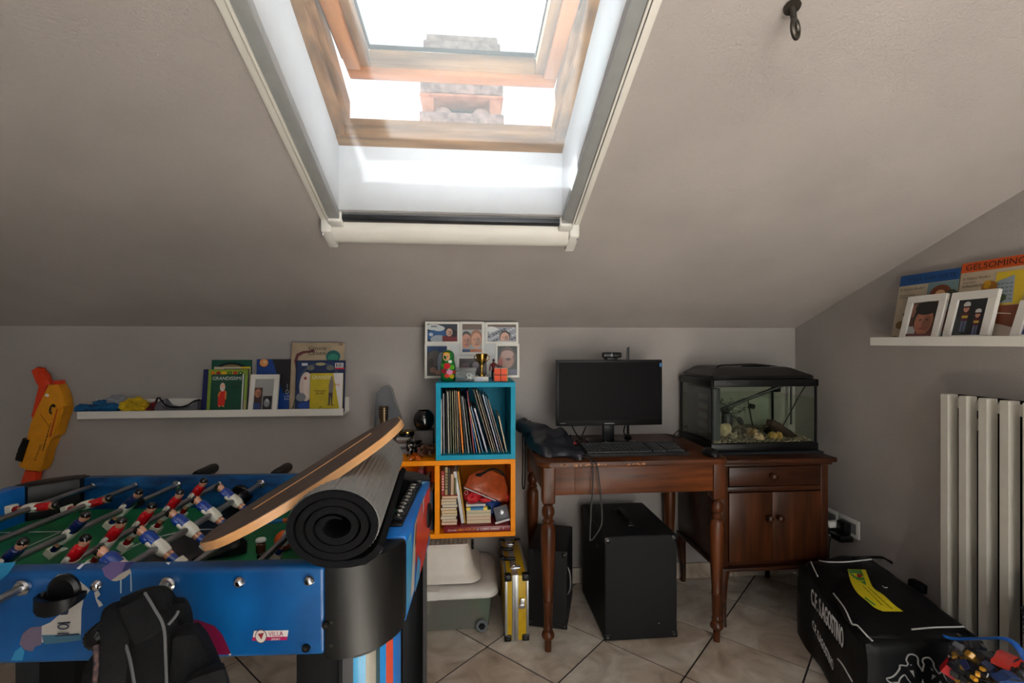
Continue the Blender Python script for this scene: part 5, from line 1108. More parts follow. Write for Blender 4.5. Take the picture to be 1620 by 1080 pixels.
secs = [((70, 85, 605, 440), [('r', 0, 0, 1, 1, (40, 52, 70)), ('e', .35, .35, .4, .35, (40, 92, 150)), ('e', .38, .12, .28, .25, (170, 176, 186)), ('e', .2, .82, .28, .17, (214, 216, 218)), ('e', .38, .75, .2, .16, (214, 216, 218)), ('r', .12, .82, .32, .9, (120, 124, 130)), ('e', .12, .4, .07, .1, (200, 206, 214)), ('r', .5, 0, 1, .32, (120, 22, 30)), ('e', .88, .45, .14, .2, (30, 30, 36)), *face(.73, .55, .13, (214, 170, 152), (52, 36, 32), 1.7)]),
        ((1005, 90, 1525, 440), [('r', 0, 0, 1, 1, (150, 148, 160)), ('r', 0, .85, 1, 1, BROWN), *[('e', (.07 + .137 * k) % 1, (.1 + .31 * k) % .8, .05, .05, ((58, 62, 82) if k % 2 else (206, 206, 212))) for k in range(34)], ('e', .12, .72, .22, .16, (214, 216, 218)), *face(.60, .25, .19, (216, 166, 146), (46, 36, 34), 1.7), ('r', .35, 0, .86, .06, (180, 170, 176))]),
        ((65, 440, 445, 990), [('r', 0, 0, 1, 1, (64, 58, 54)), ('r', 0, .8, 1, 1, (26, 62, 110)), ('e', .4, .6, .34, .26, (96, 88, 84)), ('e', .72, .4, .2, .4, (150, 158, 176)), ('e', .3, .2, .16, .1, (150, 110, 96)), ('e', .55, .12, .16, .08, (170, 128, 112)), ('e', .2, .45, .14, .14, (60, 50, 46))]),
        ((1160, 440, 1540, 985), [('r', 0, 0, 1, 1, (40, 34, 32)), ('e', .5, .6, .42, .38, (96, 70, 66)), ('e', .46, .52, .36, .28, (170, 122, 108)), ('e', .5, .72, .32, .14, (190, 150, 140)), ('e', .55, .55, .12, .05, (60, 34, 32)), ('e', .15, .45, .12, .14, (160, 60, 50)), ('r', .3, 0, 1, .2, (86, 84, 104))]),
        ((560, 640, 1060, 985), [('r', 0, 0, 1, 1, (58, 46, 50)), ('e', .3, .55, .25, .2, (110, 86, 92)), ('e', .5, .6, .14, .2, (30, 24, 28)), ('e', .6, .6, .12, .2, (150, 130, 136)), ('e', .85, .4, .1, .3, (120, 84, 84))]),
        ((610, 78, 985, 610), [('r', 0, 0, 1, 1, (170, 164, 160)), ('r', 0, .80, 1, 1, BROWN), *face(.2, .42, .30, (206, 140, 116), (46, 30, 26), .85), *face(.72, .45, .32, (216, 150, 116), (150, 84, 46), .85), ('r', 0, 0, .4, .1, (40, 60, 110)), ('r', .4, 0, 1, .1, (180, 90, 40))])]
for i, (r, shp) in enumerate(secs):
    x0, x1, y0, y1 = fpx(*r); br = .0115; z1 = .001 if i == 5 else -.001 - .0012 * (i % 2); b = NB()
    for q in ((x0, x1, y0, y0 + br), (x0, x1, y1 - br, y1), (x0, x0 + br, y0 + br, y1 - br), (x1 - br, x1, y0 + br, y1 - br)): box(b, *q, -.012, z1, .001, 1)
    w_ = part('window_frame', b, WHITE, cf, local=True)
    flat('photo', w_, Matrix.Translation((x0 + br, y0 + br, -.0075)), x1 - x0 - 2 * br, y1 - y0 - 2 * br, shp, lift=.00012)
    part('glass', box(NB(), x0 + br, x1 - br, y0 + br, y1 - br, -.0032, -.0026), GLASSF, w_, local=True)
zt0 = QT + .0005
def onx(px, y): return PY(px, 600, y).x
mx_ = onx(708.8, 2.21)
mtr = thing('nesting_doll', 'green painted wooden nesting doll with red flowers', 'doll', (mx_, 2.21, zt0)); K = 1.06
lathe_p = [(.024, 0), (.030, .004), (.0325, .03), (.0335, .055), (.031, .075), (.0285, .085), (.027, .092), (.0275, .103), (.026, .115), (.020, .126), (.010, .132), (.001, .1335)]
GRN = mat('green_lacquer', (12, 110, 44), .15, var=.2, scale=60, coat=.5)
dollb = part('doll_body', lathe(NB(), [(r * K, z * K) for r, z in lathe_p], 28), GRN, mtr, local=True, ang=70)
def dab(name, ang_, z, rx, rz_, c, rr=.0345, out=0.):
    b = NB(); ring = []; r_ = rr * K + .0004 + out
    vs = [b.verts.new((r_ * math.sin(ang_ + rx / rr * math.cos(t)), -r_ * math.cos(ang_ + rx / rr * math.cos(t)), (z + rz_ * math.sin(t)) * K)) for t in (2 * math.pi * k / 14 for k in range(14))]; b.faces.new(vs)
    part(name, b, mat('dab_%d_%d_%d' % c, c, .2, coat=.4), dollb, local=True)
dab('painted_face', -.25, .104, .016, .016, (224, 170, 120), .0278); dab('painted_hair', -.25, .117, .016, .007, (206, 150, 30), .0262, .0004)
for s in (-1, 1): dab('painted_eye', -.25 + s * .25, .106, .0024, .002, (30, 24, 20), .0278, .0005)
dab('painted_mouth', -.25, .096, .0035, .0014, (190, 40, 40), .0278, .0005)
for a, z, r, c in ((-.1, .066, .016, (190, 26, 40)), (-.5, .045, .013, (150, 20, 50)), (.25, .040, .014, (176, 40, 110)), (-.1, .025, .012, (206, 60, 40)), (.6, .060, .012, (90, 170, 40)), (.55, .022, .011, (206, 170, 30)), (-.7, .070, .010, (60, 150, 40)), (.9, .040, .010, (206, 60, 40)), (.3, .085, .008, (206, 214, 200))): dab('painted_flower', a, z, r, r * .8, c)
bx0, bx1 = onx(719.5, 2.165), onx(754, 2.165)
cbx = thing('clear_box', 'small clear plastic box with a tiny football inside', 'box', ((bx0 + bx1) / 2, 2.195, zt0)); hb = .062
CLR = glassy('clear_styrene', (228, 232, 232), 1., .08, (190, 194, 194), .22, .3)
part('box_shell', box(NB(), bx0 + .004, bx1 - .004, 2.170, 2.225, zt0, zt0 + hb - .014, .003), CLR, cbx); part('box_lid', box(NB(), bx0, bx1, 2.165, 2.230, zt0 + hb - .016, zt0 + hb, .003), CLR, cbx)
bll = thing('toy_football', 'tiny white football with black spots in the clear box', 'ball', ((bx0 + bx1) / 2 + .016, 2.195, zt0 + .001)); part('ball_skin', ball(NB(), ((bx0 + bx1) / 2 + .016, 2.195, zt0 + .0215), .0175, 3), mat('ball_white', (214, 208, 200), .5), bll)
for a, e_ in ((0, .3), (-.9, -.1), (.9, .0), (.1, -.8)):
    d = Vector((math.sin(a) * math.cos(e_), -math.cos(a) * math.cos(e_), math.sin(e_))); part('black_patch', ball(NB(), Vector(((bx0 + bx1) / 2 + .016, 2.195, zt0 + .0215)) + d * .0148, .0055, 1), BLACKP, bll)
tr = thing('trophy', 'small gold cup trophy on a white base', 'trophy', (onx(762, 2.19), 2.19, zt0)); GOLD = mat('gold_plating', (176, 144, 74), .22, 1., var=.1)
part('base', box(NB(), -.034, .030, -.022, .022, 0, .022, .002), mat('white_marble', (206, 202, 194), .3, var=.1), tr, local=True)
part('base_plaque', box(NB(), -.024, .004, -.0232, -.021, .005, .018), mat('plaque', (190, 196, 214), .3), tr, local=True)
part('cup', lathe(NB(), [(.014, .022), (.015, .028), (.010, .034), (.0055, .042), (.006, .060), (.009, .066), (.007, .070), (.012, .080), (.021, .094), (.025, .112), (.0275, .124), (.026, .1245), (.022, .112), (.004, .085)], 24), GOLD, tr, local=True, ang=60)
for s in (-1, 1): part('cup_handle', tube(NB(), [(s * .024, 0, .116), (s * .033, 0, .112), (s * .032, 0, .098), (s * .017, 0, .087)], .0022, 6, sm=4), GOLD, tr, local=True)
fgx = onx(781, 2.22)
fg = thing('action_figure', 'small red and black action figure standing behind the orange cube', 'figure', (fgx, 2.22, zt0)); S = .88
bb_ = NB(); 
for s in (-1, 1):
    tube(bb_, [(s * .0045, 0, 0.), (s * .006, 0, .026), (s * .005, .001, .048)], [.0032, .0042, .0055], 8, (40, 26, 30)); tube(bb_, [(s * .011, 0, .078), (s * .0165, .001, .062), (s * .018, -.002, .045)], [.0042, .0034, .0026], 7, (120, 26, 26))
tube(bb_, [(0, 0, .045), (0, 0, .060), (0, 0, .076), (0, 0, .084)], [.0085, .008, .0125, .005], 10, (110, 26, 26)); ball(bb_, (0, 0, .093), (.0058, .0062, .0078), 2, col=(84, 26, 24))
part('figure_body', bb_, TOY, fg, local=True)
qx0, qx1 = onx(781.5, 2.155), onx(804.5, 2.155); qs = (qx1 - qx0) * .93
rc = thing('puzzle_cube', 'two by two puzzle cube with orange front on the turquoise shelf', 'puzzle cube', M=Matrix.Translation(((qx0 + qx1) / 2, 2.155 + qs / 2, zt0)) @ Matrix.Rotation(math.radians(-5), 4, 'Z'))
part('cube_core', box(NB(), -qs / 2 + .001, qs / 2 - .001, -qs / 2 + .001, qs / 2 - .001, .0003, qs - .0007, .002), BLACKP, rc, local=True)
for i in (0, 1):
    for j in (0, 1):
        c = (-qs / 4 + i * qs / 2, qs / 4 + j * qs / 2); r = qs / 4 - .0016
        part('sticker', box(NB(), c[0] - r, c[0] + r, -qs / 2 - .0004, -qs / 2 + .002, c[1] - r, c[1] + r), mat('sticker_orange', (232, 74, 14), .3), rc, local=True)
        part('sticker', box(NB(), qs / 2 - .002, qs / 2 + .0004, c[0] - r, c[0] + r, c[1] - r, c[1] + r), mat('sticker_yellow', (220, 200, 30), .3), rc, local=True)
        part('sticker', box(NB(), c[0] - r, c[0] + r, c[1] - r - qs / 2, c[1] + r - qs / 2, qs - .002, qs + .0002), mat('sticker_white', (214, 214, 210), .3), rc, local=True)

# ------------------------------------------------------------------ on top of the orange shelf, left of the turquoise cube
zt1 = QM + .0004
gp = thing('plastic_bag', 'grey translucent plastic bag standing behind the microphone', 'bag', (PY(612, 700, 2.40).x, 2.40, zt1))
rg = []
for yv, k in ((2.375, .85), (2.362, 1.), (2.42, 1.), (2.432, .85)):
    rg.append([PY(612 + (x - 612) * k, 665 + (y - 665) * k, 2.39) * 1 + Vector((0, yv - 2.39, 0)) for x, y in ((592, 700), (594, 650), (597, 622), (606, 611), (614, 609), (620, 615), (626, 636), (634, 660), (637, 685), (635, 712), (600, 714))])
part('bag_film', ringmesh(NB(), rg), glassy('grey_film', (232, 235, 238), 1., .2, (170, 176, 184), .30, .4), gp, ang=60)
mi = thing('microphone', 'bronze metal microphone standing on the orange shelf', 'microphone', (PY(607, 690, 2.30).x, 2.30, zt1)); BRZ = mat('bronze_metal', (120, 100, 78), .3, .9, var=.15)
zk = PY(607, 642, 2.30).z - zt1
part('mic_body', lathe(NB(), [(.018, 0), (.020, .004), (.016, .02), (.016, zk - .075), (.020, zk - .065), (.020, zk - .06)], 18), BRZ, mi, local=True)
hd_ = part('mic_head', lathe(NB(), [(.020, zk - .06), (.0215, zk - .058), (.0215, zk - .006), (.017, zk), (.004, zk + .001)], 20), BRZ, mi, local=True)
for k in range(4): part('grille_ring', tube(NB(), [(.0218 * math.cos(a), .0218 * math.sin(a), zk - .05 + .012 * k) for a in (2 * math.pi * j / 18 for j in range(19))], .0012, 5), BLACKM, hd_, local=True)
bs_x = PY(671.5, 662, 2.30); bz_ = zt1
bxx = solo('dark_box', box(NB(), PY(657, 690, 2.30).x, PY(687, 690, 2.30).x - .002, 2.262, 2.345, zt1, PY(671, 679, 2.30).z, .003, 2), mat('dark_grey_box', (66, 60, 58), .6, var=.15), 'dark grey box under the black glass ball', 'box')
zb_ = PY(671, 679, 2.30).z
gbx = PY(671, 662, 2.30).x
solo('glass_vase', lathe(NB(), [(.022, 0), (.036, .008), (.047, .026), (.0495, .046), (.045, .066), (.034, .083), (.0275, .089), (.026, .087), (.032, .080), (.030, .07), (.002, .06)], 30, Matrix.Translation((gbx - .001, 2.30, zb_ + .0005))), mat('black_glass', (10, 11, 14), .06, var=.05, coat=.6), 'round black glass vase on the dark grey box', 'vase', ang=60)
zz = zt1
for k, (h, dx, c, lab) in enumerate(((.020, .0, (150, 150, 156), 'bottom'), (.012, .004, (110, 112, 118), 'second'), (.014, -.002, (176, 174, 178), 'third'), (.016, .003, (120, 104, 100), 'fourth'), (.012, .0, (170, 168, 164), 'top'))):
    a = PY(634, 690, 2.28).x; b_ = PY(648, 690, 2.28).x
    solo('disc_case', box(NB(), a - .02 + dx, b_ + dx, 2.272, 2.385, zz, zz + h - .0008, .0015, 1), mat('case_%d' % k, c, .25, var=.1), '%s grey disc case of the stack behind the rolled mat' % lab, 'disc case', 'disc cases stacked on the orange shelf'); zz += h
jar = thing('jar', 'flat dark jar with a gold rim on the disc cases', 'jar', (PY(645, 688, 2.34).x - .004, 2.328, zz)); part('jar_body', lathe(NB(), [(.034, 0), (.036, .002), (.036, .014), (.03, .016)], 24), BLACKP, jar, local=True); part('gold_rim', lathe(NB(), [(.030, .0155), (.037, .016), (.037, .022), (.034, .024), (.005, .023)], 24), GOLD, jar, local=True)
rn = random.Random(9)
def tangle(name, label, cx, y, z0, rx, rz, m, n, seed):
    rn.seed(seed); b = NB()
    for k in range(n):
        p = []; a = rn.random() * 6
        for j in range(9):
            a += .9; q = .4 + .6 * rn.random()
            p.append((cx + rx * q * math.cos(a), y + .03 * math.sin(a * 1.7), z0 + .004 + max(0, rz * (1 + q * math.sin(a * 1.3 + k)) * .5)))
        tube(b, p, .0035, 5, sm=3)
    solo(name, b, m, label, 'trinkets', kind=None)
MIX = mat('mixed_metal_beads', (34, 30, 30), .25, .5, var=0, scale=70, rgb2=(190, 186, 184), fac=(.52, .66))
tangle('necklace_tangle', 'dark tangle of beaded necklaces beside the black vase', PY(656, 690, 2.20).x, 2.215, zt1, .036, .072, MIX, 7, 3)
tangle('strap_tangle', 'brown tangled leather straps in front of the dark box', PY(672, 690, 2.20).x, 2.20, zt1, .046, .050, mat('brown_leather_mix', (84, 52, 36), .5, var=.4, scale=60), 6, 8)
tangle('amber_beads', 'orange amber beads at the edge of the orange shelf', PY(657, 722, 2.16).x, 2.160, zt1, .026, .018, mat('amber', (206, 96, 20), .2, var=.3, scale=60, coat=.5), 4, 15)

# ================================================================== ON THE DESK
mn = thing('monitor', 'black desktop monitor with a dark screen on the desk', 'monitor', (.668, 2.27, DZ))
mx0, mx1, mz0, mz1, my_ = .410, .926, .853, 1.166, 2.250
SCR = mat('dark_screen', (15, 12, 15), .4, var=.1, scale=5, spec=.06)
bz = part('bezel', box(NB(), mx0, mx1, my_, my_ + .022, mz0, mz1, .004, 2), BLACKP, mn)
part('screen', box(NB(), mx0 + .012, mx1 - .014, my_ - .0006, my_ + .001, mz0 + .026, mz1 - .012), SCR, mn)
part('rear_housing', box(NB(), mx0 + .08, mx1 - .08, my_ + .020, my_ + .050, mz0 + .04, mz1 - .05, .012, 2), BLACKP, mn)
part('energy_sticker', box(NB(), mx1 - .014, mx1 - .004, my_ - .0008, my_, mz1 - .034, mz1 - .016), mat('blue_sticker', (30, 120, 190), .4), bz)
part('maker_badge', box(NB(), (mx0 + mx1) / 2 - .026, (mx0 + mx1) / 2 + .022, my_ - .0008, my_, mz0 + .008, mz0 + .013), mat('badge_grey', (104, 104, 108), .4), bz)
part('maker_badge', box(NB(), mx0 + .018, mx0 + .045, my_ - .0008, my_, mz0 + .012, mz0 + .015), mat('badge_grey', (104, 104, 108), .4), bz)
part('stand_neck', box(NB(), .642, .696, my_ + .018, my_ + .045, DZ + .010, mz0 + .06, .004), BLACKP, mn)
part('stand_base', prism(NB(), [(x, y) for x, y in rrect(.560, .790, 2.165, 2.345, .05)], DZ + .0004, DZ + .012, None, .003), mat('glossy_black', (14, 14, 16), .12, coat=.5), mn)
wc = thing('webcam', 'black webcam clipped on top of the monitor', 'webcam', (.680, 2.26, mz1)); cx_ = PY(967.5, 560, 2.24).x
part('camera_body', box(NB(), cx_ - .047, cx_ + .047, 2.225, 2.250, mz1 + .010, mz1 + .036, .008, 3), BLACKP, wc); part('lens', lathe(NB(), [(.009, 0), (.009, .002), (.001, .003)], 16, Matrix.Translation((cx_, 2.2255, mz1 + .024)) @ Matrix.Rotation(math.pi / 2, 4, 'X')), mat('lens_glass', (8, 8, 14), .05), wc)
part('clip', box(NB(), cx_ - .026, cx_ + .026, 2.228, 2.290, mz1 + .0006, mz1 + .012, .003), BLACKP, wc)
an = PY(994, 548, 2.33); ant = thing('wifi_antenna', 'flat black antenna rising behind the monitor', 'antenna', (an.x, 2.335, DZ))
part('blade', prism(NB(), [(-.006, .02), (.006, .02), (.006, an.z - DZ + .0), (-.004, an.z - DZ - .006), (-.006, an.z - DZ - .012)], -.003, .003, Matrix.Translation((an.x, 2.335, DZ)) @ Matrix(((1, 0, 0, 0), (0, 0, -1, 0), (0, 1, 0, 0), (0, 0, 0, 1))), .001), BLACKP, ant); part('antenna_base', lathe(NB(), [(.022, .0004), (.022, .008), (.012, .022), (.004, .024)], 18, Matrix.Translation((an.x, 2.335, DZ))), BLACKP, ant)
# keyboard
kb = thing('keyboard', 'black full-size computer keyboard in front of the monitor', 'keyboard', (.71, 2.06, DZ))
kx0, kx1, ky0, ky1 = .484, .936, 1.985, 2.140
b = NB(); ringmesh(b, [[(kx0, ky0, DZ + .0004), (kx1, ky0, DZ + .0004), (kx1, ky1, DZ + .0004), (kx0, ky1, DZ + .0004)], [(kx0, ky0, DZ + .012), (kx1, ky0, DZ + .012), (kx1, ky1, DZ + .026), (kx0, ky1, DZ + .026)]])
part('case', b, BLACKP, kb)
KEYM = mat('key_black', (30, 31, 34), .5, var=.2, scale=300); KEYL = mat('key_legend', (170, 172, 176), .5)
b = NB(); g = NB(); unit = (kx1 - kx0 - .03) / 22.5
for r in range(6):
    y = ky0 + .012 + r * .0222 + (.006 if r == 5 else 0); z = DZ + .012 + (y - ky0) / (ky1 - ky0) * .014
    x = kx0 + .012
    widths = [1] * 15 + [1] * 3 + [1] * 4
    if r == 0: widths = [1.3, 1.2, 1.2, 6.0, 1.3, 1.2, 1.2, 1.6] + [1] * 3 + [2, 1, 1]
    for i, wd in enumerate(widths):
        if (r > 0 and i in (15, 18)) or (r == 0 and i in (8, 11)): x += unit * .28
        box(b, x + .001, x + wd * unit - .001, y, y + .0185, z, z + .007)
        if wd < 2: box(g, x + .004, x + .009, y + .010, y + .0145, z + .007, z + .0072)
        x += wd * unit
part('keys', b, KEYM, kb, kind='stuff'); part('key_legends', g, KEYL, kb, kind='stuff')
ms = thing('mouse', 'black computer mouse at the right front of the desk', 'mouse', (1.022, 1.975, DZ))
part('mouse_shell', ball(NB(), (1.024, 1.975, DZ + .003), (.031, .052, .030), 3, 0, 0, 1, DZ + .0004), BLACKP, ms); part('wheel', cyl(NB(), (1.021, 1.940, DZ + .026), (1.027, 1.940, DZ + .026), .007, n=12), BLACKM, ms)
solo('keyboard_cable', tube(NB(), [(.93, 2.14, DZ + .012), (.95, 2.17, DZ + .05), (.985, 2.20, DZ + .065), (1.02, 2.25, DZ + .04), (1.04, 2.32, DZ + .006), (1.02, 2.43, DZ + .004)], .0022, 6, sm=6), BLACKM, 'thin black cable arching from the keyboard to the aquarium', 'cable')
solo('monitor_cable', tube(NB(), [PY(905, 674, 2.30), PY(914, 690, 2.30), PY(922, 697, 2.28), (.490, 2.26, DZ + .006), (.50, 2.36, DZ + .004), (.52, 2.45, DZ + .004)], .0032, 6, sm=5), BLACKM, 'black cable hanging under the left half of the monitor', 'cable')
solo('power_cable', tube(NB(), [PY(927, 674, 2.30), PY(922, 686, 2.29), PY(918, 694, 2.28), (.475, 2.25, DZ + .006), (.44, 2.34, DZ + .005), (.43, 2.45, DZ + .005)], .0030, 6, sm=5), BLACKM, 'second black cable crossing under the monitor', 'cable')
solo('display_cable', tube(NB(), [PY(989, 672, 2.29), PY(987, 684, 2.30), PY(993, 690, 2.31), (.80, 2.37, DZ + .006), (.83, 2.45, DZ + .005)], .0032, 6, sm=5), BLACKM, 'black cable under the right half of the monitor', 'cable')
solo('usb_stick', box(NB(), .452, .474, 2.10, 2.125, DZ + .0300, DZ + .038, .002, 1), mat('red_plastic', (170, 20, 40), .4), 'tiny red stick on the black drawstring bag', 'usb stick')
# drawstring bag flopped on the left of the desk
NYL = mat('black_nylon', (30, 33, 42), .32, var=.25, scale=12, bump=.5, bscale=40)
db = thing('drawstring_bag', 'shiny black drawstring bag flopped on the left end of the desk', 'bag', (.37, 2.08, DZ))
def nyl():
    b = NB(); n, m = 16, 10; rows = []
    prof_ = [(-.012, .080, 2.35, .030), (.02, .078, 2.34, .045), (.06, .062, 2.32, .07), (.10, .052, 2.28, .10), (.14, .050, 2.24, .115), (.17, .044, 2.20, .12), (.19, .030, 2.16, .10), (.205, .012, 2.13, .08)]
    for i, (dx, hh_, yc_, hy) in enumerate(prof_):
        ring = []
        for k in range(14):
            a = 2 * math.pi * k / 14; x = .270 + dx; y = yc_ - .06 + hy * math.cos(a) - max(0, math.cos(a + math.pi)) * .03
            z = DZ + .001 + max(0, hh_ * (.12 + .88 * max(0, math.sin(a)) ** .8)) if math.sin(a) > 0 else DZ + .001
            z += .010 * noise.noise(Vector((x * 22, y * 22, k * .3))) if math.sin(a) > 0 else 0
            ring.append((x, y, max(z, DZ + .001)))
        rows.append(ring)
    return ringmesh(b, rows)
part('bag_body', softbox(NB(), [(.286, 2.010, DZ + .004), (.478, 1.938, DZ + .004), (.272, 2.400, DZ + .004), (.450, 2.250, DZ + .004), (.296, 2.030, DZ + .030), (.472, 1.950, DZ + .022), (.262, 2.380, DZ + .095), (.440, 2.210, DZ + .072)], 12, .016, .010, 5, 17, 2), NYL, db, ang=70)
part('gathered_neck', ball(NB(), (.268, 2.37, DZ + .068), (.040, .05, .034), 3, .4, 4, 8), NYL, db, ang=70)
part('drawcord', tube(NB(), [(.262, 2.34, DZ + .05), (.252, 2.26, DZ + .03), (.248, 2.22, DZ - .06), (.246, 2.22, .60), (.250, 2.21, .575), (.257, 2.22, .60), (.262, 2.24, .72), (.264, 2.28, DZ + .02)], .0030, 6, sm=6), BLACKM, db)
x_ = PY(930, 780, 1.885).x
part('long_cord', tube(NB(), [(.455, 1.975, DZ + .012), (.478, 1.93, DZ + .010), (.490, 1.893, DZ - .002), (.492, 1.888, .70), (.484, 1.888, .58), (.480, 1.890, .475), (.482, 1.892, .462), (.495, 1.890, .470), (.525, 1.888, .52), (.528, 1.887, .58), (.517, 1.887, .70), (.506, 1.890, DZ - .002), (.497, 1.93, DZ + .012), (.468, 1.985, DZ + .016)], .0032, 6, sm=6), mat('grey_black_cord', (52, 50, 50), .8), db)

# ================================================================== AQUARIUM
MATT = mat('dark_blue_foam', (16, 26, 38), .8)
solo('foam_pad', box(NB(), 1.098, 1.630, 2.090, 2.455, CZ + .0004, CZ + .0065, .001, 1), MATT, 'thin dark blue foam pad under the aquarium', 'pad')
aq = thing('aquarium', 'glass aquarium with a black base and hood on the wooden cabinet', 'aquarium', (1.36, 2.28, CZ + .007))
ax0, ax1, ay0, ay1, az = 1.105, 1.618, 2.118, 2.450, CZ + .007
AGL = glassy('aquarium_glass', (252, 254, 252), .7, .03)
part('base_frame', box(NB(), ax0 - .004, ax1 + .004, ay0 - .004, ay1 + .002, az, az + .038, .006, 2), BLACKP, aq)
g0, g1 = az + .036, 1.048
part('glass_pane', box(NB(), ax0 + .004, ax1 - .004, ay0 + .002, ay0 + .007, g0, g1), AGL, aq, label='front glass pane'); part('glass_pane', box(NB(), ax0 + .004, ax1 - .004, ay1 - .009, ay1 - .004, g0, g1), AGL, aq, label='back glass pane')
part('glass_pane', box(NB(), ax0 + .002, ax0 + .007, ay0 + .007, ay1 - .009, g0, g1), AGL, aq, label='left glass pane'); part('glass_pane', box(NB(), ax1 - .007, ax1 - .002, ay0 + .007, ay1 - .009, g0, g1), AGL, aq, label='right glass pane')
for x in (ax0 + .001, ax1 - .009):
    for y in (ay0 + .001, ay1 - .010): part('corner_seal', box(NB(), x, x + .008, y, y + .008, g0, g1), BLACKM, aq)
b = box(NB(), ax0 - .004, ax1 + .004, ay0 - .004, ay0 + .012, 1.044, 1.078, .004, 2); box(b, ax0 - .004, ax1 + .004, ay1 - .012, ay1 + .002, 1.044, 1.078, .004, 2); box(b, ax0 - .004, ax0 + .012, ay0 - .004, ay1 + .002, 1.044, 1.078, .004, 2); box(b, ax1 - .012, ax1 + .004, ay0 - .004, ay1 + .002, 1.044, 1.078, .004, 2)
part('top_rim', b, BLACKP, aq)
hdm = NB(); ringmesh(hdm, [[(x, y, 1.082) for x, y in rrect(ax0 + .010, ax1 - .004, ay0 + .006, ay1 - .004, .02)], [(x, y, 1.094) for x, y in rrect(ax0 + .010, ax1 - .004, ay0 + .010, ay1 - .004, .02)], [(x, y, 1.126) for x, y in rrect(ax0 + .060, ax1 - .060, ay0 + .08, ay1 - .012, .03)], [(x, y, 1.130) for x, y in rrect(ax0 + .075, ax1 - .075, ay0 + .10, ay1 - .02, .03)]])
hood = part('hood', hdm, BLACKP, aq, ang=40)
part('hood_grip', tube(NB(), [(1.33, ay0 + .14, 1.131), (1.37, ay0 + .13, 1.134), (1.43, ay0 + .13, 1.134), (1.47, ay0 + .14, 1.131)], .006, 8, sm=4), BLACKP, hood)
part('lamp_cable', tube(NB(), [(ax0 + .05, ay0 + .07, 1.090), (ax0 + .07, ay0 + .09, 1.124), (ax0 + .12, ay0 + .14, 1.137), (ax0 + .25, ay1 - .08, 1.134), (ax1 - .16, ay1 - .08, 1.137), (ax1 - .09, ay0 + .16, 1.128), (ax1 - .06, ay0 + .08, 1.105), (ax1 - .02, ay0 + .0, 1.076), (ax1 + .008, ay0 + .10, 1.03), (ax1 + .010, ay0 + .2, .90), (ax1 + .012, ay1 - .04, .78)], .0030, 6, sm=6), BLACKM, hood)
part('light_tube', cyl(NB(), (ax0 + .12, ay1 - .03, .865), (ax1 - .07, ay0 + .14, 1.040), .0085, n=12), mat('dark_tube', (40, 42, 42), .3), aq)
wz = .990
WAT = glassy('water', (246, 250, 243), .4, .02)
wat = solo('water', box(NB(), ax0 + .0085, ax1 - .0085, ay0 + .0085, ay1 - .0105, g0 + .004, wz), WAT, 'greenish water filling the aquarium', 'water'); wat['kind'] = 'stuff'
# gravel
b = NB(); rg_ = random.Random(5)
def gz(x, y): return az + .040 + .028 * (y - ay0) / (ay1 - ay0) + .010 * noise.noise(Vector((x * 14, y * 14, 0)))
nx, ny = 26, 16; grid = [[b.verts.new((ax0 + .010 + (ax1 - ax0 - .020) * i / nx, ay0 + .010 + (ay1 - ay0 - .022) * j / ny, gz(ax0 + (ax1 - ax0) * i / nx, ay0 + (ay1 - ay0) * j / ny) - .002)) for i in range(nx + 1)] for j in range(ny + 1)]
for j in range(ny):
    for i in range(nx): b.faces.new((grid[j][i], grid[j][i + 1], grid[j + 1][i + 1], grid[j + 1][i]))
paint(b, 0, (120, 110, 92))
GC = [(150, 140, 120), (110, 104, 94), (176, 166, 146), (90, 84, 78), (160, 140, 110)]
for k in range(1100):
    x = ax0 + .014 + rg_.random() * (ax1 - ax0 - .028); y = ay0 + .014 + rg_.random() ** 1.6 * (ay1 - ay0 - .03); s = .0025 + rg_.random() * .0032
    ball(b, (x, y, gz(x, y)), (s, s, s * .8), 1, 0, 0, 1, None, None, GC[k % 5])
PEB = painted('pebbles', .7)
gv = solo('gravel', b, PEB, 'pale grey gravel on the aquarium bottom', 'gravel'); gv['kind'] = 'stuff'
def rock(px, py, yy, r, c, lab, seed, sq=.8):
    q = PY(px, py, yy); z = gz(q.x, yy); solo('pebble_rock', ball(NB(), (q.x, yy, z + r * sq * .7), (r, r * .9, r * sq), 3, .35, seed, 5, z - .002), mat('rock_%d' % seed, c, .75, var=.25, scale=40, bump=.4, bscale=90), lab, 'rock', 'rocks in the aquarium')
rock(1147, 688, 2.24, .030, (176, 158, 126), 'tall pale rock at the left inside the aquarium', 1, 1.25); rock(1160, 690, 2.20, .020, (160, 148, 124), 'small grey rock right of the tall pale one', 2)
rock(1190, 686, 2.25, .024, (176, 140, 100), 'tan rock below the oval black disc in the aquarium', 3); rock(1200, 697, 2.17, .022, (190, 160, 128), 'flat pinkish rock at the front of the aquarium', 4, .9)
rock(1222, 692, 2.19, .020, (176, 140, 76), 'yellowish rock left under the driftwood', 5, .9); rock(1232, 692, 2.185, .018, (168, 132, 70), 'yellowish rock right under the driftwood', 6, 1.)
def dw():
    p = [PY(1213, 667, 2.23), PY(1222, 670, 2.22), PY(1236, 680, 2.21), PY(1252, 689, 2.21), PY(1262, 692, 2.21)]
    return tube(NB(), p, [.014, .020, .024, .022, .016, .008], 12, sm=4)
solo('driftwood', dw(), mat('dark_driftwood', (50, 30, 24), .8, var=.3, scale=30, bump=.6, bscale=60), 'dark brown log leaning on the gravel in the aquarium', 'driftwood')
hs = PY(1220, 686, 2.25); solo('cave_stone', ball(NB(), (hs.x, 2.25, gz(hs.x, 2.25) + .012), (.034, .03, .022), 3, .4, 8, 5), mat('dark_stone', (44, 36, 30), .9, bump=.5), 'dark brown stone behind the driftwood', 'rock')
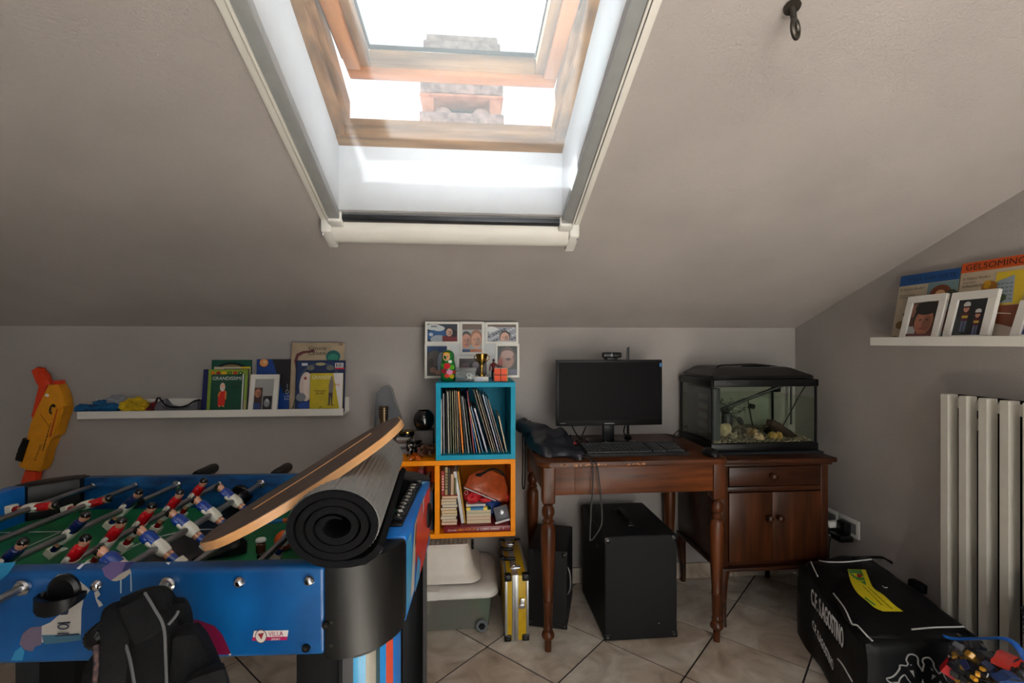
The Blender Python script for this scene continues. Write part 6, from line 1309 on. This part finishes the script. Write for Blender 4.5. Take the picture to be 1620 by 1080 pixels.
da = PY(1183, 669, 2.36); dsk = thing('suction_disc', 'oval black suction disc on the aquarium back glass', 'suction disc', da)
part('disc', lathe(NB(), [(.018, 0), (.018, .006), (.008, .010), (.001, .011)], 18, Matrix.Translation((da.x, 2.432, da.z)) @ Matrix.Rotation(math.pi / 2, 4, 'X') @ Matrix.Rotation(.6, 4, 'Z') @ Matrix.Diagonal((.75, 1.35, 1, 1))), BLACKP, dsk)
part('air_hose', tube(NB(), [(PY(1183, 630, 2.42).x, 2.42, PY(1183, 630, 2.42).z), (PY(1188, 660, 2.42).x, 2.42, PY(1188, 660, 2.42).z), (PY(1192, 675, 2.40).x, 2.40, PY(1192, 675, 2.40).z), (PY(1199, 681, 2.36).x, 2.36, PY(1199, 683, 2.36).z)], .003, 6, sm=5), BLACKM, dsk)
ft = thing('filter', 'tall black filter box inside the left end of the aquarium', 'filter', (ax0 + .035, 2.28, az + .05))
part('filter_body', box(NB(), ax0 + .010, ax0 + .058, ay0 + .030, ay1 - .06, az + .045, 1.035, .004), mat('filter_grey', (52, 54, 60), .5), ft)
for k in range(5): part('filter_grille', box(NB(), ax0 + .0088, ax0 + .0105, ay0 + .06, ay0 + .15, .80 + k * .045, .825 + k * .045), mat('filter_slot', (96, 96, 96), .5), ft)
hpx = PY(1150, 672, 2.38); pump = solo('pump', cyl(NB(), (hpx.x, 2.38, gz(hpx.x, 2.38) + .0), (hpx.x, 2.38, gz(hpx.x, 2.38) + .075), .024, n=16), mat('pump_grey', (50, 52, 58), .5), 'grey pump body at the foot of the water plant', 'pump')
hk = PY(1187, 641, 2.33); solo('lamp_clip', cyl(NB(), (hk.x - .013, 2.32, hk.z), (hk.x + .013, 2.32, hk.z - .006), .0125, n=12), BLACKP, 'round black clip on the dark tube in the aquarium', 'clip')
hk = PY(1229, 616, 2.28); solo('lamp_holder', box(NB(), hk.x - .016, hk.x + .016, 2.27, 2.30, hk.z - .012, hk.z + .012, .004), BLACKP, 'square black holder at the upper end of the dark tube', 'clip')
hk = PY(1251, 660, 2.43); solo('heater_rod', cyl(NB(), (hk.x, 2.428, gz(hk.x, 2.42) + .0), (hk.x, 2.428, 1.03), .0055, n=10), BLACKP, 'thin upright black rod at the aquarium back glass', 'rod')
wp_ = PY(1165, 640, 2.36); wpl = thing('water_plant', 'dark water plant with small leaves at the top left of the aquarium', 'plant', (wp_.x, 2.36, gz(wp_.x, 2.36)))
b = NB(); stm = NB(); rp = random.Random(12)
for s in range(9):
    ex, ez = PY(1142 + s * 5.5, 640, 2.35).x, PY(1160, 632 + (s * 37 % 22), 2.35).z; base = Vector((wp_.x - .02, 2.37, gz(wp_.x, 2.37)))
    top = Vector((ex, 2.33 + .06 * rp.random(), min(ez, wz - .006))); pts_ = spline([base, base.lerp(top, .55) + Vector((-.02, 0, .02)), top], 6); tube(stm, pts_, .0013, 5)
    for k in range(26):
        q = pts_[int(4 + rp.random() * 8.9)] + Vector((rp.uniform(-.014, .014), rp.uniform(-.014, .014), rp.uniform(-.012, .012))); q.z = min(q.z, wz - .003)
        d = Vector((rp.uniform(-1, 1), rp.uniform(-1, 1), rp.uniform(-.6, .8))).normalized() * .013; w = d.cross(Vector((0, 0, 1))).normalized() * .0042
        vs = [b.verts.new(q), b.verts.new(q + d * .5 + w), b.verts.new(q + d), b.verts.new(q + d * .5 - w)]; b.faces.new(vs)
part('stems', stm, mat('plant_stem', (44, 34, 26), .7), wpl, kind='stuff'); part('leaves', b, mat('plant_leaf', (46, 40, 28), .6, var=.3, scale=40), wpl, kind='stuff')

# ================================================================== RIGHT WALL: LEDGE, RADIATOR, SOCKETS
RZ0 = 1.2365
ledge('white picture ledge on the right wall', (XR - .0005, .70, RZ0), (XR - .0005, PX(1377, 540, XR - .120).y, RZ0), None, (-1, 0, 0), RZ0)
RB = RZ0 + .0106
def rM(pl, pr, ptl, ytop, Xb, Xt):
    yl, yr = PX(pl, 534, Xb).y, PX(pr, 534, Xb).y; zt = PX(ptl, ytop, Xt).z; d = Vector((Xt - Xb, 0, zt - RB))
    return frame3((Xb, yl, RB), (0, -1, 0), d), yl - yr, d.length
M, w, h = rM(1408, 1501, 1427, 437, 1.693, 1.742)
mkbook('storybook with a blue title band on the right ledge', M, w, h, .014, (178, 164, 142), [('r', 0, .845, 1, 1, (8, 72, 132)), ('r', .52, .0, 1, .84, (104, 130, 134)), ('e', .74, .68, .17, .12, (120, 60, 36)), ('e', .74, .67, .08, .06, (206, 160, 120)), ('e', .92, .62, .10, .10, (60, 66, 46)), ('e', .68, .3, .3, .22, (160, 30, 40)), ('r', .6, 0, 1, .12, (30, 60, 110)), ('p', [(.16, .42), (.20, .46), (.26, .34), (.22, .30)], (40, 36, 26)), ('e', .14, .26, .08, .06, (120, 90, 50)), ('e', .08, .05, .1, .05, (60, 80, 50)), ('r', 0, 0, .12, .02, (30, 40, 26))],
       [("C'ERA  DUE  VOLTE", .56, .918, .78, .055, (10, 34, 70)), ('di Gianni Rodari', .26, .785, .44, .034, (56, 46, 36)), ('illustrazioni\ndi Emanuele', .20, .68, .30, .06, (70, 60, 48))], 'storybooks on the right ledge')
M, w, h = rM(1503, 1611, 1518, 418, 1.693, 1.742)
mkbook('storybook with an orange GELSOMINO title band on the right ledge', M, w, h, .014, (182, 164, 140), [('r', 0, .875, 1, 1, (206, 82, 18)), ('r', .56, .44, .97, .83, (206, 176, 40)), ('p', [(.58, .46), (.58, .72), (.82, .78), (.84, .46)], (140, 152, 160)), ('e', .48, .66, .12, .08, (150, 96, 20)), ('e', .44, .70, .06, .05, (200, 150, 30)), *[('r', .60 + .06 * (k % 4), .50 + .045 * (k // 4), .64 + .06 * (k % 4), .508 + .045 * (k // 4), (60, 66, 76)) for k in range(20)], ('e', .66, .52, .10, .05, (56, 70, 40)), ('r', .5, .06, .97, .43, (118, 60, 36)), ('p', [(.5, .06), (.97, .06), (.97, .16), (.5, .26)], (190, 176, 160)), ('p', [(.55, .25), (.62, .33), (.66, .33), (.60, .22)], (60, 24, 18)), ('p', [(.60, .345), (.86, .325), (.86, .335), (.60, .355)], (206, 196, 180)), ('r', 0, 0, 1, .022, (190, 60, 24))],
       [('GELSOMINO', .52, .935, .88, .075, (46, 20, 10)), ('di Gianni Rodari', .27, .795, .42, .032, (70, 56, 44)), ('illustrazioni', .17, .745, .20, .022, (80, 66, 52)), ('di Raul Verdini', .24, .700, .34, .030, (80, 66, 52))], 'storybooks on the right ledge')
M, w, h = rM(1419, 1480, 1440, 469, 1.656, 1.703)
mkframe('white frame with a boy’s portrait on the right ledge', M, w, h, .026, [('r', 0, 0, 1, 1, (92, 50, 44)), ('e', .15, .75, .2, .2, (150, 100, 80)), ('r', 0, 0, .3, .3, (190, 186, 190)), *face(.56, .48, .42, (176, 110, 88), (26, 20, 18), .9), ('e', .58, .82, .42, .2, (26, 20, 18)), ('r', 0, 0, 1, .08, (110, 60, 60))], 'small frames on the right ledge')
M, w, h = rM(1487, 1560, 1508, 463, 1.656, 1.703)
kid = lambda cx, cy, s: [('r', cx - s * .5, cy - 3.6 * s, cx - s * .08, cy - 1.8 * s, (110, 116, 146)), ('r', cx + s * .08, cy - 3.6 * s, cx + s * .5, cy - 1.8 * s, (96, 104, 136)), ('p', [(cx - s * .8, cy - 1.0 * s), (cx + s * .8, cy - 1.0 * s), (cx + s * .5, cy - 2.1 * s), (cx - s * .5, cy - 2.1 * s)], (96, 30, 40)), ('r', cx - s * .5, cy - 1.7 * s, cx + s * .5, cy - 1.35 * s, (200, 170, 60)), ('e', cx, cy - s * .35, s * .5, s * .55, (190, 130, 106)), ('e', cx, cy + s * .15, s * .6, s * .42, (206, 206, 204)), ('r', cx - s * .5, cy - s * .3, cx + s * .5, cy - s * .05, (60, 30, 30))]
mkframe('white frame with two children in helmets on the right ledge', M, w, h, .028, [('r', 0, 0, 1, 1, (34, 36, 40)), ('e', .2, .2, .3, .3, (44, 50, 48)), *kid(.33, .82, .20), *kid(.78, .62, .17), ('r', .1, 0, .3, .1, (60, 60, 60))], 'small frames on the right ledge')
M, w, h = rM(1592, 1672, 1610, 475, 1.656, 1.703)
mkframe('white frame cut off at the right edge of the ledge', M, w, h, .028, [('r', 0, 0, 1, 1, (40, 66, 120)), ('e', .2, .3, .2, .2, (150, 160, 190)), ('e', .15, .2, .1, .1, (190, 40, 40)), ('e', .6, .6, .25, .2, (200, 150, 130))], 'small frames on the right ledge')

RADW = mat('radiator_enamel', (196, 192, 182), .35, var=.02)
rd_ = thing('radiator', 'tall cream column radiator on the right wall', 'radiator', (1.70, 1.3, .10))
y = 1.567
for k in range(9):
    part('column', prism(NB(), [(1.660, y), (1.660, y - .025), (1.6945, y - .0295), (1.6945, y - .004)], .115, 1.068, None, .002), RADW, rd_, ang=25); y -= .0635
part('back_panel', box(NB(), 1.726, 1.729, y + .03, 1.566, .116, 1.066), BLACKM, rd_); part('manifold', box(NB(), 1.690, 1.724, y + .03, 1.560, .125, .160, .006), RADW, rd_); part('back_panel', box(NB(), 1.726, 1.729, y + .03, 1.566, .116, 1.066), BLACKM, rd_); part('manifold', box(NB(), 1.690, 1.724, y + .03, 1.560, 1.020, 1.055, .006), RADW, rd_)  # black sheet stands in for the shade in the gaps between columns
for yy in (1.50, 1.10): part('wall_bracket', box(NB(), 1.72, XR - .002, yy - .014, yy + .014, .95, .99), RADW, rd_); part('wall_bracket', box(NB(), 1.72, XR - .002, yy - .014, yy + .014, .2, .24), RADW, rd_)
def socket(label, py, Yc, Zc, wd):
    o = thing('wall_socket', label, 'wall socket', (XR, Yc, Zc)); part('cover_plate', box(NB(), XR - .010, XR - .0005, Yc - wd / 2, Yc + wd / 2, Zc - .042, Zc + .042, .004, 2), WHITEP, o); part('insert', box(NB(), XR - .0115, XR - .009, Yc - wd / 2 + .014, Yc + wd / 2 - .014, Zc - .024, Zc + .024, .001, 1), mat('socket_insert', (120, 120, 120), .5), o); return o
s1 = PX(1345, 832, XR); socket('white wall socket plate with a black adapter plugged in', 0, s1.y, s1.z, .120)
s2_ = PX(1321, 826, XR); socket('white wall socket plate half hidden behind the cabinet', 0, s2_.y + .012, s1.z, .085)
ad_ = thing('power_adapter', 'flat black power adapter plugged into the right wall', 'adapter', (XR - .05, s1.y, s1.z - .03))
part('adapter_body', box(NB(), XR - .085, XR - .020, s1.y - .045, s1.y + .040, s1.z - .058, s1.z - .030, .006, 2), BLACKP, ad_); part('plug_head', box(NB(), XR - .045, XR - .0115, s1.y - .020, s1.y + .030, s1.z - .034, s1.z + .020, .004, 2), BLACKP, ad_)
part('label_strip', box(NB(), XR - .0862, XR - .0845, s1.y + .014, s1.y + .036, s1.z - .052, s1.z - .042), mat('label_white', (200, 200, 200), .5), ad_)
part('lead', tube(NB(), [(XR - .080, s1.y + .020, s1.z - .056), (XR - .084, s1.y + .026, s1.z - .10), (XR - .082, s1.y + .03, s1.z - .18), (XR - .06, s1.y + .05, .01)], .0024, 6, sm=5), BLACKM, ad_)
wpg = thing('white_plug', 'white round plug beside the black adapter', 'plug', (XR - .06, s1.y + .055, s1.z - .006)); part('plug_body', box(NB(), XR - .075, XR - .0115, s1.y + .034, s1.y + .066, s1.z - .022, s1.z + .008, .008, 3), WHITEP, wpg); part('plug_cap', cyl(NB(), (XR - .088, s1.y + .066, s1.z - .010), (XR - .070, s1.y + .06, s1.z - .008), .013, n=14), BLACKP, wpg)

# ================================================================== SPORTS BAG
BAGN = mat('black_bag_nylon', (10, 11, 14), .45, var=.2, scale=10, spec=.22, bump=.35, bscale=35)
PIPW = mat('white_piping', (206, 206, 206), .5)
sg = thing('sports_bag', 'large black sports bag with white lettering and piping by the radiator', 'sports bag', (1.46, 1.68, 0))
BLb, BRb, FLb, FRb = Vector((1.405, 1.965, .001)), Vector((1.690, 1.900, .001)), Vector((1.250, 1.425, .001)), Vector((1.612, 1.375, .001))
up_ = Vector((0, 0, 1))
BLt, BRt, FLt, FRt = BLb + up_ * .300 + Vector((.008, 0, 0)), BRb + up_ * .335, FLb + up_ * .290 + Vector((.01, .01, 0)), FRb + up_ * .315
from mathutils.bvhtree import BVHTree
bag1 = softbox(NB(), [FLb, FRb, BLb, BRb, FLt, FRt, BLt, BRt], 14, .005, .006, 4, 9, 1)
tl, tr_, bl_, br_ = FLt + Vector((.020, .030, 0)), FRt + Vector((-.02, .03, 0)), BLt + Vector((.02, -.02, 0)), BRt + Vector((-.02, -.02, 0))
bag2 = softbox(NB(), [tl + up_ * -.02, tr_ + up_ * -.02, bl_ + up_ * -.02, br_ + up_ * -.02, tl + up_ * .010, tr_ + up_ * .012, bl_ + up_ * .016, br_ + up_ * .026], 12, .010, .016, 7, 11, 2)
TREES = [BVHTree.FromBMesh(bag1), BVHTree.FromBMesh(bag2)]
def ON(px, py, off=.002):
    o = Vector((0, 0, CAMH)); d = ray(px, py).normalized(); best = None
    for t in TREES:
        h = t.ray_cast(o, d)
        if h[0] is not None and (best is None or h[3] < best[3]): best = h
    if best is None: return None
    n = best[1] if best[1].dot(d) < 0 else -best[1]
    return best[0] + n * off
def ONS(pts_, off=.002): return [q for q in (ON(x, y, off) for x, y in pts_) if q is not None]
part('bag_body', bag1, BAGN, sg, ang=70); part('lid_panel', bag2, BAGN, sg, ang=70)
def dense(p, k=6):
    q = spline([Vector((x, y, 0)) for x, y in p], k); return [(v.x, v.y) for v in q]
def pip(pts_, r=.0028):
    q = ONS(dense(pts_), .0012)
    if len(q) > 1: part('piping', tube(NB(), q, r, 6), PIPW, sg)
pip([(1292, 886), (1310, 889), (1340, 889), (1370, 886), (1396, 884), (1420, 893), (1440, 908), (1452, 922)])
pip([(1283, 889), (1288, 900), (1294, 912)])
pip([(1319, 939), (1335, 960), (1345, 980), (1349, 987), (1357, 990), (1368, 1002), (1380, 1014)])
pip([(1442, 996), (1475, 993), (1510, 992), (1530, 991), (1540, 989)])
pip([(1326, 1042), (1334, 1052), (1349, 1078)])
LETW = mat('white_lettering', (236, 236, 238), .6)
def wrap_text(s_, pa, pb, hpx, m):
    """lettering laid letter by letter on the bag wall between two measured points"""
    me, tw, th = textmesh(s_, 0., .012); me = me.copy(); me.materials.clear(); out_ = []
    for v in me.vertices:
        u = v.co.x / tw + .5; w = v.co.y / th
        x = pa[0] + (pb[0] - pa[0]) * u; y = pa[1] + (pb[1] - pa[1]) * u - w * (hpx[0] + (hpx[1] - hpx[0]) * u)
        q = ON(x, y, .0014 + (.0008 if v.co.z > 0 else 0)); out_.append(q)
    last = next(q for q in out_ if q is not None)
    for v, q in zip(me.vertices, out_): last = q if q is not None else last; v.co = last
    part('lettering', me, m, sg)
wrap_text('C.F. S.AGOSTINO', (1284, 941), (1335, 1011), (25, 33), LETW); wrap_text('C.F. S.AGOSTINO', (1286, 985), (1319, 1054), (13, 17), LETW)
GREYE = mat('grey_emblem', (158, 158, 158), .6)
def ribbon(name, pts_, w):
    q = ONS(dense([(1380 + x / 9, 990 + y / 9) for x, y in pts_], 3), .0010); part(name, tube(NB(), q, w, 6), GREYE, sg)
# emblem: two seated figures back to back, in outline
ribbon('emblem_outline', [(300, 815), (235, 790), (200, 745), (270, 725), (330, 680), (385, 600), (385, 560), (430, 555), (480, 562), (505, 530), (480, 485), (495, 430), (520, 405), (570, 400), (625, 425), (648, 470), (650, 540), (690, 600), (710, 640), (722, 580), (732, 545), (712, 500), (718, 465), (755, 447), (805, 450), (840, 480), (868, 525), (872, 570), (915, 640), (950, 672), (985, 645), (1010, 670), (1025, 715), (1095, 815), (1120, 860)], .0024)
ribbon('emblem_outline', [(300, 800), (370, 800), (390, 745), (455, 690), (500, 750), (560, 830)], .0022)
for tri in ([(525, 625), (580, 625), (595, 725)], [(820, 575), (870, 635), (830, 620)], [(845, 680), (900, 705), (835, 760)], [(710, 745), (740, 830), (680, 830)], [(960, 765), (1000, 830), (920, 830)], [(530, 535), (560, 548), (540, 560)]):
    q = ONS([(1380 + x / 9, 990 + y / 9) for x, y in tri], .0022)
    if len(q) == 3: b = NB(); b.faces.new([b.verts.new(v) for v in q]); part('emblem_patch', b, GREYE, sg)
edgeL = dense([(1341, 901), (1346, 920), (1356, 938), (1371, 951), (1384, 962), (1397, 968)], 3); edgeR = dense([(1370, 902), (1376, 919), (1383, 932), (1398, 942), (1414, 957), (1429, 968)], 3)
def strip(name, L_, R_, off, c, parent):
    b = NB(); lay = b.faces.layers.float_vector.new('pc'); rows = []
    for (x0, y0), (x1, y1) in zip(L_, R_): rows.append([b.verts.new(ON(x0 + (x1 - x0) * k / 4, y0 + (y1 - y0) * k / 4, off)) for k in range(5)])
    for r0_, r1_ in zip(rows[:-1], rows[1:]):
        for k in range(4): f = b.faces.new((r0_[k], r0_[k + 1], r1_[k + 1], r1_[k])); f[lay] = Vector(lin(c)[:3])
    return part(name, b, PRINT, parent)
tg_ = strip('luggage_tag', edgeL, edgeR, .003, (214, 196, 16), sg)
strip('tag_corner', [(1342, 902), (1344, 908), (1350, 914), (1369, 926)], [(1363, 902.5), (1366, 909), (1368, 916), (1371, 926.5)], .0036, (56, 136, 60), tg_)
strip('tag_stripe', [(1367, 946), (1374, 952), (1383, 958.5)], [(1370, 945.5), (1378, 952), (1387, 958.5)], .0036, (56, 136, 60), tg_)
strip('tag_badge', [(1357, 909), (1356, 912), (1358, 915)], [(1363, 909), (1364.5, 912), (1363, 915)], .0042, (170, 40, 30), tg_)
TXI = mat('tag_ink', (120, 110, 20), .6)
for (a_1, a_2) in (((1366, 928), (1396, 958)), ((1374, 930), (1412, 964))):
    q = ONS([(a_1[0] + (a_2[0] - a_1[0]) * k / 12, a_1[1] + (a_2[1] - a_1[1]) * k / 12 + 1.2 * (k % 2)) for k in range(13)], .0042); part('tag_writing', tube(NB(), q, .0011, 4), TXI, tg_)
def S(px, py, off): return ON(px, py, off) or PZ(px, py, .33)
part('carry_strap', tube(NB(), [S(1350, 884, .006), S(1375, 881, .012), S(1398, 882, .012), S(1412, 890, .004)], .010, 8, sm=4, flat=.5), BAGN, sg)
q = S(1448, 928, .0)
part('side_handle', softbox(NB(), [q + Vector((a, b_, c)) for c in (-.015, .018) for b_ in (-.028, .028) for a in (-.006, .022)], 3, .002, .003, 2, 9, 1), BAGN, sg)
part('zip_pull', tube(NB(), ONS([(1396, 928), (1400, 931), (1404, 930.5)], .004), .0018, 6), PIPW, sg)

# ================================================================== CLEAR ZIP BAG OF TOYS, WOVEN BASKET
t0 = 1.42
zb2 = thing('zip_bag', 'clear zip bag with a blue seal full of small toys', 'zip bag', P(1565, 1200, t0).xy.to_3d())
FILM = glassy('clear_film', (250, 251, 252), .9, .08, (200, 206, 210), .03, .4)
def C(px, py, t): return P(px, py, t)
zlow = .003
def down(v, z=zlow): return Vector((v.x, v.y, z))
A0, A1, A2, A3 = C(1500, 1040, 1.38), C(1640, 1045, 1.17), C(1502, 1015, 1.47), C(1640, 1012, 1.27)
part('film', softbox(NB(), [down(A0), down(A1), down(A2), down(A3), C(1498, 1028, 1.39), C(1640, 1040, 1.20), C(1502, 1012, 1.44), C(1640, 1012, 1.25)], 8, .006, .0, 5, 14, 1), FILM, zb2, ang=70)
BLUZ = mat('blue_zip', (10, 96, 190), .35)
part('zip_seal', tube(NB(), [C(1493, 1006, 1.43), C(1510, 1010, 1.42), C(1545, 1010, 1.38), C(1585, 1009, 1.32), C(1603, 1016, 1.29), C(1615, 1030, 1.27), C(1624, 1045, 1.25)], .0075, 8, sm=5, flat=.4), BLUZ, zb2)
def toycar(label, c, rz, s, col):
    M = Matrix.Translation(c) @ Matrix.Rotation(rz, 4, 'Z'); o = thing('toy_car', label, 'toy car', M=M, group='toy cars in the zip bag')
    b = NB(); ringmesh(b, [[(x * s, y, z * s) for x, z in ((-.5, .10), (-.5, .22), (-.30, .27), (-.16, .40), (.10, .40), (.26, .27), (.5, .20), (.5, .10))] for y in (-.22 * s, .22 * s)]); part('car_body', b, mat('car_%d_%d_%d' % col, col, .25, coat=.6), o, local=True)
    part('windows', box(box(NB(), -.20 * s, .16 * s, -.225 * s, .225 * s, .29 * s, .37 * s), .11 * s, .19 * s, -.16 * s, .16 * s, .29 * s, .36 * s), BLACKP, o, local=True)
    for x in (-.28, .30):
        for y in (-.23, .23): part('wheel', cyl(NB(), (x * s, (y - .02) * s, .1 * s), (x * s, (y + .02) * s, .1 * s), .1 * s, n=14), BLACKM, o, local=True)
zfl = .20
ins = thing('toy_heap', 'heap of small dark toy pieces at the bottom of the zip bag', 'toys', down(C(1570, 1060, 1.38), .004))
b = NB(); rt_ = random.Random(21); PC = [(14, 14, 16), (22, 26, 36), (206, 150, 40), (26, 40, 76), (70, 74, 80), (16, 16, 18), (30, 30, 34), (24, 30, 40)]
cA = (A0 + A1 + A2 + A3) / 4
for k in range(420):
    u, v = rt_.random() * .84 + .08, rt_.random() * .84 + .08; q = down(A0).lerp(down(A1), u).lerp(down(A2).lerp(down(A3), u), v); z = .03 + rt_.random() ** .8 * .36
    M = Matrix.Translation((q.x, q.y, z)) @ Matrix.Rotation(rt_.random() * 3, 4, Vector((rt_.random(), rt_.random(), rt_.random() + .1))); s = .010 + rt_.random() * .012
    box(b, -s, s, -s * .6, s * .6, -s * .45, s * .45, .002, 1, M, PC[k % 8])
hp2 = part('toy_pieces', b, TOY, ins, kind='stuff')
toycar('red toy car on top inside the zip bag', C(1594, 1046, 1.28) + Vector((0, 0, -.012)), .3, .080, (206, 40, 26)); toycar('blue toy car low in the zip bag', C(1600, 1076, 1.23) + Vector((0, 0, -.012)), -.3, .07, (24, 60, 120)); toycar('black and orange toy car at the back of the zip bag', C(1556, 1042, 1.36) + Vector((0, 0, -.016)), .9, .08, (46, 28, 20))
cr = thing('red_toy_box', 'small red and white box at the left of the zip bag', 'box', C(1512, 1070, 1.41))
Mr = Matrix.Translation(C(1518, 1062, 1.385)) @ Matrix.Rotation(math.radians(-38), 4, 'Z') @ Matrix.Rotation(math.radians(28), 4, 'Y')
part('box_body', box(NB(), -.034, .034, -.012, .012, -.028, .016, .001, 1, Mr), mat('red_card', (190, 24, 34), .35), cr); part('white_band', box(NB(), -.0345, .0345, -.0125, .0125, .0155, .019, 0, 1, Mr), WHITEP, cr); part('white_mark', box(NB(), -.008, .010, -.0126, -.012, -.004, .003, 0, 1, Mr), WHITEP, cr)
for i, (px, py, t) in enumerate(((1556, 1058, 1.295), (1547, 1066, 1.30), (1541, 1073, 1.305))):
    solo('yellow_brick', box(NB(), -.008, .008, -.005, .005, -.004, .005, .001, 1, Matrix.Translation(C(px, py, t)) @ Matrix.Rotation(i * .7, 4, 'Z')), mat('amber_plastic', (222, 160, 40), .3), '%s yellow toy piece showing through the front of the zip bag' % ['upper', 'middle', 'lower'][i], 'toy piece', 'yellow toy pieces in the zip bag')
# woven basket at the right edge
WOV = mat('dark_rattan', (42, 52, 58), .6, var=.2)
tb_ = 1.34; p_ = P(1604, 956, 1.40); wk = thing('woven_basket', 'dark blue grey woven plastic basket cut off at the right edge', 'basket', (p_.x + .042, p_.y - .15, 0))
WH = p_.z; ctr = Vector((p_.x + .042, p_.y - .15, 0)); Mk = Matrix.Translation(ctr)
hxk, hyk = .038, .140
b = NB()
def wring(z, o): k = .80 + .20 * z / WH; return [(ctr.x + x * k, ctr.y + y * k, z) for x, y in rrect(-hxk - o, hxk + o, -hyk - o, hyk + o, .03, 3)]
ringmesh(b, [wring(.002, 0), wring(WH - .004, 0)], True, False); b.faces.new(list(b.verts)[:16][::-1])
part('liner', b, mat('dark_liner', (18, 22, 26), .8), wk); b = NB(); n = 34
for k in range(n):
    z = .010 + (WH - .016) * k / n; ring = wring(z, .002); m_ = len(ring); L_ = []
    for i in range(m_):
        a_1, a_2 = Vector(ring[i]), Vector(ring[(i + 1) % m_]); seg_ = max(1, int((a_2 - a_1).length / .012))
        for j in range(seg_): L_.append(a_1.lerp(a_2, j / seg_))
    out = []
    for i, v in enumerate(L_):
        d = (v - Vector((ctr.x, ctr.y, v.z))).normalized(); out.append(v + d * (.0022 if (i // 2 + k) % 2 else -.0012))
    tube(b, out + [out[0]], .0052, 4, flat=.8)
part('weave', b, WOV, wk, kind='stuff'); part('rim', tube(NB(), [Vector(v) for v in wring(WH - .006, .002)] + [Vector(wring(WH - .006, .002)[0])], .0075, 8), WOV, wk)
